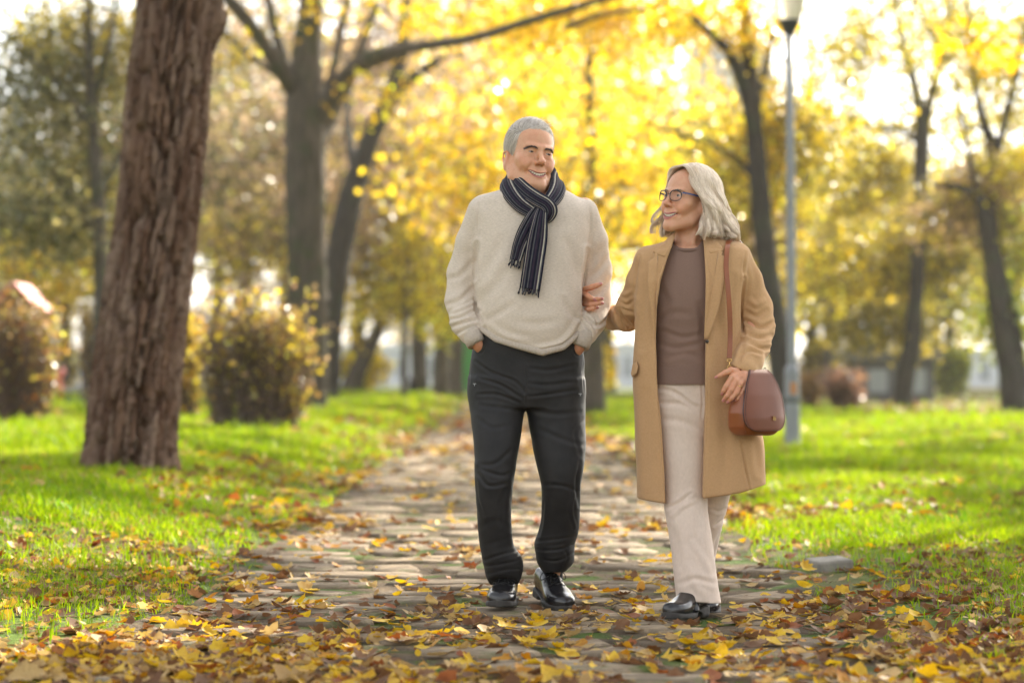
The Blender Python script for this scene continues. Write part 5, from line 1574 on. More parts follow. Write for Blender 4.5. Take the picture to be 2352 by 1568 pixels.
# sweater
SW1, SW2 = (0.70, 0.60, 0.50), (0.50, 0.42, 0.345)
M_sweat = knit("cream_sweater", SW1, SW2, 11, 0.95)
M_rib = knit("cream_rib", (0.67, 0.575, 0.48), (0.50, 0.42, 0.345), 11, 0.95, ribs=('X', 62), bump=0.8)
F = Field()
F.loft(rows_px([(418, 1190, 1262, -.058, .075), (432, 1162, 1292, -.072, .090), (448, 1112, 1322, -.085, .105), (475, 1092, 1352, -.102, .118), (520, 1090, 1356, -.122, .125),
                (580, 1092, 1350, -.138, .125), (650, 1091, 1340, -.152, .12), (700, 1097, 1337, -.162, .115), (745, 1102, 1337, -.165, .11), (780, 1107, 1333, -.158, .105), (800, 1110, 1330, -.150, .105), (840, 1112, 1328, -.145, .105)], YM, 2.4), k=0.0)
sl = [(1110, 486, .01, 37), (1080, 556, .03, 32), (1062, 626, .045, 34), (1058, 690, .03, 35), (1068, 738, -.015, 33), (1082, 764, -.05, 29)]
sr = [(1342, 486, .01, 31), (1362, 553, .03, 33), (1371, 622, .05, 33), (1369, 688, .04, 34), (1357, 738, -.015, 33), (1345, 764, -.05, 29)]
for A_ in (sl, sr):
    p, r = PP(A_, YM); F.poly(p, r, k=0.022)
hemx = np.array([1090, 1108, 1140, 1186, 1244, 1290, 1326, 1345]); hemy = np.array([752, 760, 784, 799, 815, 803, 772, 758])
def hem_cut(P):
    px = P[:, 0] / SM + CX; zz = CAM_Z - (np.interp(px, hemx, hemy) - HOR) * SM
    arms = (px < 1100) | (px > 1340)
    return np.where(arms, -0.2, zz - P[:, 2]).astype(np.float32) * 0.8
F.put(hem_cut, 'i', 0.012)
F.poly([W(1230, 390, YM + .01), W(1232, 436, YM - .012)], 0.076, 's', 0.01)
v, q = surface(F, (grid((1012 - CX) * SM, (1420 - CX) * SM, 0.0042), grid(YM - 0.20, YM + 0.16, 0.0042), grid(CAM_Z - (826 - HOR) * SM, CAM_Z - (405 - HOR) * SM, 0.0042)))
v = smooth_net(v, q, 3)
ST = [  # folds as they run on the sweater
    ([(1097, 560), (1094, 600), (1093, 640)], 5, -.012), ([(1347, 575), (1340, 640), (1337, 700)], 5, -.012), ([(1108, 742), (1096, 716), (1090, 690)], 4, -.012), ([(1336, 725), (1340, 700), (1340, 670)], 4, -.010),
    ([(1030, 735), (1060, 728), (1092, 712), (1104, 716)], 4, -.007), ([(1036, 752), (1066, 742), (1098, 735)], 4, -.008), ([(1050, 768), (1080, 752), (1108, 748)], 3.5, -.007), ([(1026, 700), (1056, 690), (1088, 660)], 6, -.006), ([(1030, 640), (1058, 632), (1088, 600)], 7, -.005), ([(1042, 715), (1070, 705), (1094, 690)], 4, .006),
    ([(1345, 712), (1365, 728), (1372, 748)], 4, -.007), ([(1338, 728), (1356, 742), (1366, 758)], 4, -.008), ([(1334, 740), (1348, 756), (1356, 770)], 3.5, -.007), ([(1398, 730), (1380, 745), (1362, 748)], 4, -.006), ([(1402, 640), (1380, 668), (1350, 690)], 6, -.006), ([(1398, 590), (1376, 620), (1352, 640)], 7, -.006),
    ([(1118, 770), (1150, 790), (1200, 800), (1246, 806)], 4, -.006), ([(1246, 806), (1290, 796), (1318, 774), (1330, 748)], 5, -.007), ([(1238, 800), (1280, 790), (1306, 768), (1322, 742)], 6, .005), ([(1125, 748), (1160, 772), (1210, 786)], 7, .005),
    ([(1150, 560), (1130, 600), (1105, 640)], 12, -.005), ([(1165, 620), (1140, 660), (1110, 690)], 12, -.004), ([(1300, 560), (1320, 610), (1332, 650)], 12, -.005), ([(1180, 700), (1150, 720), (1120, 735)], 8, -.004), ([(1190, 740), (1230, 746), (1280, 738)], 9, -.003), ([(1290, 690), (1310, 720), (1330, 735)], 7, -.004),
    ([(1100, 470), (1096, 520), (1098, 556)], 3, -.003), ([(1352, 470), (1356, 520), (1348, 570)], 3, -.003)]
v = creases(v, q, YM, ST); v = cloth_noise(v, q, 0.0022, 13, 4)
sw = add("sweater", v, q, M_sweat, man)
# ribbed hem band and cuffs
hx_ = np.linspace(1109, 1327, 44); Phem = []
T = loft_table(rows_px([(700, 1097, 1337, -.162, .115), (745, 1102, 1337, -.165, .11), (780, 1107, 1333, -.158, .105), (840, 1112, 1328, -.145, .105)], YM, 2.4))
for px in hx_:
    x = (px - CX) * SM; z = CAM_Z - (np.interp(px, hemx, hemy) - 5 - HOR) * SM
    g = [np.interp(z, T[:, 0], T[:, i]) for i in range(1, 6)]
    u = np.clip(abs((x - g[0]) / g[1]), 0, 0.999); yy = g[2] - g[3] * (1 - u ** g[4]) ** (1 / g[4])
    Phem.append((x, yy + 0.006, z))
v, f = tube(Phem, 0.0125, 16, 160, flat=1.0)
add("hem", v, f, M_rib, sw)
for pts in ([(1083, 765, -.055, 27), (1090, 780, -.068, 25.5), (1095, 790, -.072, 24.5)], [(1344, 765, -.055, 27), (1336, 782, -.068, 25.5), (1331, 796, -.072, 24.5)]):
    p, r = PP(pts, YM); d = p[2] - p[0]; d /= np.linalg.norm(d)
    pp = np.vstack([p[:1] - d * 0.006, p, p[2:] + d * 0.001, p[2:] - d * 0.012]); rr = np.concatenate([[r[0] * 0.94], r, [r[2] * 0.93, r[2] * 0.86]])
    v, f = tube(pp, rr, 28, None, cap=False, flat=0.92)
    add("cuff", v, f, M_rib, sw)

# trousers
M_trou = basic("charcoal_trousers", (0.014, 0.0135, 0.0142), (0.020, 0.019, 0.020), 20, 0.62, 0.3, bump=0.15, bscale=500, bdist=0.001, sheen=0.0)
F = Field()
F.loft(rows_px([(752, 1104, 1324, -.128, .11), (785, 1092, 1334, -.128, .12), (820, 1082, 1341, -.122, .135), (860, 1077, 1343, -.118, .145), (905, 1075, 1344, -.112, .14), (936, 1084, 1336, -.098, .125)], YM, 2.5), k=0)
def leg(rows):
    o = []
    for (py, xl, xr, dy, hd) in rows: o.append((py, xl, xr, dy - hd, dy + hd))
    return rows_px(o, YM, 2.2)
F.loft(leg([(870, 1078, 1208, .01, .11), (915, 1076, 1208, .005, .108), (960, 1081, 1202, -.015, .10), (1002, 1087, 1197, -.035, .092), (1050, 1091, 1188, -.05, .082), (1107, 1092, 1179, -.06, .072), (1157, 1095, 1175, -.045, .070), (1221, 1099, 1177, -.015, .070), (1253, 1103, 1182, .005, .074), (1278, 1107, 1198, .02, .082), (1300, 1111, 1202, .035, .084), (1326, 1117, 1197, .05, .082), (1346, 1126, 1190, .06, .078)]), k=0.02)
F.loft(leg([(870, 1208, 1344, .01, .11), (915, 1207, 1344, .01, .108), (960, 1212, 1345, .005, .10), (1034, 1225, 1346, -.01, .088), (1075, 1235, 1341, -.02, .078), (1107, 1243, 1334, -.02, .072), (1160, 1245, 1333, .005, .07), (1194, 1243, 1333, .03, .07), (1228, 1235, 1329, .06, .074), (1250, 1228, 1322, .08, .082), (1275, 1231, 1321, .095, .085), (1297, 1235, 1318, .11, .084), (1317, 1246, 1300, .12, .08)]), k=0.012)
F.put(lambda P: np.where(P[:, 0] < (1212 - CX) * SM, CAM_Z - (1321 - HOR) * SM - np.clip(P[:, 1] - (YM - 0.03), 0, 1) * 0.42 - P[:, 2], -0.1).astype(np.float32), 'i', 0.003)
v, q = surface(F, (grid((1068 - CX) * SM, (1352 - CX) * SM, 0.0038), grid(YM - 0.20, YM + 0.24, 0.0045), grid(CAM_Z - (1352 - HOR) * SM, CAM_Z - (750 - HOR) * SM, 0.0045)))
v = smooth_net(v, q, 3)
ST = [([(1092, 830), (1130, 856), (1180, 874), (1206, 900)], 5, -.006), ([(1100, 868), (1150, 884), (1196, 912)], 5, -.007), ([(1098, 905), (1140, 905), (1190, 922)], 5, -.006), ([(1104, 930), (1145, 935), (1188, 940)], 6, -.005), ([(1098, 960), (1130, 980), (1170, 975)], 7, -.004),
      ([(1218, 846), (1260, 850), (1320, 838)], 6, -.004), ([(1215, 880), (1260, 884), (1318, 876)], 6, -.005), ([(1214, 910), (1258, 905), (1325, 895)], 5, -.005), ([(1220, 940), (1270, 950), (1330, 945)], 8, -.004), ([(1207, 840), (1208, 880), (1205, 925)], 2.5, -.005),
      ([(1175, 1030), (1140, 1060), (1104, 1066)], 7, -.006), ([(1178, 1080), (1150, 1088), (1100, 1072)], 6, -.006), ([(1094, 1070), (1120, 1110), (1165, 1106)], 6, -.007), ([(1095, 1100), (1098, 1140), (1112, 1180)], 5, -.005), ([(1170, 1110), (1150, 1150), (1148, 1200)], 8, -.004), ([(1102, 1210), (1140, 1190), (1176, 1215)], 8, -.005), ([(1106, 1250), (1140, 1240), (1178, 1228)], 7, -.006),
      ([(1110, 1285), (1150, 1270), (1190, 1262)], 5, -.010), ([(1112, 1300), (1150, 1292), (1202, 1282)], 4.5, -.010), ([(1118, 1318), (1160, 1306), (1200, 1304)], 4, -.009), ([(1185, 1240), (1192, 1262), (1184, 1282)], 4, -.008),
      ([(1338, 1020), (1300, 1010), (1240, 985)], 8, -.004), ([(1344, 960), (1320, 990), (1330, 1040)], 6, -.004), ([(1330, 1060), (1322, 1110), (1330, 1160)], 6, -.008), ([(1246, 1110), (1290, 1112), (1326, 1126)], 6, -.005), ([(1318, 1120), (1312, 1170), (1322, 1210)], 5, .006), ([(1250, 1150), (1245, 1200), (1238, 1230)], 4, -.005),
      ([(1232, 1244), (1270, 1238), (1326, 1230)], 5, -.010), ([(1232, 1264), (1280, 1262), (1320, 1250)], 4.5, -.011), ([(1238, 1284), (1280, 1288), (1318, 1270)], 4.5, -.010), ([(1296, 1262), (1304, 1280), (1296, 1300)], 4, -.007),
      ([(1086, 790), (1080, 830), (1078, 880)], 2.5, -.004), ([(1340, 806), (1338, 850), (1340, 900)], 2.5, -.004), ([(1086, 800), (1105, 812), (1120, 790)], 2.5, -.005), ([(1342, 808), (1325, 818), (1310, 798)], 2.5, -.005), ([(1090, 880), (1102, 884), (1102, 930)], 1.8, -.003)]
v = creases(v, q, YM, [(a, w * 0.72, d * (0.26 if a[0][1] > 1195 else 0.55)) for a, w, d in ST]); v = cloth_noise(v, q, 0.0032, 10, 9)
tr = add("trousers", v, q, M_trou, man)
M_zip = basic("zip_metal", (0.25, 0.25, 0.26), None, rough=0.3, metal=1.0)
for px, py, w_, h_, dy in ((1090, 881, 9, 3, -.105), (1333, 904, 10, 3, -.075)):
    v, f = box(W(px, py, YM + dy), (w_ * SM * .8, 0.008, h_ * SM * .5)); add("zip", v, f, M_zip, tr, False)
    v, f = box(W(px, py + 3, YM + dy - 0.004), (1.6 * SM, 0.006, 4 * SM)); add("zip_pull", v, f, M_zip, tr, False)

# scarf
def stripes(s):
    """colour across the scarf: navy with cream and grey lines"""
    navy, cream, grey, plum = np.array([0.014, 0.014, 0.026]), np.array([0.50, 0.46, 0.37]), np.array([0.11, 0.11, 0.115]), np.array([0.045, 0.032, 0.050])
    e = [(-1.0, navy), (-.86, cream), (-.79, plum), (-.66, grey), (-.52, navy), (-.36, cream), (-.29, grey), (-.20, navy), (-.02, plum), (.08, cream), (.15, navy), (.30, grey), (.42, plum), (.52, navy), (.62, cream), (.69, grey), (.80, navy), (1.01, navy)]
    b = np.array([a for a, _ in e]); c = np.array([x for _, x in e])
    return c[np.clip(np.searchsorted(b, s, 'right') - 1, 0, len(c) - 1)]


def ribbon(path, wid, thick, wdir, seg=60, nx=40, wave=0.0, gather=0.0):
    """a soft flat band: path points, widths, thickness, width direction per point; returns mesh and stripe colours"""
    k = len(path)
    D = catmull(np.column_stack([np.asarray(path, float), np.broadcast_to(np.asarray(wid, float), (k,)), np.broadcast_to(np.asarray(thick, float), (k,)), np.asarray(wdir, float)]), seg)
    P, w_, t_, d_ = D[:, :3], D[:, 3], D[:, 4], D[:, 5:8]
    T = np.gradient(P, axis=0); T /= np.linalg.norm(T, axis=1, keepdims=True)
    d_ = d_ - T * (d_ * T).sum(1, keepdims=True); d_ /= np.linalg.norm(d_, axis=1, keepdims=True); n_ = np.cross(T, d_)
    a = np.linspace(0, 2 * math.pi, nx * 2, endpoint=False); cs, sn = np.cos(a), np.sin(a)
    lx = np.sign(cs) * np.abs(cs) ** 0.7; ly = np.sign(sn) * np.abs(sn) ** 0.8
    wob = wave * np.sin(lx[None] * 7 + np.linspace(0, 3, seg)[:, None]) + 0.5 * wave * np.sin(lx[None] * 15 + 2 + np.linspace(0, 5, seg)[:, None])
    V = P[:, None] + d_[:, None] * (lx[None, :, None] * w_[:, None, None] / 2) + n_[:, None] * ((ly[None] * t_[:, None] / 2 + wob)[..., None])
    m = nx * 2; i = np.arange(seg - 1)[:, None] * m; j = np.arange(m)[None]; j2 = (j + 1) % m
    q = np.stack([i + j, i + j2, i + m + j2, i + m + j], -1).reshape(-1, 4)
    c = np.broadcast_to(stripes(lx)[None], (seg, m, 3)).reshape(-1, 3)
    V = V.reshape(-1, 3); kk = len(V)
    V = np.vstack([V, P[:1], P[-1:]]); jj = np.arange(m); c = np.vstack([c, c[:1], c[:1]])
    t = np.vstack([np.stack([np.full(m, kk), (jj + 1) % m, jj], 1), np.stack([np.full(m, kk + 1), (seg - 1) * m + jj, (seg - 1) * m + (jj + 1) % m], 1)])
    return V, [q, t], c, (P, d_, w_, n_)


M_scarf = basic("scarf_knit", (1, 1, 1), (0.72, 0.72, 0.75), 160, 0.95, 0.1, bump=0.5, bscale=330, bdist=0.003, attr=True, stretch=(1, 1, 0.3), sheen=0.15)
def sp(px, py, dy): return tuple(W(px, py, YM + dy))
scarf = MB()
DX, DZ = (1, 0, 0), (0, 0, 1)
def band(pts, wid, thick, dirs, **k):
    V, f, c, info = ribbon([sp(*p) for p in pts], [w * SM for w in wid], [t * SM for t in thick], dirs, **k); scarf.put(V, f, c); return info
# outer left wrap, back of the neck and right wrap
band([(1222, 488, -.128), (1196, 470, -.118), (1174, 444, -.085), (1165, 420, -.03), (1176, 404, .05), (1222, 398, .10), (1268, 404, .06), (1281, 422, -.01), (1277, 444, -.075), (1258, 470, -.118), (1246, 484, -.128)],
     [30, 36, 40, 42, 42, 42, 42, 42, 40, 34, 26], [15, 17, 18, 18, 16, 16, 16, 18, 18, 17, 14], [(.55, 0, .85), (.60, -.1, .8), (.80, -.2, .55), (.75, -.3, .55), (.2, .2, 1), (0, .2, 1), (-.2, .2, 1), (-.75, -.3, .55), (-.80, -.2, .55), (-.65, -.1, .75), (-.55, 0, .85)], seg=110, wave=0.0012)
# front band crossing down to the knot and over it
band([(1176, 404, -.01), (1190, 420, -.075), (1212, 442, -.112), (1236, 458, -.135), (1256, 470, -.146), (1264, 484, -.146), (1258, 500, -.134), (1247, 504, -.118)],
     [22, 30, 34, 34, 34, 34, 26, 16], [14, 16, 17, 18, 18, 18, 16, 10], [(.55, -.2, .75), (.6, -.2, .8), (.6, -.1, .8), (.55, -.1, .85), (.75, -.1, .65), (1, -.1, .1), (.8, 0, -.5), (.6, 0, -.7)], seg=90, wave=0.0012)
# tails
i1 = band([(1238, 478, -.132), (1224, 500, -.146), (1208, 530, -.153), (1194, 562, -.160), (1184, 598, -.166)], [20, 32, 36, 32, 27], [12, 11, 9, 8, 7], [(.9, 0, .35), (.92, .05, .3), (.93, .1, .25), (.95, .12, .2), (.97, .1, .12)], seg=60, wave=0.0028)
i2 = band([(1246, 480, -.136), (1241, 505, -.158), (1234, 550, -.168), (1225, 610, -.176), (1217, 664, -.180)], [22, 34, 46, 47, 47], [14, 12, 9, 8, 7], [(1, 0, .1), (1, 0, .1), (1, .05, .1), (1, .0, .08), (1, 0, .05)], seg=80, wave=0.0026)
sc = scarf.build("scarf", M_scarf, man)
for (P, d_, w_, n_), nf, ln in ((i1, 20, 13), (i2, 28, 11)):
    fr = MB()
    for k in range(nf):
        u = (k + 0.5) / nf * 2 - 1
        a = P[-1] + d_[-1] * u * w_[-1] / 2 * 0.98; l = ln * SM * rng.uniform(0.6, 1.2); T_ = P[-1] - P[-2]; T_ /= np.linalg.norm(T_)
        b_ = a + T_ * l + rng.normal(0, 0.003, 3)
        v, f = tube([a - T_ * 0.004, (a + b_) / 2 + rng.normal(0, 0.0012, 3), b_, b_ + T_ * 0.003], [0.0019, 0.0017, 0.0026, 0.0008], 6); fr.put(v, f, stripes(np.array([u]))[0])
    o = fr.build("fringe", M_scarf, sc); o["kind"] = "stuff"

# shoes
M_shoe = basic("black_leather", (0.010, 0.010, 0.012), (0.016, 0.015, 0.016), 14, 0.22, 0.6, bump=0.12, bscale=120, bdist=0.002)
M_sole = basic("shoe_sole", (0.030, 0.027, 0.024), (0.05, 0.045, 0.04), 30, 0.65, 0.3, bump=0.2, bscale=90)
M_lace = basic("shoe_lace", (0.010, 0.010, 0.010), None, rough=0.8)


def shoe_parts(L, wd, heel, ht=1.0):
    """upper and sole of a right-angled shoe, heel at y = 0, toe at y = -L, sole on z = 0"""
    t = np.array([0.0, .06, .2, .38, .52, .66, .78, .88, .95, 1.0]); w = np.array([.55, .72, .76, .78, .88, 1.0, .98, .84, .62, .12]) * wd / 2
    h = np.array([.075, .094, .100, .094, .076, .060, .052, .047, .040, .024]) * ht
    z0 = np.array([heel, heel, heel * .9, heel * .6, heel * .35, .012, .010, .011, .013, .015])
    up = Field().loft([(-a * L, 0, ww, zz + (hh) / 2 - 0.004, hh / 2 + 0.004) for a, ww, hh, zz in zip(t, w, h, z0)], axis=1, n=2.5)
    def top(P):   # ankle opening
        return (P[:, 2] - (heel + 0.085 * ht + 0.10 * 0)).astype(np.float32)
    up.put(top, 'i', 0.01)
    so = Field().loft([(-a * L * 1.012 + .002, 0, ww + 0.0035, zz / 2 + 0.004, max(zz / 2 + 0.005, 0.006)) for a, ww, zz in zip(t, w, z0)], axis=1, n=6)
    so.ell((0, -L * 0.36, 0.0), (0.2, L * 0.10, heel * 0.62), 's', 0.004)
    out = []
    for f in (up, so):
        v, q = surface(f, (grid(-wd * .62, wd * .62, 0.0026), grid(-L * 1.04, 0.012, 0.003), grid(-0.012, heel + .125, 0.0024)), 2.0)
        out.append((smooth_net(v, q, 1), q))
    return out


def place_shoe(parent, parts, pos, yaw, pitch, roll=0.0, pivot=(0, 0, 0), details=None, length=0.29):
    """put a shoe down: pos is where the pivot point of the sole goes"""
    R = np.array(Matrix.Rotation(yaw, 3, 'Z') @ Matrix.Rotation(pitch, 3, 'X') @ Matrix.Rotation(roll, 3, 'Y'))
    tf = lambda p: (np.asarray(p, float) - pivot) @ R.T + pos
    (vu, qu), (vs, qs) = parts
    sh = add("shoe", tf(vu), qu, M_shoe, parent)
    add("sole", tf(vs), qs, M_sole, sh)
    if details: details(sh, tf)


def derby(sh, tf):
    L = 0.292
    def surf(x, t):
        ts = [0.0, .06, .2, .38, .52, .66, .78, .88, .95, 1.0]
        w = np.interp(t, ts, np.array([.55, .72, .76, .78, .88, 1.0, .98, .84, .62, .12]) * 0.052); h = np.interp(t, ts, np.array([.075, .094, .100, .094, .076, .060, .052, .047, .040, .024])); z0 = np.interp(t, ts, [.026, .026, .0234, .0156, .009, .012, .010, .011, .013, .015])
        u = min(abs(x) / w, .98); return np.array([x, -t * L, z0 + h / 2 - .004 + (h / 2 + .004) * (1 - u ** 2.5) ** .4 + 0.0012])
    mb = MB()
    for t in (0.40, 0.46, 0.52, 0.575):
        for s in (-1, 1):
            pts = [surf(s * x, t + 0.02 * (1 - abs(x) / .022)) for x in (0.022, .014, .006)] + [surf(-s * 0.004, t + .03)]
            v, f = tube(tf(np.array(pts)), 0.0016, 6, 12); mb.put(v, f)
    for s in (-1, 1):   # bow loops and ends
        a = surf(0, 0.40)
        pts = [a, a + [s * .020, -.004, .010], a + [s * .044, -.008, -.002], a + [s * .046, -.012, -.022], a + [s * .026, -.014, -.012], a + [s * .004, -.006, .002]]
        v, f = tube(tf(np.array(pts)), 0.0014, 6, 30); mb.put(v, f)
        pts = [a, a + [s * .010, -.018, .0], a + [s * .016, -.034, -.016], a + [s * .020, -.046, -.026]]
        v, f = tube(tf(np.array(pts)), 0.0014, 6, 14); mb.put(v, f)
    mb.build("laces", M_lace, sh)
    mb = MB()   # seams: facing edges, vamp and toe cap
    for s in (-1, 1):
        v, f = tube(tf(np.array([surf(s * .008, .36), surf(s * .011, .48), surf(s * .016, .58), surf(s * .030, .60), surf(s * .040, .52)])), 0.0013, 5, 24); mb.put(v, f)
        v, f = tube(tf(np.array([surf(s * .041, .30), surf(s * .037, .40), surf(s * .030, .50)])), 0.0011, 5, 12); mb.put(v, f)
    mb.build("seam", M_shoe, sh)


M_sock = basic("black_sock", (0.012, 0.012, 0.014), None, rough=0.9)
for pts in ([(1158, 1290, .055, 21), (1160, 1335, .07, 20), (1160, 1362, .06, 19)], [(1272, 1270, .13, 22), (1272, 1318, .15, 21), (1275, 1350, .13, 19)]):
    p, r = PP(pts, YM); v, f = tube(p, r, 16, 10); add("sock", v, f, M_sock, man)
SP_M = shoe_parts(0.292, 0.104, 0.026)
g0 = 0.0
place_shoe(man, SP_M, np.array([*W(1166, 1000, 8.845)[:2], g0 + 0.006]), math.radians(-6), math.radians(-4), 0, (0, 0, 0), derby)
place_shoe(man, SP_M, np.array([*W(1288, 1000, 8.74)[:2], g0 + 0.002]), math.radians(17), math.radians(7), 0, (0, -0.23, 0), derby)
# ------------------------------------------------------------------ the woman
YF = 8.56; SF = YF / FPX
woman = empty("person", ((1580 - CX) * SF, YF, 0.0), "smiling woman with silver bob and glasses in camel coat, holding the man's arm", "person")
HF = Head(W(1583, 458, YF + 0.01), 0.955, math.radians(-50), math.radians(-7), math.radians(3), 'f')
F = Field()
F.put(HF.field, 'u', 0.01, HF.c, 0.19)
nk = HF.world(np.array([(0, 0.020, -0.06), (0, 0.022, -0.11)]))
F.poly([nk[0], nk[1], W(1583, 545, YF + 0.025), W(1582, 590, YF + 0.02)], [0.044, 0.045, 0.047, 0.060], k=0.020)
for s in (-1, 1):   # the cords of the neck
    F.poly([HF.world(np.array([(s * 0.045, 0.02, -0.07)]))[0], W(1580 + s * 9, 568, YF - 0.032)], [0.010, 0.007], k=0.012)
F.loft(rows_px([(568, 1530, 1634, -.045, .06), (600, 1500, 1668, -.07, .075), (670, 1512, 1642, -.085, .08), (740, 1514, 1636, -.085, .08), (840, 1512, 1630, -.08, .08), (900, 1500, 1650, -.07, .09), (940, 1505, 1650, -.06, .09)], YF), k=0.02)
# right arm: back round the man's arm, the hand coming out in front of his sleeve
YHd = YM + 0.005
armR_ = np.array([W(1490, 600, YF + .0), W(1464, 665, YF + .05), W(1440, 722, YF + .13), W(1404, 726, 8.86), W(1366, 708, 8.865), W(1345, 694, 8.82)])
F.poly(armR_, np.array([26, 24, 22, 20, 15, 11]) * SF, k=0.02)
def pf(pts): return np.array([W(*p) for p in pts])
F.poly(pf([(1345, 694, 8.82), (1338, 684, 8.775), (1336, 676, 8.735)]), np.array([11, 11, 8]) * SF, k=0.012)
F.poly(pf([(1342, 700, 8.80), (1337, 698, 8.755), (1336, 702, 8.735)]), np.array([11, 9, 8]) * SF, k=0.012)
FING1 = [([(1336, 668, 8.735), (1346, 664, 8.690), (1358, 660, 8.650), (1370, 656, 8.638), (1380, 652.5, 8.640)], [7.5, 7.0, 6.6, 6.4, 4.6]),
         ([(1336, 671, 8.735), (1342, 675, 8.690), (1350, 680, 8.648), (1358, 684.5, 8.632), (1366, 688.5, 8.634)], [6.8, 6.4, 6.0, 5.6, 4.2]),
         ([(1336, 684, 8.735), (1344, 687, 8.690), (1358, 689, 8.645), (1371, 687, 8.632), (1383, 686, 8.640)], [6.2, 6.0, 5.6, 5.2, 4.0]),
         ([(1335, 697, 8.735), (1343, 699, 8.690), (1357, 699.5, 8.645), (1372, 697.5, 8.632), (1384, 696, 8.640)], [6.2, 5.9, 5.7, 5.2, 4.0]),
         ([(1335, 708, 8.735), (1342, 710.5, 8.692), (1352, 710.5, 8.650), (1363, 708, 8.640), (1373, 706, 8.646)], [5.6, 5.3, 5.0, 4.6, 3.6])]
for p, r in FING1: F.poly(pf(p), np.array(r) * SF, k=0.0035)
# left arm and the hand resting on the bag
armL_ = np.array([W(1690, 605, YF), W(1714, 660, YF + .03), W(1732, 725, YF + .02), W(1724, 800, YF - .06), W(1714, 858, YF - .165)])
F.poly(armL_, np.array([26, 24, 21, 18, 13]) * SF, k=0.02)
YB_ = YF - 0.20
F.poly(pf([(1716, 856, YB_ + .02), (1705, 866, YB_), (1690, 866, YB_ - .004)]), np.array([13.0, 13.5, 11]) * SF, k=0.012, sy=0.75)
F.poly(pf([(1716, 862, YB_ + .02), (1709, 874, YB_ - .004), (1704, 880, YB_ - .006)]), np.array([12.5, 12.5, 10]) * SF, k=0.012, sy=0.75)
FING2 = [([(1692, 853, YB_ + .010), (1679, 850, YB_ - .004), (1667, 855, YB_ - .012), (1655, 861.5, YB_ - .012), (1644, 866.5, YB_ - .006)], [8.5, 7.4, 6.4, 5.4, 3.6]),
         ([(1690, 862, YB_ - .006), (1682, 866, YB_ - .016), (1668.5, 886, YB_ - .022), (1662.5, 896, YB_ - .018), (1658.5, 904.5, YB_ - .008)], [7.5, 7.2, 6.2, 5.4, 4.2]),
         ([(1697, 868, YB_ - .008), (1691, 875, YB_ - .020), (1680, 894, YB_ - .026), (1670, 908.5, YB_ - .022), (1661.5, 919.5, YB_ - .010)], [7.2, 7.0, 6.2, 5.6, 4.3]),
         ([(1705, 874, YB_ - .008), (1701.5, 881, YB_ - .020), (1692, 901.5, YB_ - .026), (1681, 914, YB_ - .022), (1671.5, 923, YB_ - .010)], [7.2, 6.8, 6.0, 5.5, 4.3]),
         ([(1713, 880, YB_ - .004), (1712.5, 887, YB_ - .014), (1703.5, 903.5, YB_ - .020), (1696, 914.5, YB_ - .018), (1689.5, 923, YB_ - .008)], [6.4, 6.0, 5.2, 4.8, 3.8])]
for p, r in FING2: F.poly(pf(p), np.array(r) * SF, k=0.0035)
for p in [[(1692, 872, YB_ - .016), (1704, 862, YB_ - .014)], [(1702, 879, YB_ - .016), (1709, 866, YB_ - .013)]]: F.poly(pf(p), 0.0022, k=0.006)    # tendons
legF = [(930, 1566, -.0, 42), (1056, 1571, -.03, 34), (1141, 1576, -.035, 26), (1250, 1588, -.08, 22), (1350, 1602, -.10, 15), (1380, 1600, -.10, 13)]
legB = [(930, 1600, .02, 42), (1056, 1630, .05, 34), (1141, 1640, .09, 26), (1250, 1626, .15, 20), (1350, 1618, .22, 14), (1385, 1618, .20, 12)]
for A_ in (legF, legB):
    p, r = PP([(a[1], a[0], a[2], a[3]) for a in A_], YF); F.poly(p, r, k=0.02)
zt = float(W(0, 386, YF)[2])
def zpx(py): return CAM_Z - (py - HOR) * SF
v, q = surface(F, (grid((1325 - CX) * SF, (1765 - CX) * SF, 0.0028), grid(YF - 0.26, YF + 0.34, 0.0028), zgrid([(0.0, zpx(950), 0.012), (zpx(950), zpx(840), 0.0024), (zpx(840), zpx(720), 0.006), (zpx(720), zpx(640), 0.0022), (zpx(640), zpx(590), 0.006), (zpx(590), zt + 0.02, 0.0023)])))
v = smooth_net(v, q, 1, 0.3)
SKIN_F = (0.61, 0.325, 0.20)
c = HF.skin_colours(v, SKIN_F, (0.42, 0.15, 0.13))
low = v[:, 2] < zpx(600); c[low] = np.array(SKIN_F) * (0.97, 0.88, 0.84)
for FG in (FING1, FING2):
    for k, (p, r) in enumerate(FG):
        P = pf(p); tip, pre = P[-1], P[-2]; d = tip - pre; d /= np.linalg.norm(d)
        cn = tip + d * 0.001 + np.array([0, -0.006, 0.0]) + (np.array([0.001, 0, 0.004]) if (FG is FING1 and k == 0) else 0)
        m = np.linalg.norm((v - cn) - ((v - cn) @ d)[:, None] * d * 0.35, axis=1) < 0.0056
        c[m] = (0.46, 0.18, 0.17) if FG is FING1 else (0.50, 0.21, 0.19)
add("body", v, q, M_skin, woman, True, c)
HF.eyes(woman, M_iris_w, (-0.15, -1.0, 0.12)); HF.teeth(woman)
S = []
for s in (-1, 1):
    bb = catmull(np.array([(s * 0.013, -0.0970, 0.0150), (s * 0.024, -0.0965, 0.0190), (s * 0.036, -0.0900, 0.0200), (s * 0.048, -0.0770, 0.0140)]), 50)
    for i in range(50):
        for _ in range(3):
            p = bb[i] + rng.normal(0, 0.0009, 3) * [1, 0.2, 1]; d = np.array([s * 0.006, 0.0015, 0.0015 - 0.004 * i / 50]) + rng.normal(0, 0.001, 3)
            S.append([p, p + d * 0.5 + [0, -0.0008, 0], p + d])
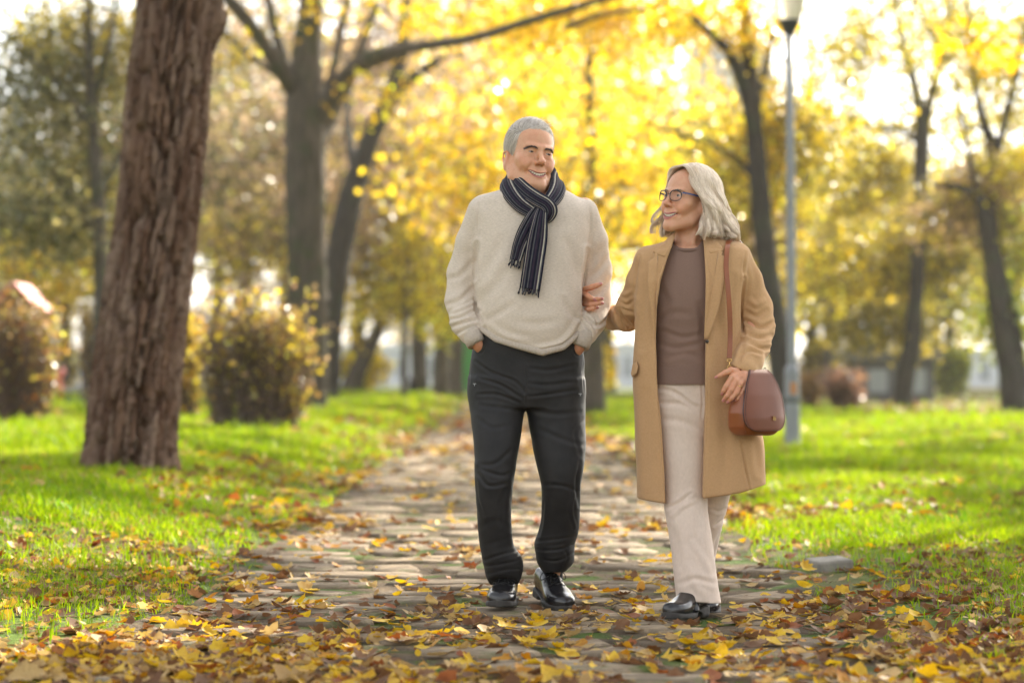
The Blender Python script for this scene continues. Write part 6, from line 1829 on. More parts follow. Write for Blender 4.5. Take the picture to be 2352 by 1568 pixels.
hair_curves("eyebrows", HF.world(np.array(S).reshape(-1, 3)).reshape(-1, 3, 3), 0.0004, 0.00015, basic("brow_hair_light", (0.16, 0.11, 0.08), None, rough=0.6), woman)

# glasses: dark frame, two lenses, blue temples
M_frame = basic("glasses_frame", (0.012, 0.011, 0.018), None, rough=0.25, spec=0.6)
M_temple = basic("glasses_temple", (0.012, 0.035, 0.16), None, rough=0.3, spec=0.6)
m, nt, N, L, b = new_mat("lens"); b.inputs["Roughness"].default_value = 0.02; b.inputs["Base Color"].default_value = (0.8, 0.8, 0.85, 1); b.inputs["Alpha"].default_value = 0.025; b.inputs["Specular IOR Level"].default_value = 0.4
M_lens = m
gl = add("glasses", *((lambda t: (HF.world(t[0]), t[1]))(tube([(-0.010, -0.110, 0.001), (0, -0.1125, 0.0035), (0.010, -0.110, 0.001)], 0.0018, 8, 14))), M_frame, woman)
for s in (-1, 1):
    a = np.linspace(0, 2 * math.pi, 40, endpoint=False)
    ex = np.sign(np.cos(a)) * np.abs(np.cos(a)) ** 0.75 * 0.0240; ezz = np.sign(np.sin(a)) * np.abs(np.sin(a)) ** 0.8 * 0.0195
    ezz = np.where(ezz < 0, ezz * 1.0, ezz * 0.95)
    cx_ = s * 0.0335; lp = np.stack([cx_ + ex, -0.1085 + 9.0 * np.maximum(0, np.abs(cx_ + ex) - 0.02) ** 2, -0.0035 + ezz], 1)
    P = np.vstack([lp, lp[:1]]); v, f = tube(P, np.concatenate([np.where(ezz > 0, 0.0023, 0.0015), [0.0020]]), 8, None, cap=False); add("rim", HF.world(v), f, M_frame, gl)
    ce = lp.mean(0) + [0, -0.001, 0]; nn = len(lp); lv = np.vstack([lp, lp * 0.5 + ce * 0.5, [ce]]); lv = np.vstack([lv, lv + [0, 0.0012, 0]]); mlen = 2 * nn + 1
    j = np.arange(nn); j2 = (j + 1) % nn
    qf = [np.stack([j, j2, nn + j2, nn + j], 1), np.stack([mlen + j2, mlen + j, mlen + nn + j, mlen + nn + j2], 1), np.stack([j2, j, mlen + j, mlen + j2], 1)]
    tf_ = [np.stack([nn + j, nn + j2, np.full(nn, 2 * nn)], 1), np.stack([mlen + nn + j2, mlen + nn + j, np.full(nn, mlen + 2 * nn)], 1)]
    add("lens", HF.world(lv), [np.concatenate(qf), np.concatenate(tf_)], M_lens, gl)
    T_ = catmull(np.array([(s * 0.0580, -0.0945, 0.0080), (s * 0.0700, -0.080, 0.0085), (s * 0.0760, -0.045, 0.0070), (s * 0.0800, -0.010, 0.0050), (s * 0.0810, 0.015, -0.004)]), 26)
    mb = MB(); dz = np.array([0, 0, 0.0026]); dx = np.array([s * 0.0012, 0, 0])
    vv = np.stack([T_ - dz - dx, T_ - dz + dx, T_ + dz + dx, T_ + dz - dx], 1).reshape(-1, 3); i = np.arange(25)[:, None] * 4; k = np.arange(4)[None]
    mb.put(vv, np.stack([i + k, i + (k + 1) % 4, i + 4 + (k + 1) % 4, i + 4 + k], -1).reshape(-1, 4)); mb.v = [HF.world(mb.v[0])]
    mb.build("temple", M_temple, gl, False)
    for k in range(2):
        v, f = box((s * (0.0560 + 0.003 * k), -0.0975 + 0.003 * k, 0.0085), (0.0016, 0.001, 0.0016)); add("rivet", HF.world(v), f, M_teeth, gl, False)

# hair: a chin-length silver bob, parted near the middle, waved and lifted outwards at the ends
M_hairw = hair_mat("silver_hair", (0.60, 0.49, 0.38), (0.92, 0.80, 0.66))
M_massw = basic("silver_hair_mass", (0.34, 0.26, 0.19), (0.54, 0.44, 0.34), 26, 0.5, 0.3, bump=0.6, bscale=60, stretch=(5, 5, 0.6))  # coloured darker than the strands, painting shade into the gaps between locks
A0 = 46.0                                     # the face is open within this angle either side of the front
def bob(ph, t, off=0.0, wv=0.0):
    """point of the hair surface: ph degrees from the face (+ = its left side), t 0 at the parting to 1 at the tips"""
    ph = np.asarray(ph, float); t = np.asarray(t, float); s_ = np.sign(ph)
    ph = ph + s_ * (28 * sstep(0.30, 0.78, t) - 8 * sstep(0.85, 1.0, t) - 9 * sstep(0.35, 0.05, t)) * np.clip(1 - (np.abs(ph) - A0) / 100, 0, 1); a = np.radians(ph)
    # crown part follows the skull, then the lengths hang and swell
    th = np.clip(t / 0.45, 0, 1) * math.radians(88)
    rx, ry, rz = 0.089 + off, 0.112 + off, 0.092 + off
    cx_, cy_, cz_ = 0, 0.020, 0.042
    x = np.sin(th) * np.sin(a) * rx; y = cy_ - np.sin(th) * np.cos(a) * ry; z = cz_ + np.cos(th) * rz
    u = np.clip((t - 0.45) / 0.55, 0, 1)
    ln = np.where(np.abs(ph) < 75, 0.200, 0.186) - 0.014 * sstep(110, 180, np.abs(ph))
    flare = 0.024 * np.sin(u * math.pi * 0.8) + 0.048 * u ** 2.0 * (0.35 + 0.65 * sstep(60, 120, np.abs(ph))) - 0.12 * np.clip(u - 0.90, 0, 1)
    wave = 0.0105 * np.sin(u * 8.5 + 2.4 * np.sin(a * 3) + 1.3) * u + wv * np.sin(u * 13 + a * 9) * u
    rr_ = 1 + (flare + wave) / 0.095
    x = np.where(t > 0.45, np.sin(a) * rx * rr_, x); y = np.where(t > 0.45, cy_ - np.cos(a) * ry * rr_, y); z = np.where(t > 0.45, cz_ + 0.003 - u * ln, z)
    # the front locks sweep back from the cheek
    fr = sstep(82, A0, np.abs(ph)) * np.clip(u * 1.4, 0, 1)
    y = y + 0.020 * fr * np.sin(np.clip(u, 0, 1) * math.pi * 0.7); x = x + s_ * 0.010 * fr
    return np.stack([x, y, z], -1)


# solid mass under the strands
phs = np.concatenate([np.linspace(-180, -A0, 46), np.linspace(A0, 180, 46)]); ts = np.linspace(0.0, 0.965, 40)
mb = MB()
for seg in (np.linspace(-181, -A0 - 3, 50), np.linspace(A0 + 3, 181, 50)):
    PHH, TT = np.meshgrid(seg, ts, indexing='ij')
    out = bob(PHH, TT, -0.006); inn = out - (out - np.array([0, 0.02, 0.0])) * np.array([0.10, 0.10, 0.04]); 
    V = np.vstack([out.reshape(-1, 3), inn.reshape(-1, 3)]); n1, n2 = PHH.shape; m0 = n1 * n2
    i = np.arange(n1 - 1)[:, None] * n2 + np.arange(n2 - 1)[None]; qq = np.stack([i, i + 1, i + n2 + 1, i + n2], -1).reshape(-1, 4)
    e = []
    for a_, b_ in ((np.arange(n2 - 1), np.arange(1, n2)), ((n1 - 1) * n2 + np.arange(1, n2), (n1 - 1) * n2 + np.arange(n2 - 1)), (np.arange(n1 - 1) * n2 + n2 - 1, np.arange(1, n1) * n2 + n2 - 1)):
        e.append(np.stack([a_, a_ + m0, b_ + m0, b_], 1))
    mb.put(HF.world(V), [qq, qq[:, ::-1] + m0] + e)
# top of the brow: hair sweeping off the forehead on both sides of the parting
hw = mb.build("hair", M_massw, woman)
FK = 18; S = []
def lock_rand(k, m): return hash2(np.asarray(k, float), np.asarray(k, float) * 0 + m, 5 + m)
n_ = 9000
NL = 74                                     # strands gather in locks, each with its own wave, lift and length
li = rng.integers(0, NL, n_); side = np.where(li % 2 == 0, -1, 1)
base = A0 - 5 + (184 - A0) * (lock_rand(li, 1) * 0.9 + 0.1 * (li / NL))
spread = rng.normal(0, 1, n_)
tt = np.linspace(0.0, 1, FK); lend = 0.88 + 0.16 * lock_rand(li, 2) + rng.uniform(-0.03, 0.0, n_)
fr1, ph1, am = 7 + 4 * lock_rand(li, 3), 6.28 * lock_rand(li, 4), 0.6 + 0.8 * lock_rand(li, 6)
for t in tt:
    g = np.clip((t - 0.30) / 0.7, 0, 1)
    wid = 7.5 * (1 - 0.55 * g) + 1.5                    # wide at the root, narrower towards the tip
    phk = side * (base + 14 * am * g * np.sin(fr1 * t + ph1)) + spread * wid * 0.62
    phk = np.where(np.abs(phk) < A0 - 12, np.sign(side) * (A0 - 12), phk)
    off = 0.003 + 0.0045 * np.abs(rng.normal(0, .5, n_)) * 0.3 + (0.009 * (lock_rand(li, 7) - 0.35) + 0.015 * am * np.sin(fr1 * t * 1.1 + ph1 + 1.5)) * g - 0.0035 * spread ** 2 * 0.5 * g
    S.append(bob(phk, np.minimum(t * lend, 1.04), off, 0.0))
S = np.stack(S, 1)
# fringe strands leaving the parting above the brow and joining the side locks
n2_ = 1500; sd = np.where(rng.random(n2_) < 0.42, -1, 1); r0 = rng.random(n2_)
p0 = np.stack([sd * 0.002 + 0.010 + rng.normal(0, .002, n2_), -0.066 + 0.055 * r0, 0.116 + 0.016 * r0], 1)
p1 = np.stack([sd * (0.045 + rng.normal(0, .004, n2_)), -0.070 + 0.045 * r0, 0.100 + 0.012 * r0], 1)
p2 = bob(sd * (A0 + 2 + 30 * r0), np.full(n2_, 0.46), 0.003); p3 = bob(sd * (A0 + 4 + 30 * r0), np.full(n2_, 0.66), 0.003); p4 = bob(sd * (A0 + 8 + 30 * r0 + rng.normal(0, 4, n2_)), rng.uniform(.80, .98, n2_), 0.003)
ctrl = np.stack([p0, p1, p2, p3, p4], 1); U = np.linspace(0, 4 - 1e-6, FK); fs = []
Q = np.concatenate([2 * ctrl[:, :1] - ctrl[:, 1:2], ctrl, 2 * ctrl[:, -1:] - ctrl[:, -2:-1]], 1)
for u in U:
    i = int(u); w_ = u - i; a, b_, c_, d_ = Q[:, i], Q[:, i + 1], Q[:, i + 2], Q[:, i + 3]
    fs.append(0.5 * ((2 * b_) + (c_ - a) * w_ + (2 * a - 5 * b_ + 4 * c_ - d_) * w_ ** 2 + (3 * b_ - a - 3 * c_ + d_) * w_ ** 3))
S = np.concatenate([S, np.stack(fs, 1) + rng.normal(0, 0.0012, (n2_, 1, 3))])
# fly-away hairs round the outline
n3 = 520; ph = rng.uniform(A0, 315, n3); ph = np.where(ph > 180, ph - 360, ph); o3 = rng.uniform(0.003, 0.016, n3); t0 = rng.uniform(0.1, 0.8, n3); fly = []
for k in range(FK):
    t = np.minimum(t0 + 0.30 * k / FK, 1.02); fly.append(bob(ph + 3 * np.sin(k * 0.25 + o3 * 900), t, 0.002 + o3 * (k / FK) ** 1.3))
fly = np.stack(fly, 1); hair_curves("stray_hairs", HF.world(fly.reshape(-1, 3)).reshape(fly.shape), 0.0004, 0.00012, M_hairw, hw)
hair_curves("hair_strands", HF.world(S.reshape(-1, 3)).reshape(S.shape), 0.0010, 0.0004, M_hairw, hw)
# earring and necklace
M_gold = basic("gold", (0.75, 0.50, 0.18), None, rough=0.22, metal=1.0)
M_pearl = basic("earring_metal", (0.85, 0.82, 0.75), None, rough=0.2, metal=0.6)
e = HF.world(np.array([(0.083, 0.010, -0.070)]))[0]
v, f = tube([e + [0, 0, .008], e, e - [0, 0, .007]], [0.0008, 0.0022, 0.0010], 8); add("earring", v, f, M_pearl, woman)

# sweater and trousers
M_taupe = knit("taupe_sweater", (0.225, 0.140, 0.108), (0.185, 0.115, 0.088), 14, 0.85, bump=0.2)
M_taurib = knit("taupe_rib", (0.215, 0.135, 0.104), (0.18, 0.11, 0.085), 14, 0.85, ribs=('X', 80), bump=0.4)
F = Field()
F.loft(rows_px([(552, 1546, 1617, -.048, .055), (570, 1534, 1630, -.066, .075), (595, 1515, 1645, -.085, .085), (640, 1500, 1656, -.108, .09), (680, 1497, 1656, -.118, .095), (725, 1499, 1650, -.116, .095), (785, 1503, 1642, -.105, .09), (830, 1500, 1644, -.104, .09), (884, 1497, 1650, -.108, .10)], YF, 2.3), k=0)
F.poly([W(1581, 530, YF + .012), W(1580, 568, YF - .016)], [0.052, 0.050], 's', 0.006)
v, q = surface(F, (grid((1490 - CX) * SF, (1664 - CX) * SF, 0.004), grid(YF - 0.13, YF + 0.11, 0.004), grid(zpx(882), zpx(548), 0.004)))
v = smooth_net(v, q, 2)
ST = [([(1520, 760), (1560, 775), (1600, 770)], 6, -.004), ([(1515, 790), (1550, 800), (1600, 790)], 6, -.004), ([(1530, 820), (1570, 812), (1605, 826)], 7, -.003), ([(1512, 735), (1540, 720), (1575, 722)], 8, -.003), ([(1600, 700), (1608, 740), (1606, 780)], 7, -.004), ([(1512, 660), (1530, 700), (1520, 740)], 9, -.004)]
v = creases(v, q, YF, ST); v = cloth_noise(v, q, 0.0014, 13, 21)
sw2 = add("sweater", v, q, M_taupe, woman)
a = np.linspace(0, 2 * math.pi, 60); nkc = np.array([W(1581 + 37.5 * math.cos(t), 566 + 0.0 + 6.5 * (-math.sin(t)) * 0 + (9 if math.sin(t) < 0 else 4) * -math.sin(t), YF + 0.002 + 0.074 * math.sin(t)) for t in a])
v, f = tube(nkc, 0.0068, 8, None, cap=False); add("neckband", v, f, M_taurib, sw2)
v, f = tube([W(1540 + 7, 556, YF - .026), W(1556, 569, YF - .052), W(1580, 575, YF - .060), W(1604, 569, YF - .052), W(1614, 556, YF - .026)], 0.0008, 5, 40); add("necklace", v, f, M_gold, woman)
T = loft_table(rows_px([(785, 1503, 1642, -.105, .09), (830, 1500, 1644, -.104, .09), (884, 1497, 1650, -.110, .10)], YF))
g = np.array([[np.interp(zpx(py), T[:, 0], T[:, i]) for i in range(1, 6)] for py in np.linspace(843, 882, 6)]); a = np.linspace(0, 2 * math.pi, 90, endpoint=False)
sg = lambda x, p: np.sign(x) * np.abs(x) ** p
V = np.stack([g[:, :1] + sg(np.cos(a), .9)[None] * (g[:, 1:2] + .003), g[:, 2:3] + sg(np.sin(a), .9)[None] * (g[:, 3:4] + 0.003), np.repeat(np.array([[zpx(py)] for py in np.linspace(843, 882, 6)]), 90, 1)], -1).reshape(-1, 3)
i = np.arange(5)[:, None] * 90; j = np.arange(90)[None]; j2 = (j + 1) % 90
add("waist_rib", V, np.stack([i + j, i + 90 + j, i + 90 + j2, i + j2], -1).reshape(-1, 4), M_taurib, sw2)

M_cord = knit("corduroy", (0.66, 0.535, 0.445), (0.58, 0.465, 0.385), 9, 0.88, ribs=('X', 150), bump=0.08, fleck=(12, 12, 6))
F = Field()
F.loft(rows_px([(862, 1502, 1645, -.098, .10), (890, 1496, 1652, -.102, .11), (930, 1494, 1660, -.100, .12), (975, 1500, 1660, -.09, .115), (1000, 1508, 1656, -.08, .10)], YF, 2.3), k=0)
def legw(rows): return rows_px([(py, xl, xr, dy - hd, dy + hd) for (py, xl, xr, dy, hd) in rows], YF, 2.15)
F.loft(legw([(930, 1499, 1622, -.015, .085), (1000, 1507, 1625, -.025, .082), (1056, 1514, 1624, -.035, .078), (1141, 1521, 1622, -.045, .072), (1174, 1525, 1623, -.062, .070), (1225, 1533, 1630, -.082, .072), (1250, 1536, 1633, -.09, .073), (1300, 1541, 1638, -.105, .076), (1340, 1546, 1643, -.115, .079), (1380, 1549, 1651, -.12, .083)]), k=0.015)
F.loft(legw([(930, 1560, 1665, .02, .09), (1000, 1575, 1690, .04, .085), (1080, 1592, 1690, .07, .078), (1128, 1600, 1685, .09, .072), (1208, 1590, 1668, .13, .072), (1270, 1580, 1656, .17, .076), (1330, 1580, 1648, .20, .08), (1398, 1582, 1648, .22, .084)]), k=0.008)
F.put(lambda P: np.where(P[:, 1] < YF + 0.10, zpx(1372) - (P[:, 0] - (1598 - CX) * SF) * 0.10 - P[:, 2], -0.1).astype(np.float32), 'i', 0.003)
v, q = surface(F, (grid((1488 - CX) * SF, (1700 - CX) * SF, 0.004), grid(YF - 0.22, YF + 0.32, 0.0045), grid(zpx(1400), zpx(860), 0.0045)))
v = smooth_net(v, q, 3)
ST = [([(1508, 890), (1545, 900), (1580, 925), (1606, 935)], 5, -.006), ([(1510, 925), (1560, 928), (1606, 945)], 6, -.005), ([(1512, 960), (1560, 966), (1605, 985)], 8, -.004), ([(1607, 880), (1609, 920), (1606, 960)], 3, -.004),
      ([(1530, 1162), (1556, 1148), (1580, 1130)], 4, -.006), ([(1540, 1180), (1560, 1160), (1590, 1146)], 5, .005), ([(1528, 1190), (1545, 1230), (1550, 1290)], 9, -.004), ([(1600, 1170), (1596, 1230), (1606, 1300)], 9, -.004), ([(1584, 1240), (1604, 1270), (1618, 1300)], 7, .005), ([(1556, 1330), (1590, 1318), (1632, 1330)], 6, -.005), ([(1575, 1290), (1585, 1330), (1610, 1355)], 8, .004),
      ([(1676, 1190), (1662, 1200), (1645, 1208)], 4, -.006), ([(1670, 1170), (1655, 1176), (1640, 1172)], 4, -.005), ([(1660, 1230), (1650, 1250), (1644, 1290)], 5, -.005)]
v = creases(v, q, YF, ST); v = cloth_noise(v, q, 0.0022, 9, 33)
add("trousers", v, q, M_cord, woman)

# coat
M_coat = knit("camel_wool", (0.50, 0.300, 0.150), (0.43, 0.255, 0.125), 10, 0.9, bump=0.25, fleck=(14, 14, 14))
F = Field()
F.loft(rows_px([(546, 1545, 1655, -.045, .080), (556, 1520, 1684, -.062, .088), (566, 1488, 1708, -.078, .094), (582, 1468, 1720, -.092, .102), (620, 1461, 1714, -.118, .112), (680, 1457, 1703, -.130, .117), (760, 1458, 1700, -.126, .115), (850, 1453, 1706, -.130, .122), (930, 1456, 1728, -.134, .132), (1010, 1459, 1752, -.138, .138), (1080, 1462, 1757, -.140, .142), (1170, 1464, 1761, -.142, .148)], YF, 2.5), k=0)
p, r = PP([(1690, 588, .005, 33), (1716, 645, .03, 34), (1735, 706, .035, 38), (1741, 752, .02, 37), (1733, 792, -.04, 35), (1718, 828, -.11, 33), (1708, 852, -.15, 33)], YF); F.poly(p, r, k=0.016)
p, r = PP([(1488, 594, .005, 30), (1470, 645, .03, 30), (1452, 700, .09, 33), (1440, 726, .15, 34)], YF); F.poly(p, r, k=0.016)
F.poly(np.array([W(1440, 728, YF + .15), W(1410, 729, 8.865), W(1376, 716, 8.885), W(1358, 704, 8.86)]), np.array([33, 29, 24, 19]) * SF, k=0.014)
ox = [540, 565, 600, 646, 710, 780, 861, 930, 1057, 1165]
oL = [1548, 1542, 1528, 1514, 1505, 1503, 1504, 1511, 1520, 1524]; oR = [1612, 1617, 1620, 1622, 1620, 1616, 1614, 1614, 1609, 1607]
def opening(P):
    py = HOR + (CAM_Z - P[:, 2]) / SF; px = CX + P[:, 0] / SF
    l, r_ = np.interp(py, ox, oL), np.interp(py, ox, oR)
    d = np.maximum(l - px, px - r_) * SF
    return np.maximum(d, P[:, 1] - (YF + 0.045)).astype(np.float32)
F.put(opening, 's', 0.008)
F.poly([W(1581, 520, YF + .012), W(1580, 575, YF - .01)], [0.058, 0.056], 's', 0.006)
def hemc(P):
    px = CX + P[:, 0] / SF
    y_ = np.interp(px, [1455, 1465, 1522, 1600, 1608, 1694, 1762], [1140, 1144, 1152, 1148, 1140, 1127, 1110])
    return ((CAM_Z - (y_ - HOR) * SF) - P[:, 2]).astype(np.float32)
F.put(hemc, 'i', 0.005)
wr = np.array([W(1741, 752, YF + .02), W(1708, 856, YF - .155)]); cd = wr[1] - wr[0]; cl = np.linalg.norm(cd); cd /= cl
def cuffcut(P):
    px = CX + P[:, 0] / SF; py = HOR + (CAM_Z - P[:, 2]) / SF
    e = (py - 844 - (px - 1681) * 42.0 / 61.0) * SF * 0.82        # below the cuff line
    m = (P[:, 1] < YF - 0.115) & (px > 1660) & (py > 820) & (py < 915)
    return np.where(m, e, -0.2).astype(np.float32)
F.put(cuffcut, 'i', 0.003)
F.poly(np.array([W(1716, 836, YF - .10), W(1704, 872, YF - .17)]), np.array([21, 27]) * SF, 's', 0.004)
v, q = surface(F, (grid((1340 - CX) * SF, (1786 - CX) * SF, 0.0042), grid(YF - 0.24, YF + 0.36, 0.0042), grid(zpx(1160), zpx(538), 0.0042)))
v = smooth_net(v, q, 2)
ST = [([(1705, 640), (1701, 700), (1705, 770)], 4, -.012), ([(1700, 800), (1692, 818), (1684, 838)], 4, -.008), ([(1776, 740), (1745, 752), (1712, 738)], 5, -.010), ([(1770, 770), (1742, 776), (1712, 768)], 5, -.009), ([(1768, 800), (1740, 800), (1716, 790)], 4.5, -.009), ([(1758, 712), (1736, 726), (1714, 716)], 5, -.006), ([(1735, 812), (1712, 806), (1694, 818)], 4, -.008), ([(1752, 690), (1736, 700), (1722, 690)], 6, .006),
      ([(1722, 590), (1734, 640), (1728, 690)], 8, -.004), ([(1708, 582), (1704, 610), (1703, 640)], 3, -.005), ([(1468, 588), (1461, 625), (1458, 670)], 3, -.005),
      ([(1455, 690), (1440, 700), (1424, 690)], 4, -.008), ([(1455, 716), (1438, 712), (1424, 700)], 4, -.008), ([(1452, 744), (1434, 730), (1424, 708)], 3.5, -.012), ([(1438, 752), (1424, 732), (1414, 704)], 3.5, -.010), ([(1450, 668), (1438, 676), (1430, 672)], 5, .006), ([(1424, 758), (1412, 736), (1408, 706)], 4, -.006),
      ([(1480, 640), (1474, 720), (1472, 800)], 8, -.004), ([(1640, 700), (1650, 780), (1645, 850)], 10, -.004), ([(1680, 640), (1672, 720), (1680, 790)], 8, -.004), ([(1480, 900), (1484, 1000), (1482, 1100)], 10, -.003), ([(1694, 1010), (1704, 1070), (1716, 1124)], 2.5, -.006), ([(1650, 930), (1660, 1020), (1654, 1110)], 14, -.005), ([(1730, 1020), (1738, 1080)], 9, -.004),
      ([(1508, 700), (1508, 900), (1519, 1100)], 1.6, -.003), ([(1619, 790), (1619, 930), (1613, 1100)], 1.6, -.003)]
v = creases(v, q, YF, ST); v = cloth_noise(v, q, 0.0016, 9, 51)
coat = add("coat", v, q, M_coat, woman)


def flap(name, pts, Yo, thick, bulge=0.0, mat=M_coat, parent=None, depth=None):
    """a flat cloth piece: outline as seen from the front, resting at the given distance (one per outline point)"""
    P = np.array([W(x, y, YF + d) for x, y, d in pts]); n = len(P)
    P = np.vstack([catmull(np.vstack([P, P[:1]]), n * 6)[:-1]]) if False else P
    # refine straight edges
    Q = []
    for i in range(n):
        a, b_ = P[i], P[(i + 1) % n]
        for t in np.linspace(0, 1, 6, endpoint=False): Q.append(a + (b_ - a) * t)
    Q = np.array(Q); c = Q.mean(0); n = len(Q)
    rings = [Q + [0, thick / 2, 0], Q * 1.0 - [0, thick / 2, 0], c + (Q - c) * 0.94 - [0, thick, 0], c + (Q - c) * 0.6 - [0, thick + bulge, 0], c + (Q - c) * 0.25 - [0, thick + bulge, 0]]
    V = np.vstack(rings + [[c - [0, thick + bulge, 0]]]); j = np.arange(n); j2 = (j + 1) % n; qs = []
    for k in range(4): qs.append(np.stack([k * n + j, k * n + j2, k * n + n + j2, k * n + n + j], 1))
    t = np.stack([4 * n + j, 4 * n + j2, np.full(n, 5 * n)], 1)
    qs = np.concatenate(qs)
    e1 = np.cross(V[qs[:, 1]] - V[qs[:, 0]], V[qs[:, 2]] - V[qs[:, 0]])[2 * n:3 * n, 1].sum()
    if e1 > 0: qs = qs[:, ::-1]; t = t[:, ::-1]
    return add(name, V, [qs, t], mat, parent)


LP = flap("lapel", [(1500, 577, -.098), (1511, 585, -.104), (1489, 601, -.112), (1487, 650, -.134), (1494, 712, -.136), (1503, 782, -.130), (1507, 705, -.136), (1515, 646, -.130), (1529, 600, -.110), (1541, 568, -.088)], 0, 0.006, 0.003, parent=coat)
flap("lapel", [(1662, 572, -.096), (1649, 579, -.100), (1669, 592, -.112), (1664, 640, -.132), (1650, 712, -.138), (1627, 776, -.132), (1617, 780, -.130), (1620, 700, -.136), (1621, 640, -.128), (1619, 600, -.110), (1617, 570, -.090)], 0, 0.006, 0.003, parent=coat)
flap("collar", [(1541, 568, -.086), (1550, 545, -.040), (1552, 532, -.010), (1540, 540, -.02), (1520, 560, -.070), (1500, 577, -.096), (1511, 585, -.103), (1526, 590, -.105)], 0, 0.006, 0.004, parent=coat)
flap("collar", [(1617, 570, -.088), (1615, 548, -.040), (1617, 532, -.010), (1634, 538, -.02), (1650, 556, -.068), (1662, 572, -.094), (1649, 579, -.099), (1632, 582, -.100)], 0, 0.006, 0.004, parent=coat)
flap("pocket_flap", [(1462, 830, -.07), (1466, 842, -.078), (1462, 858, -.076), (1452, 866, -.05), (1449, 858, -.04), (1453, 836, -.05)], 0, 0.008, 0.003, parent=coat)
bt = W(1624, 784, YF - .139); v, f = lathe([(0, .003), (.005, .003), (.0065, .0015), (.0065, -.001), (0, -.001)], 16); v = v[:, [0, 2, 1]] * [1, -1, 1] + bt
add("button", v, f, basic("coat_button", (0.03, 0.02, 0.015), None, rough=0.3), coat)
rg, rr_ = W(1699, 887.5, YB_ - .022), 0.0098
dd = W(1681, 914, YB_ - .022) - W(1701.5, 881, YB_ - .020); dd /= np.linalg.norm(dd); a1 = np.cross(dd, [0, 1, 0]); a1 /= np.linalg.norm(a1); a2 = np.cross(dd, a1)
v, f = tube([rg + rr_ * (math.cos(t) * a1 + math.sin(t) * a2) for t in np.linspace(0, 2 * math.pi, 28)], 0.0018, 6, None, cap=False); add("ring", v, f, M_gold, woman)

# shoes with strap and buckle
SP_W = shoe_parts(0.255, 0.092, 0.034)
def loafer(sh, tf):
    st = [(-0.044, -0.125, 0.022), (-0.034, -0.120, 0.062), (-0.012, -0.114, 0.085), (0.012, -0.114, 0.085), (0.034, -0.120, 0.062), (0.044, -0.125, 0.022)]
    v, f = tube(tf(np.array(st)), 0.0105, 8, 30, flat=0.35); add("strap", v, f, M_shoe, sh)
    v, f = tube(tf(np.array([(-0.020, -0.128, 0.082), (-0.020, -0.104, 0.090), (0.004, -0.104, 0.094), (0.004, -0.128, 0.087), (-0.020, -0.128, 0.082)])), 0.0016, 6, 40); add("buckle", v, f, M_gold, sh)
place_shoe(woman, SP_W, np.array([*W(1612, 1000, 8.49)[:2], -0.002]), math.radians(-31), math.radians(-3), 0, (0, 0, 0), loafer)
place_shoe(woman, SP_W, np.array([*W(1624, 1000, 8.60)[:2], 0.0]), math.radians(-4), math.radians(13), 0, (0, -0.20, 0), loafer)

# ------------------------------------------------------------------ the shoulder bag
M_leat = basic("tan_leather", (0.27, 0.075, 0.020), (0.21, 0.056, 0.015), 6, 0.33, 0.5, bump=0.15, bscale=220, bdist=0.002)
M_leaf2 = basic("brown_leather_flap", (0.185, 0.058, 0.028), (0.145, 0.044, 0.021), 6, 0.46, 0.35, bump=0.15, bscale=220, bdist=0.002)
M_edge = basic("leather_edge", (0.02, 0.014, 0.02), None, rough=0.4)
BY = YF - 0.155; TH = math.radians(40)
bo = W(1733, 1000, BY); bag = empty("shoulder_bag", tuple(bo), "brown leather saddle bag with long strap hanging at the woman's side", "bag")
U_ = np.array([math.cos(TH), math.sin(TH), 0]); N_ = np.array([math.sin(TH), -math.cos(TH), 0])
HB = 0.225
def bagp(u, n, h): return bo + np.multiply.outer(np.asarray(u, float), U_) + np.multiply.outer(np.asarray(n, float), N_) + np.multiply.outer(np.asarray(h, float), np.array([0, 0, 1.0]))
def bag_field(P):
    d = P.astype(np.float64) - bo; u, n, h = d @ U_, d @ N_, d[:, 2]
    hw = np.interp(h, [0, .03, .08, .15, .225], [.078, .097, .102, .088, .052]); hd = np.interp(h, [0, .02, .06, .14, .225], [.044, .054, .054, .040, .016])
    q = (np.abs(u / hw) ** 5 + np.abs(n / hd) ** 3.2) ** (1 / 4.0) + 1e-6; r = np.sqrt(u * u + n * n) + 1e-6
    return smax(smax(r * (1 - 1 / q), -h, 0.025), h - HB, 0.02).astype(np.float32)
v, q = surface(Field().put(bag_field, 'u', 0), (grid(bo[0] - .13, bo[0] + .13, .003), grid(bo[1] - .13, bo[1] + .13, .003), grid(bo[2] - .01, bo[2] + HB + .01, .003)), 2.4)
v = smooth_net(v, q, 2); add("body", v, q, M_leat, bag)
# flap: a thick curved sheet hanging over the front
prof = np.array([(0.0, .046), (.015, .058), (.05, .078), (.10, .095), (.145, .103), (.175, .101), (.197, .089), (.211, .066), (.217, .030)])
fl_v = []; nu = 25; sv = np.linspace(0, .217, 32)
def flap_pt(u, s, off):
    hb = HB + .004 - s; hd = np.interp(hb, [0, .02, .06, .14, .215, .23], [.046, .056, .057, .045, .024, .012])
    k = 1 - 0.25 * (abs(u) / .10) ** 3
    return bagp(u, hd * k + .004 + off, hb)
V = []
for off in (0.0045, 0.0):
    for s in sv:
        w_ = np.interp(s, prof[:, 0], prof[:, 1])
        for t in np.linspace(-1, 1, nu): V.append(flap_pt(t * w_, s, off))
V = np.array(V); m0 = len(sv) * nu; i = np.arange(len(sv) - 1)[:, None] * nu + np.arange(nu - 1)[None]; qq = np.stack([i, i + nu, i + nu + 1, i + 1], -1).reshape(-1, 4)
fl = add("flap", V[:m0], qq, M_leaf2, bag)
e = np.concatenate([np.arange(len(sv)) * nu, (len(sv) - 1) * nu + np.arange(1, nu), (np.arange(len(sv))[::-1] * nu + nu - 1)[1:]])
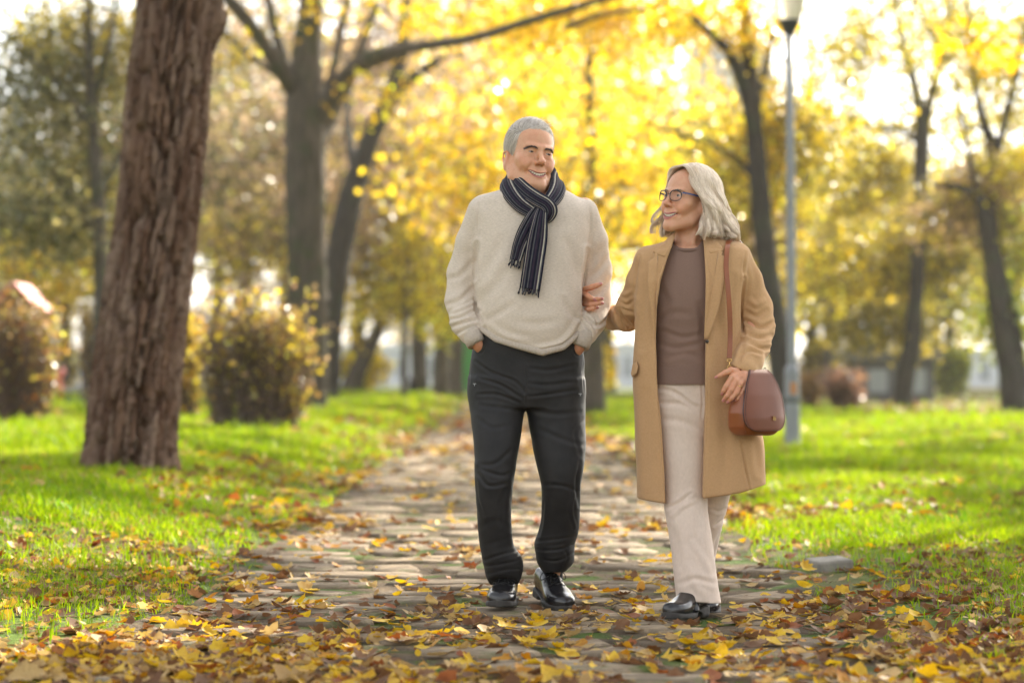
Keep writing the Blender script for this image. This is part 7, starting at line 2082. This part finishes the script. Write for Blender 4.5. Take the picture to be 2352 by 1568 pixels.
add("edge", V, np.concatenate([np.stack([e[:-1], e[1:], e[1:] + m0, e[:-1] + m0], 1), qq[:, ::-1] + m0]), M_edge, fl)
V = np.array([flap_pt(t * np.interp(s, prof[:, 0], prof[:, 1]) * .94, min(s, .2105), .0052) for s, t in [(s, -1) for s in sv] + [(.217, t) for t in np.linspace(-.9, .9, 9)] + [(s, 1) for s in sv[::-1]]])
v, f = tube(V, 0.0007, 5, None); add("stitching", v, f, M_edge, fl)
V = np.array([bagp(-np.interp(h, [0, .03, .08, .15, .225], [.078, .097, .102, .088, .052]) * .93, np.interp(h, [0, .02, .06, .14, .225], [.040, .050, .050, .036, .014]) * .80, h) for h in np.linspace(.012, .21, 20)])
v, f = tube(V, 0.0014, 5, None); add("seam", v, f, M_leat, bag)
# small gold maker's plate with raised worn letters
pc = flap_pt(.028, .168, .006)
def plate(u, h, w_, hh, t=0.002): 
    v, f = box((0, 0, 0), (w_, t, hh)); return pc + v[:, :1] * U_ - v[:, 1:2] * -N_ * -1 * 0 + v[:, 1:2] * -N_ + v[:, 2:3] * np.array([0, 0, 1.0]) + u * U_ + h * np.array([0, 0, 1.0]), f
v, f = plate(0, 0, .0175, .0155, .003); cl_ = add("plate", v, f, M_leaf2, bag, False)
mb = MB()
for k, strokes in enumerate(([(-1, 0, .3, 2), (0, 1, 1.6, .3), (0, -1, 1.6, .3)], [(-.7, 0, .3, 2), (.7, 0, .3, 2), (0, 1, 1.6, .3), (0, 0, 1.6, .3)], [(0, 0, .3, 2), (0, 1, 1.7, .3)], [(-.7, 0, .3, 2), (0, 1, 1.5, .3), (0, 0, 1.3, .3), (0, -1, 1.5, .3)])):
    for (u, h, w_, hh) in strokes:
        v, f = plate(-.0057 + .0038 * k + u * .0012, -.001 + h * .0026, w_ * .0013 + .0003, hh * .0026 + .0004, .0045); mb.put(v, f)
for h in (.0060, -.0066):
    v, f = plate(0, h, .016, .0008, .0042); mb.put(v, f)
mb.build("lettering", M_gold, cl_, False)
# strap, clasp and rings
SW_ = 0.0085
def strap(pts, name="strap"):
    P = catmull(np.array([W(a, b_, YF + d) for a, b_, d in pts]), 60); T_ = np.gradient(P, axis=0); T_ /= np.linalg.norm(T_, axis=1, keepdims=True)
    return P, T_
P, T_ = strap([(1700, 560, .12), (1690, 548, .07), (1682, 547, .02), (1675, 554, -.045), (1670, 572, -.098), (1668, 614, -.130), (1672, 662, -.142), (1676, 720, -.142), (1677, 775, -.142), (1675, 822, -.155)])
wv = np.array([1.0, 0.30, 0]); V = []
for p, t in zip(P, T_):
    w_ = wv - t * np.dot(wv, t); w_ /= np.linalg.norm(w_); n_ = np.cross(t, w_)
    for a_, b_ in ((-1, -1), (1, -1), (1, 1), (-1, 1)): V.append(p + w_ * a_ * SW_ + n_ * b_ * 0.0018)
i = np.arange(59)[:, None] * 4; k = np.arange(4)[None]; V = np.array(V)
st = add("strap", V, [np.stack([i + k, i + (k + 1) % 4, i + 4 + (k + 1) % 4, i + 4 + k], -1).reshape(-1, 4), np.array([[236, 237, 238, 239]])], M_leat, bag, False)
def loop(c, rx, rz, r, name, mat=M_gold, tilt=0.0):
    c = np.asarray(c); a = np.linspace(0, 2 * math.pi, 26); v, f = tube(np.stack([c[0] + rx * np.cos(a) * math.cos(tilt) - 0 * a, c[1] + rx * np.cos(a) * math.sin(tilt), c[2] + rz * np.sin(a)], 1), r, 6, None, cap=False); return add(name, v, f, mat, bag)
loop(W(1675.5, 827, YF - .158), .0085, .0050, .0014, "strap_ring")
loop(W(1675.5, 846, YF - .165), .0068, .0115, .0015, "clasp")
v, f = tube([W(1675.5, 830, YF - .160), W(1675.5, 839, YF - .164)], 0.0025, 8); add("swivel", v, f, M_gold, bag)
loop(W(1674, 858, YF - .166), .0045, .0075, .0013, "bag_ring", M_gold, 0.9)
for k in range(5):
    loop(W(1757 - k * 2.6, 848 + k * 4.6, BY + .06 - .004 * k), .004, .0055, .0013, "chain_link", M_edge, 0.4 + 1.3 * (k % 2))

# ------------------------------------------------------------------ morning haze between the trees
m = bpy.data.materials.new("haze_air"); m.use_nodes = True
nt = m.node_tree; nt.nodes.remove(nt.nodes["Principled BSDF"])
pv = nt.nodes.new("ShaderNodeVolumePrincipled")
pv.inputs["Color"].default_value = (0.96, 0.94, 0.90, 1); pv.inputs["Density"].default_value = 0.00022; pv.inputs["Anisotropy"].default_value = 0.55
nt.links.new(pv.outputs[0], nt.nodes["Material Output"].inputs["Volume"])
v, f = box((0, 440, 13.5), (900, 960, 31))
hz = link("haze", make_mesh("haze", v, f, False), m); tag(hz, "pale sunlit haze filling the park", None, None, "stuff")
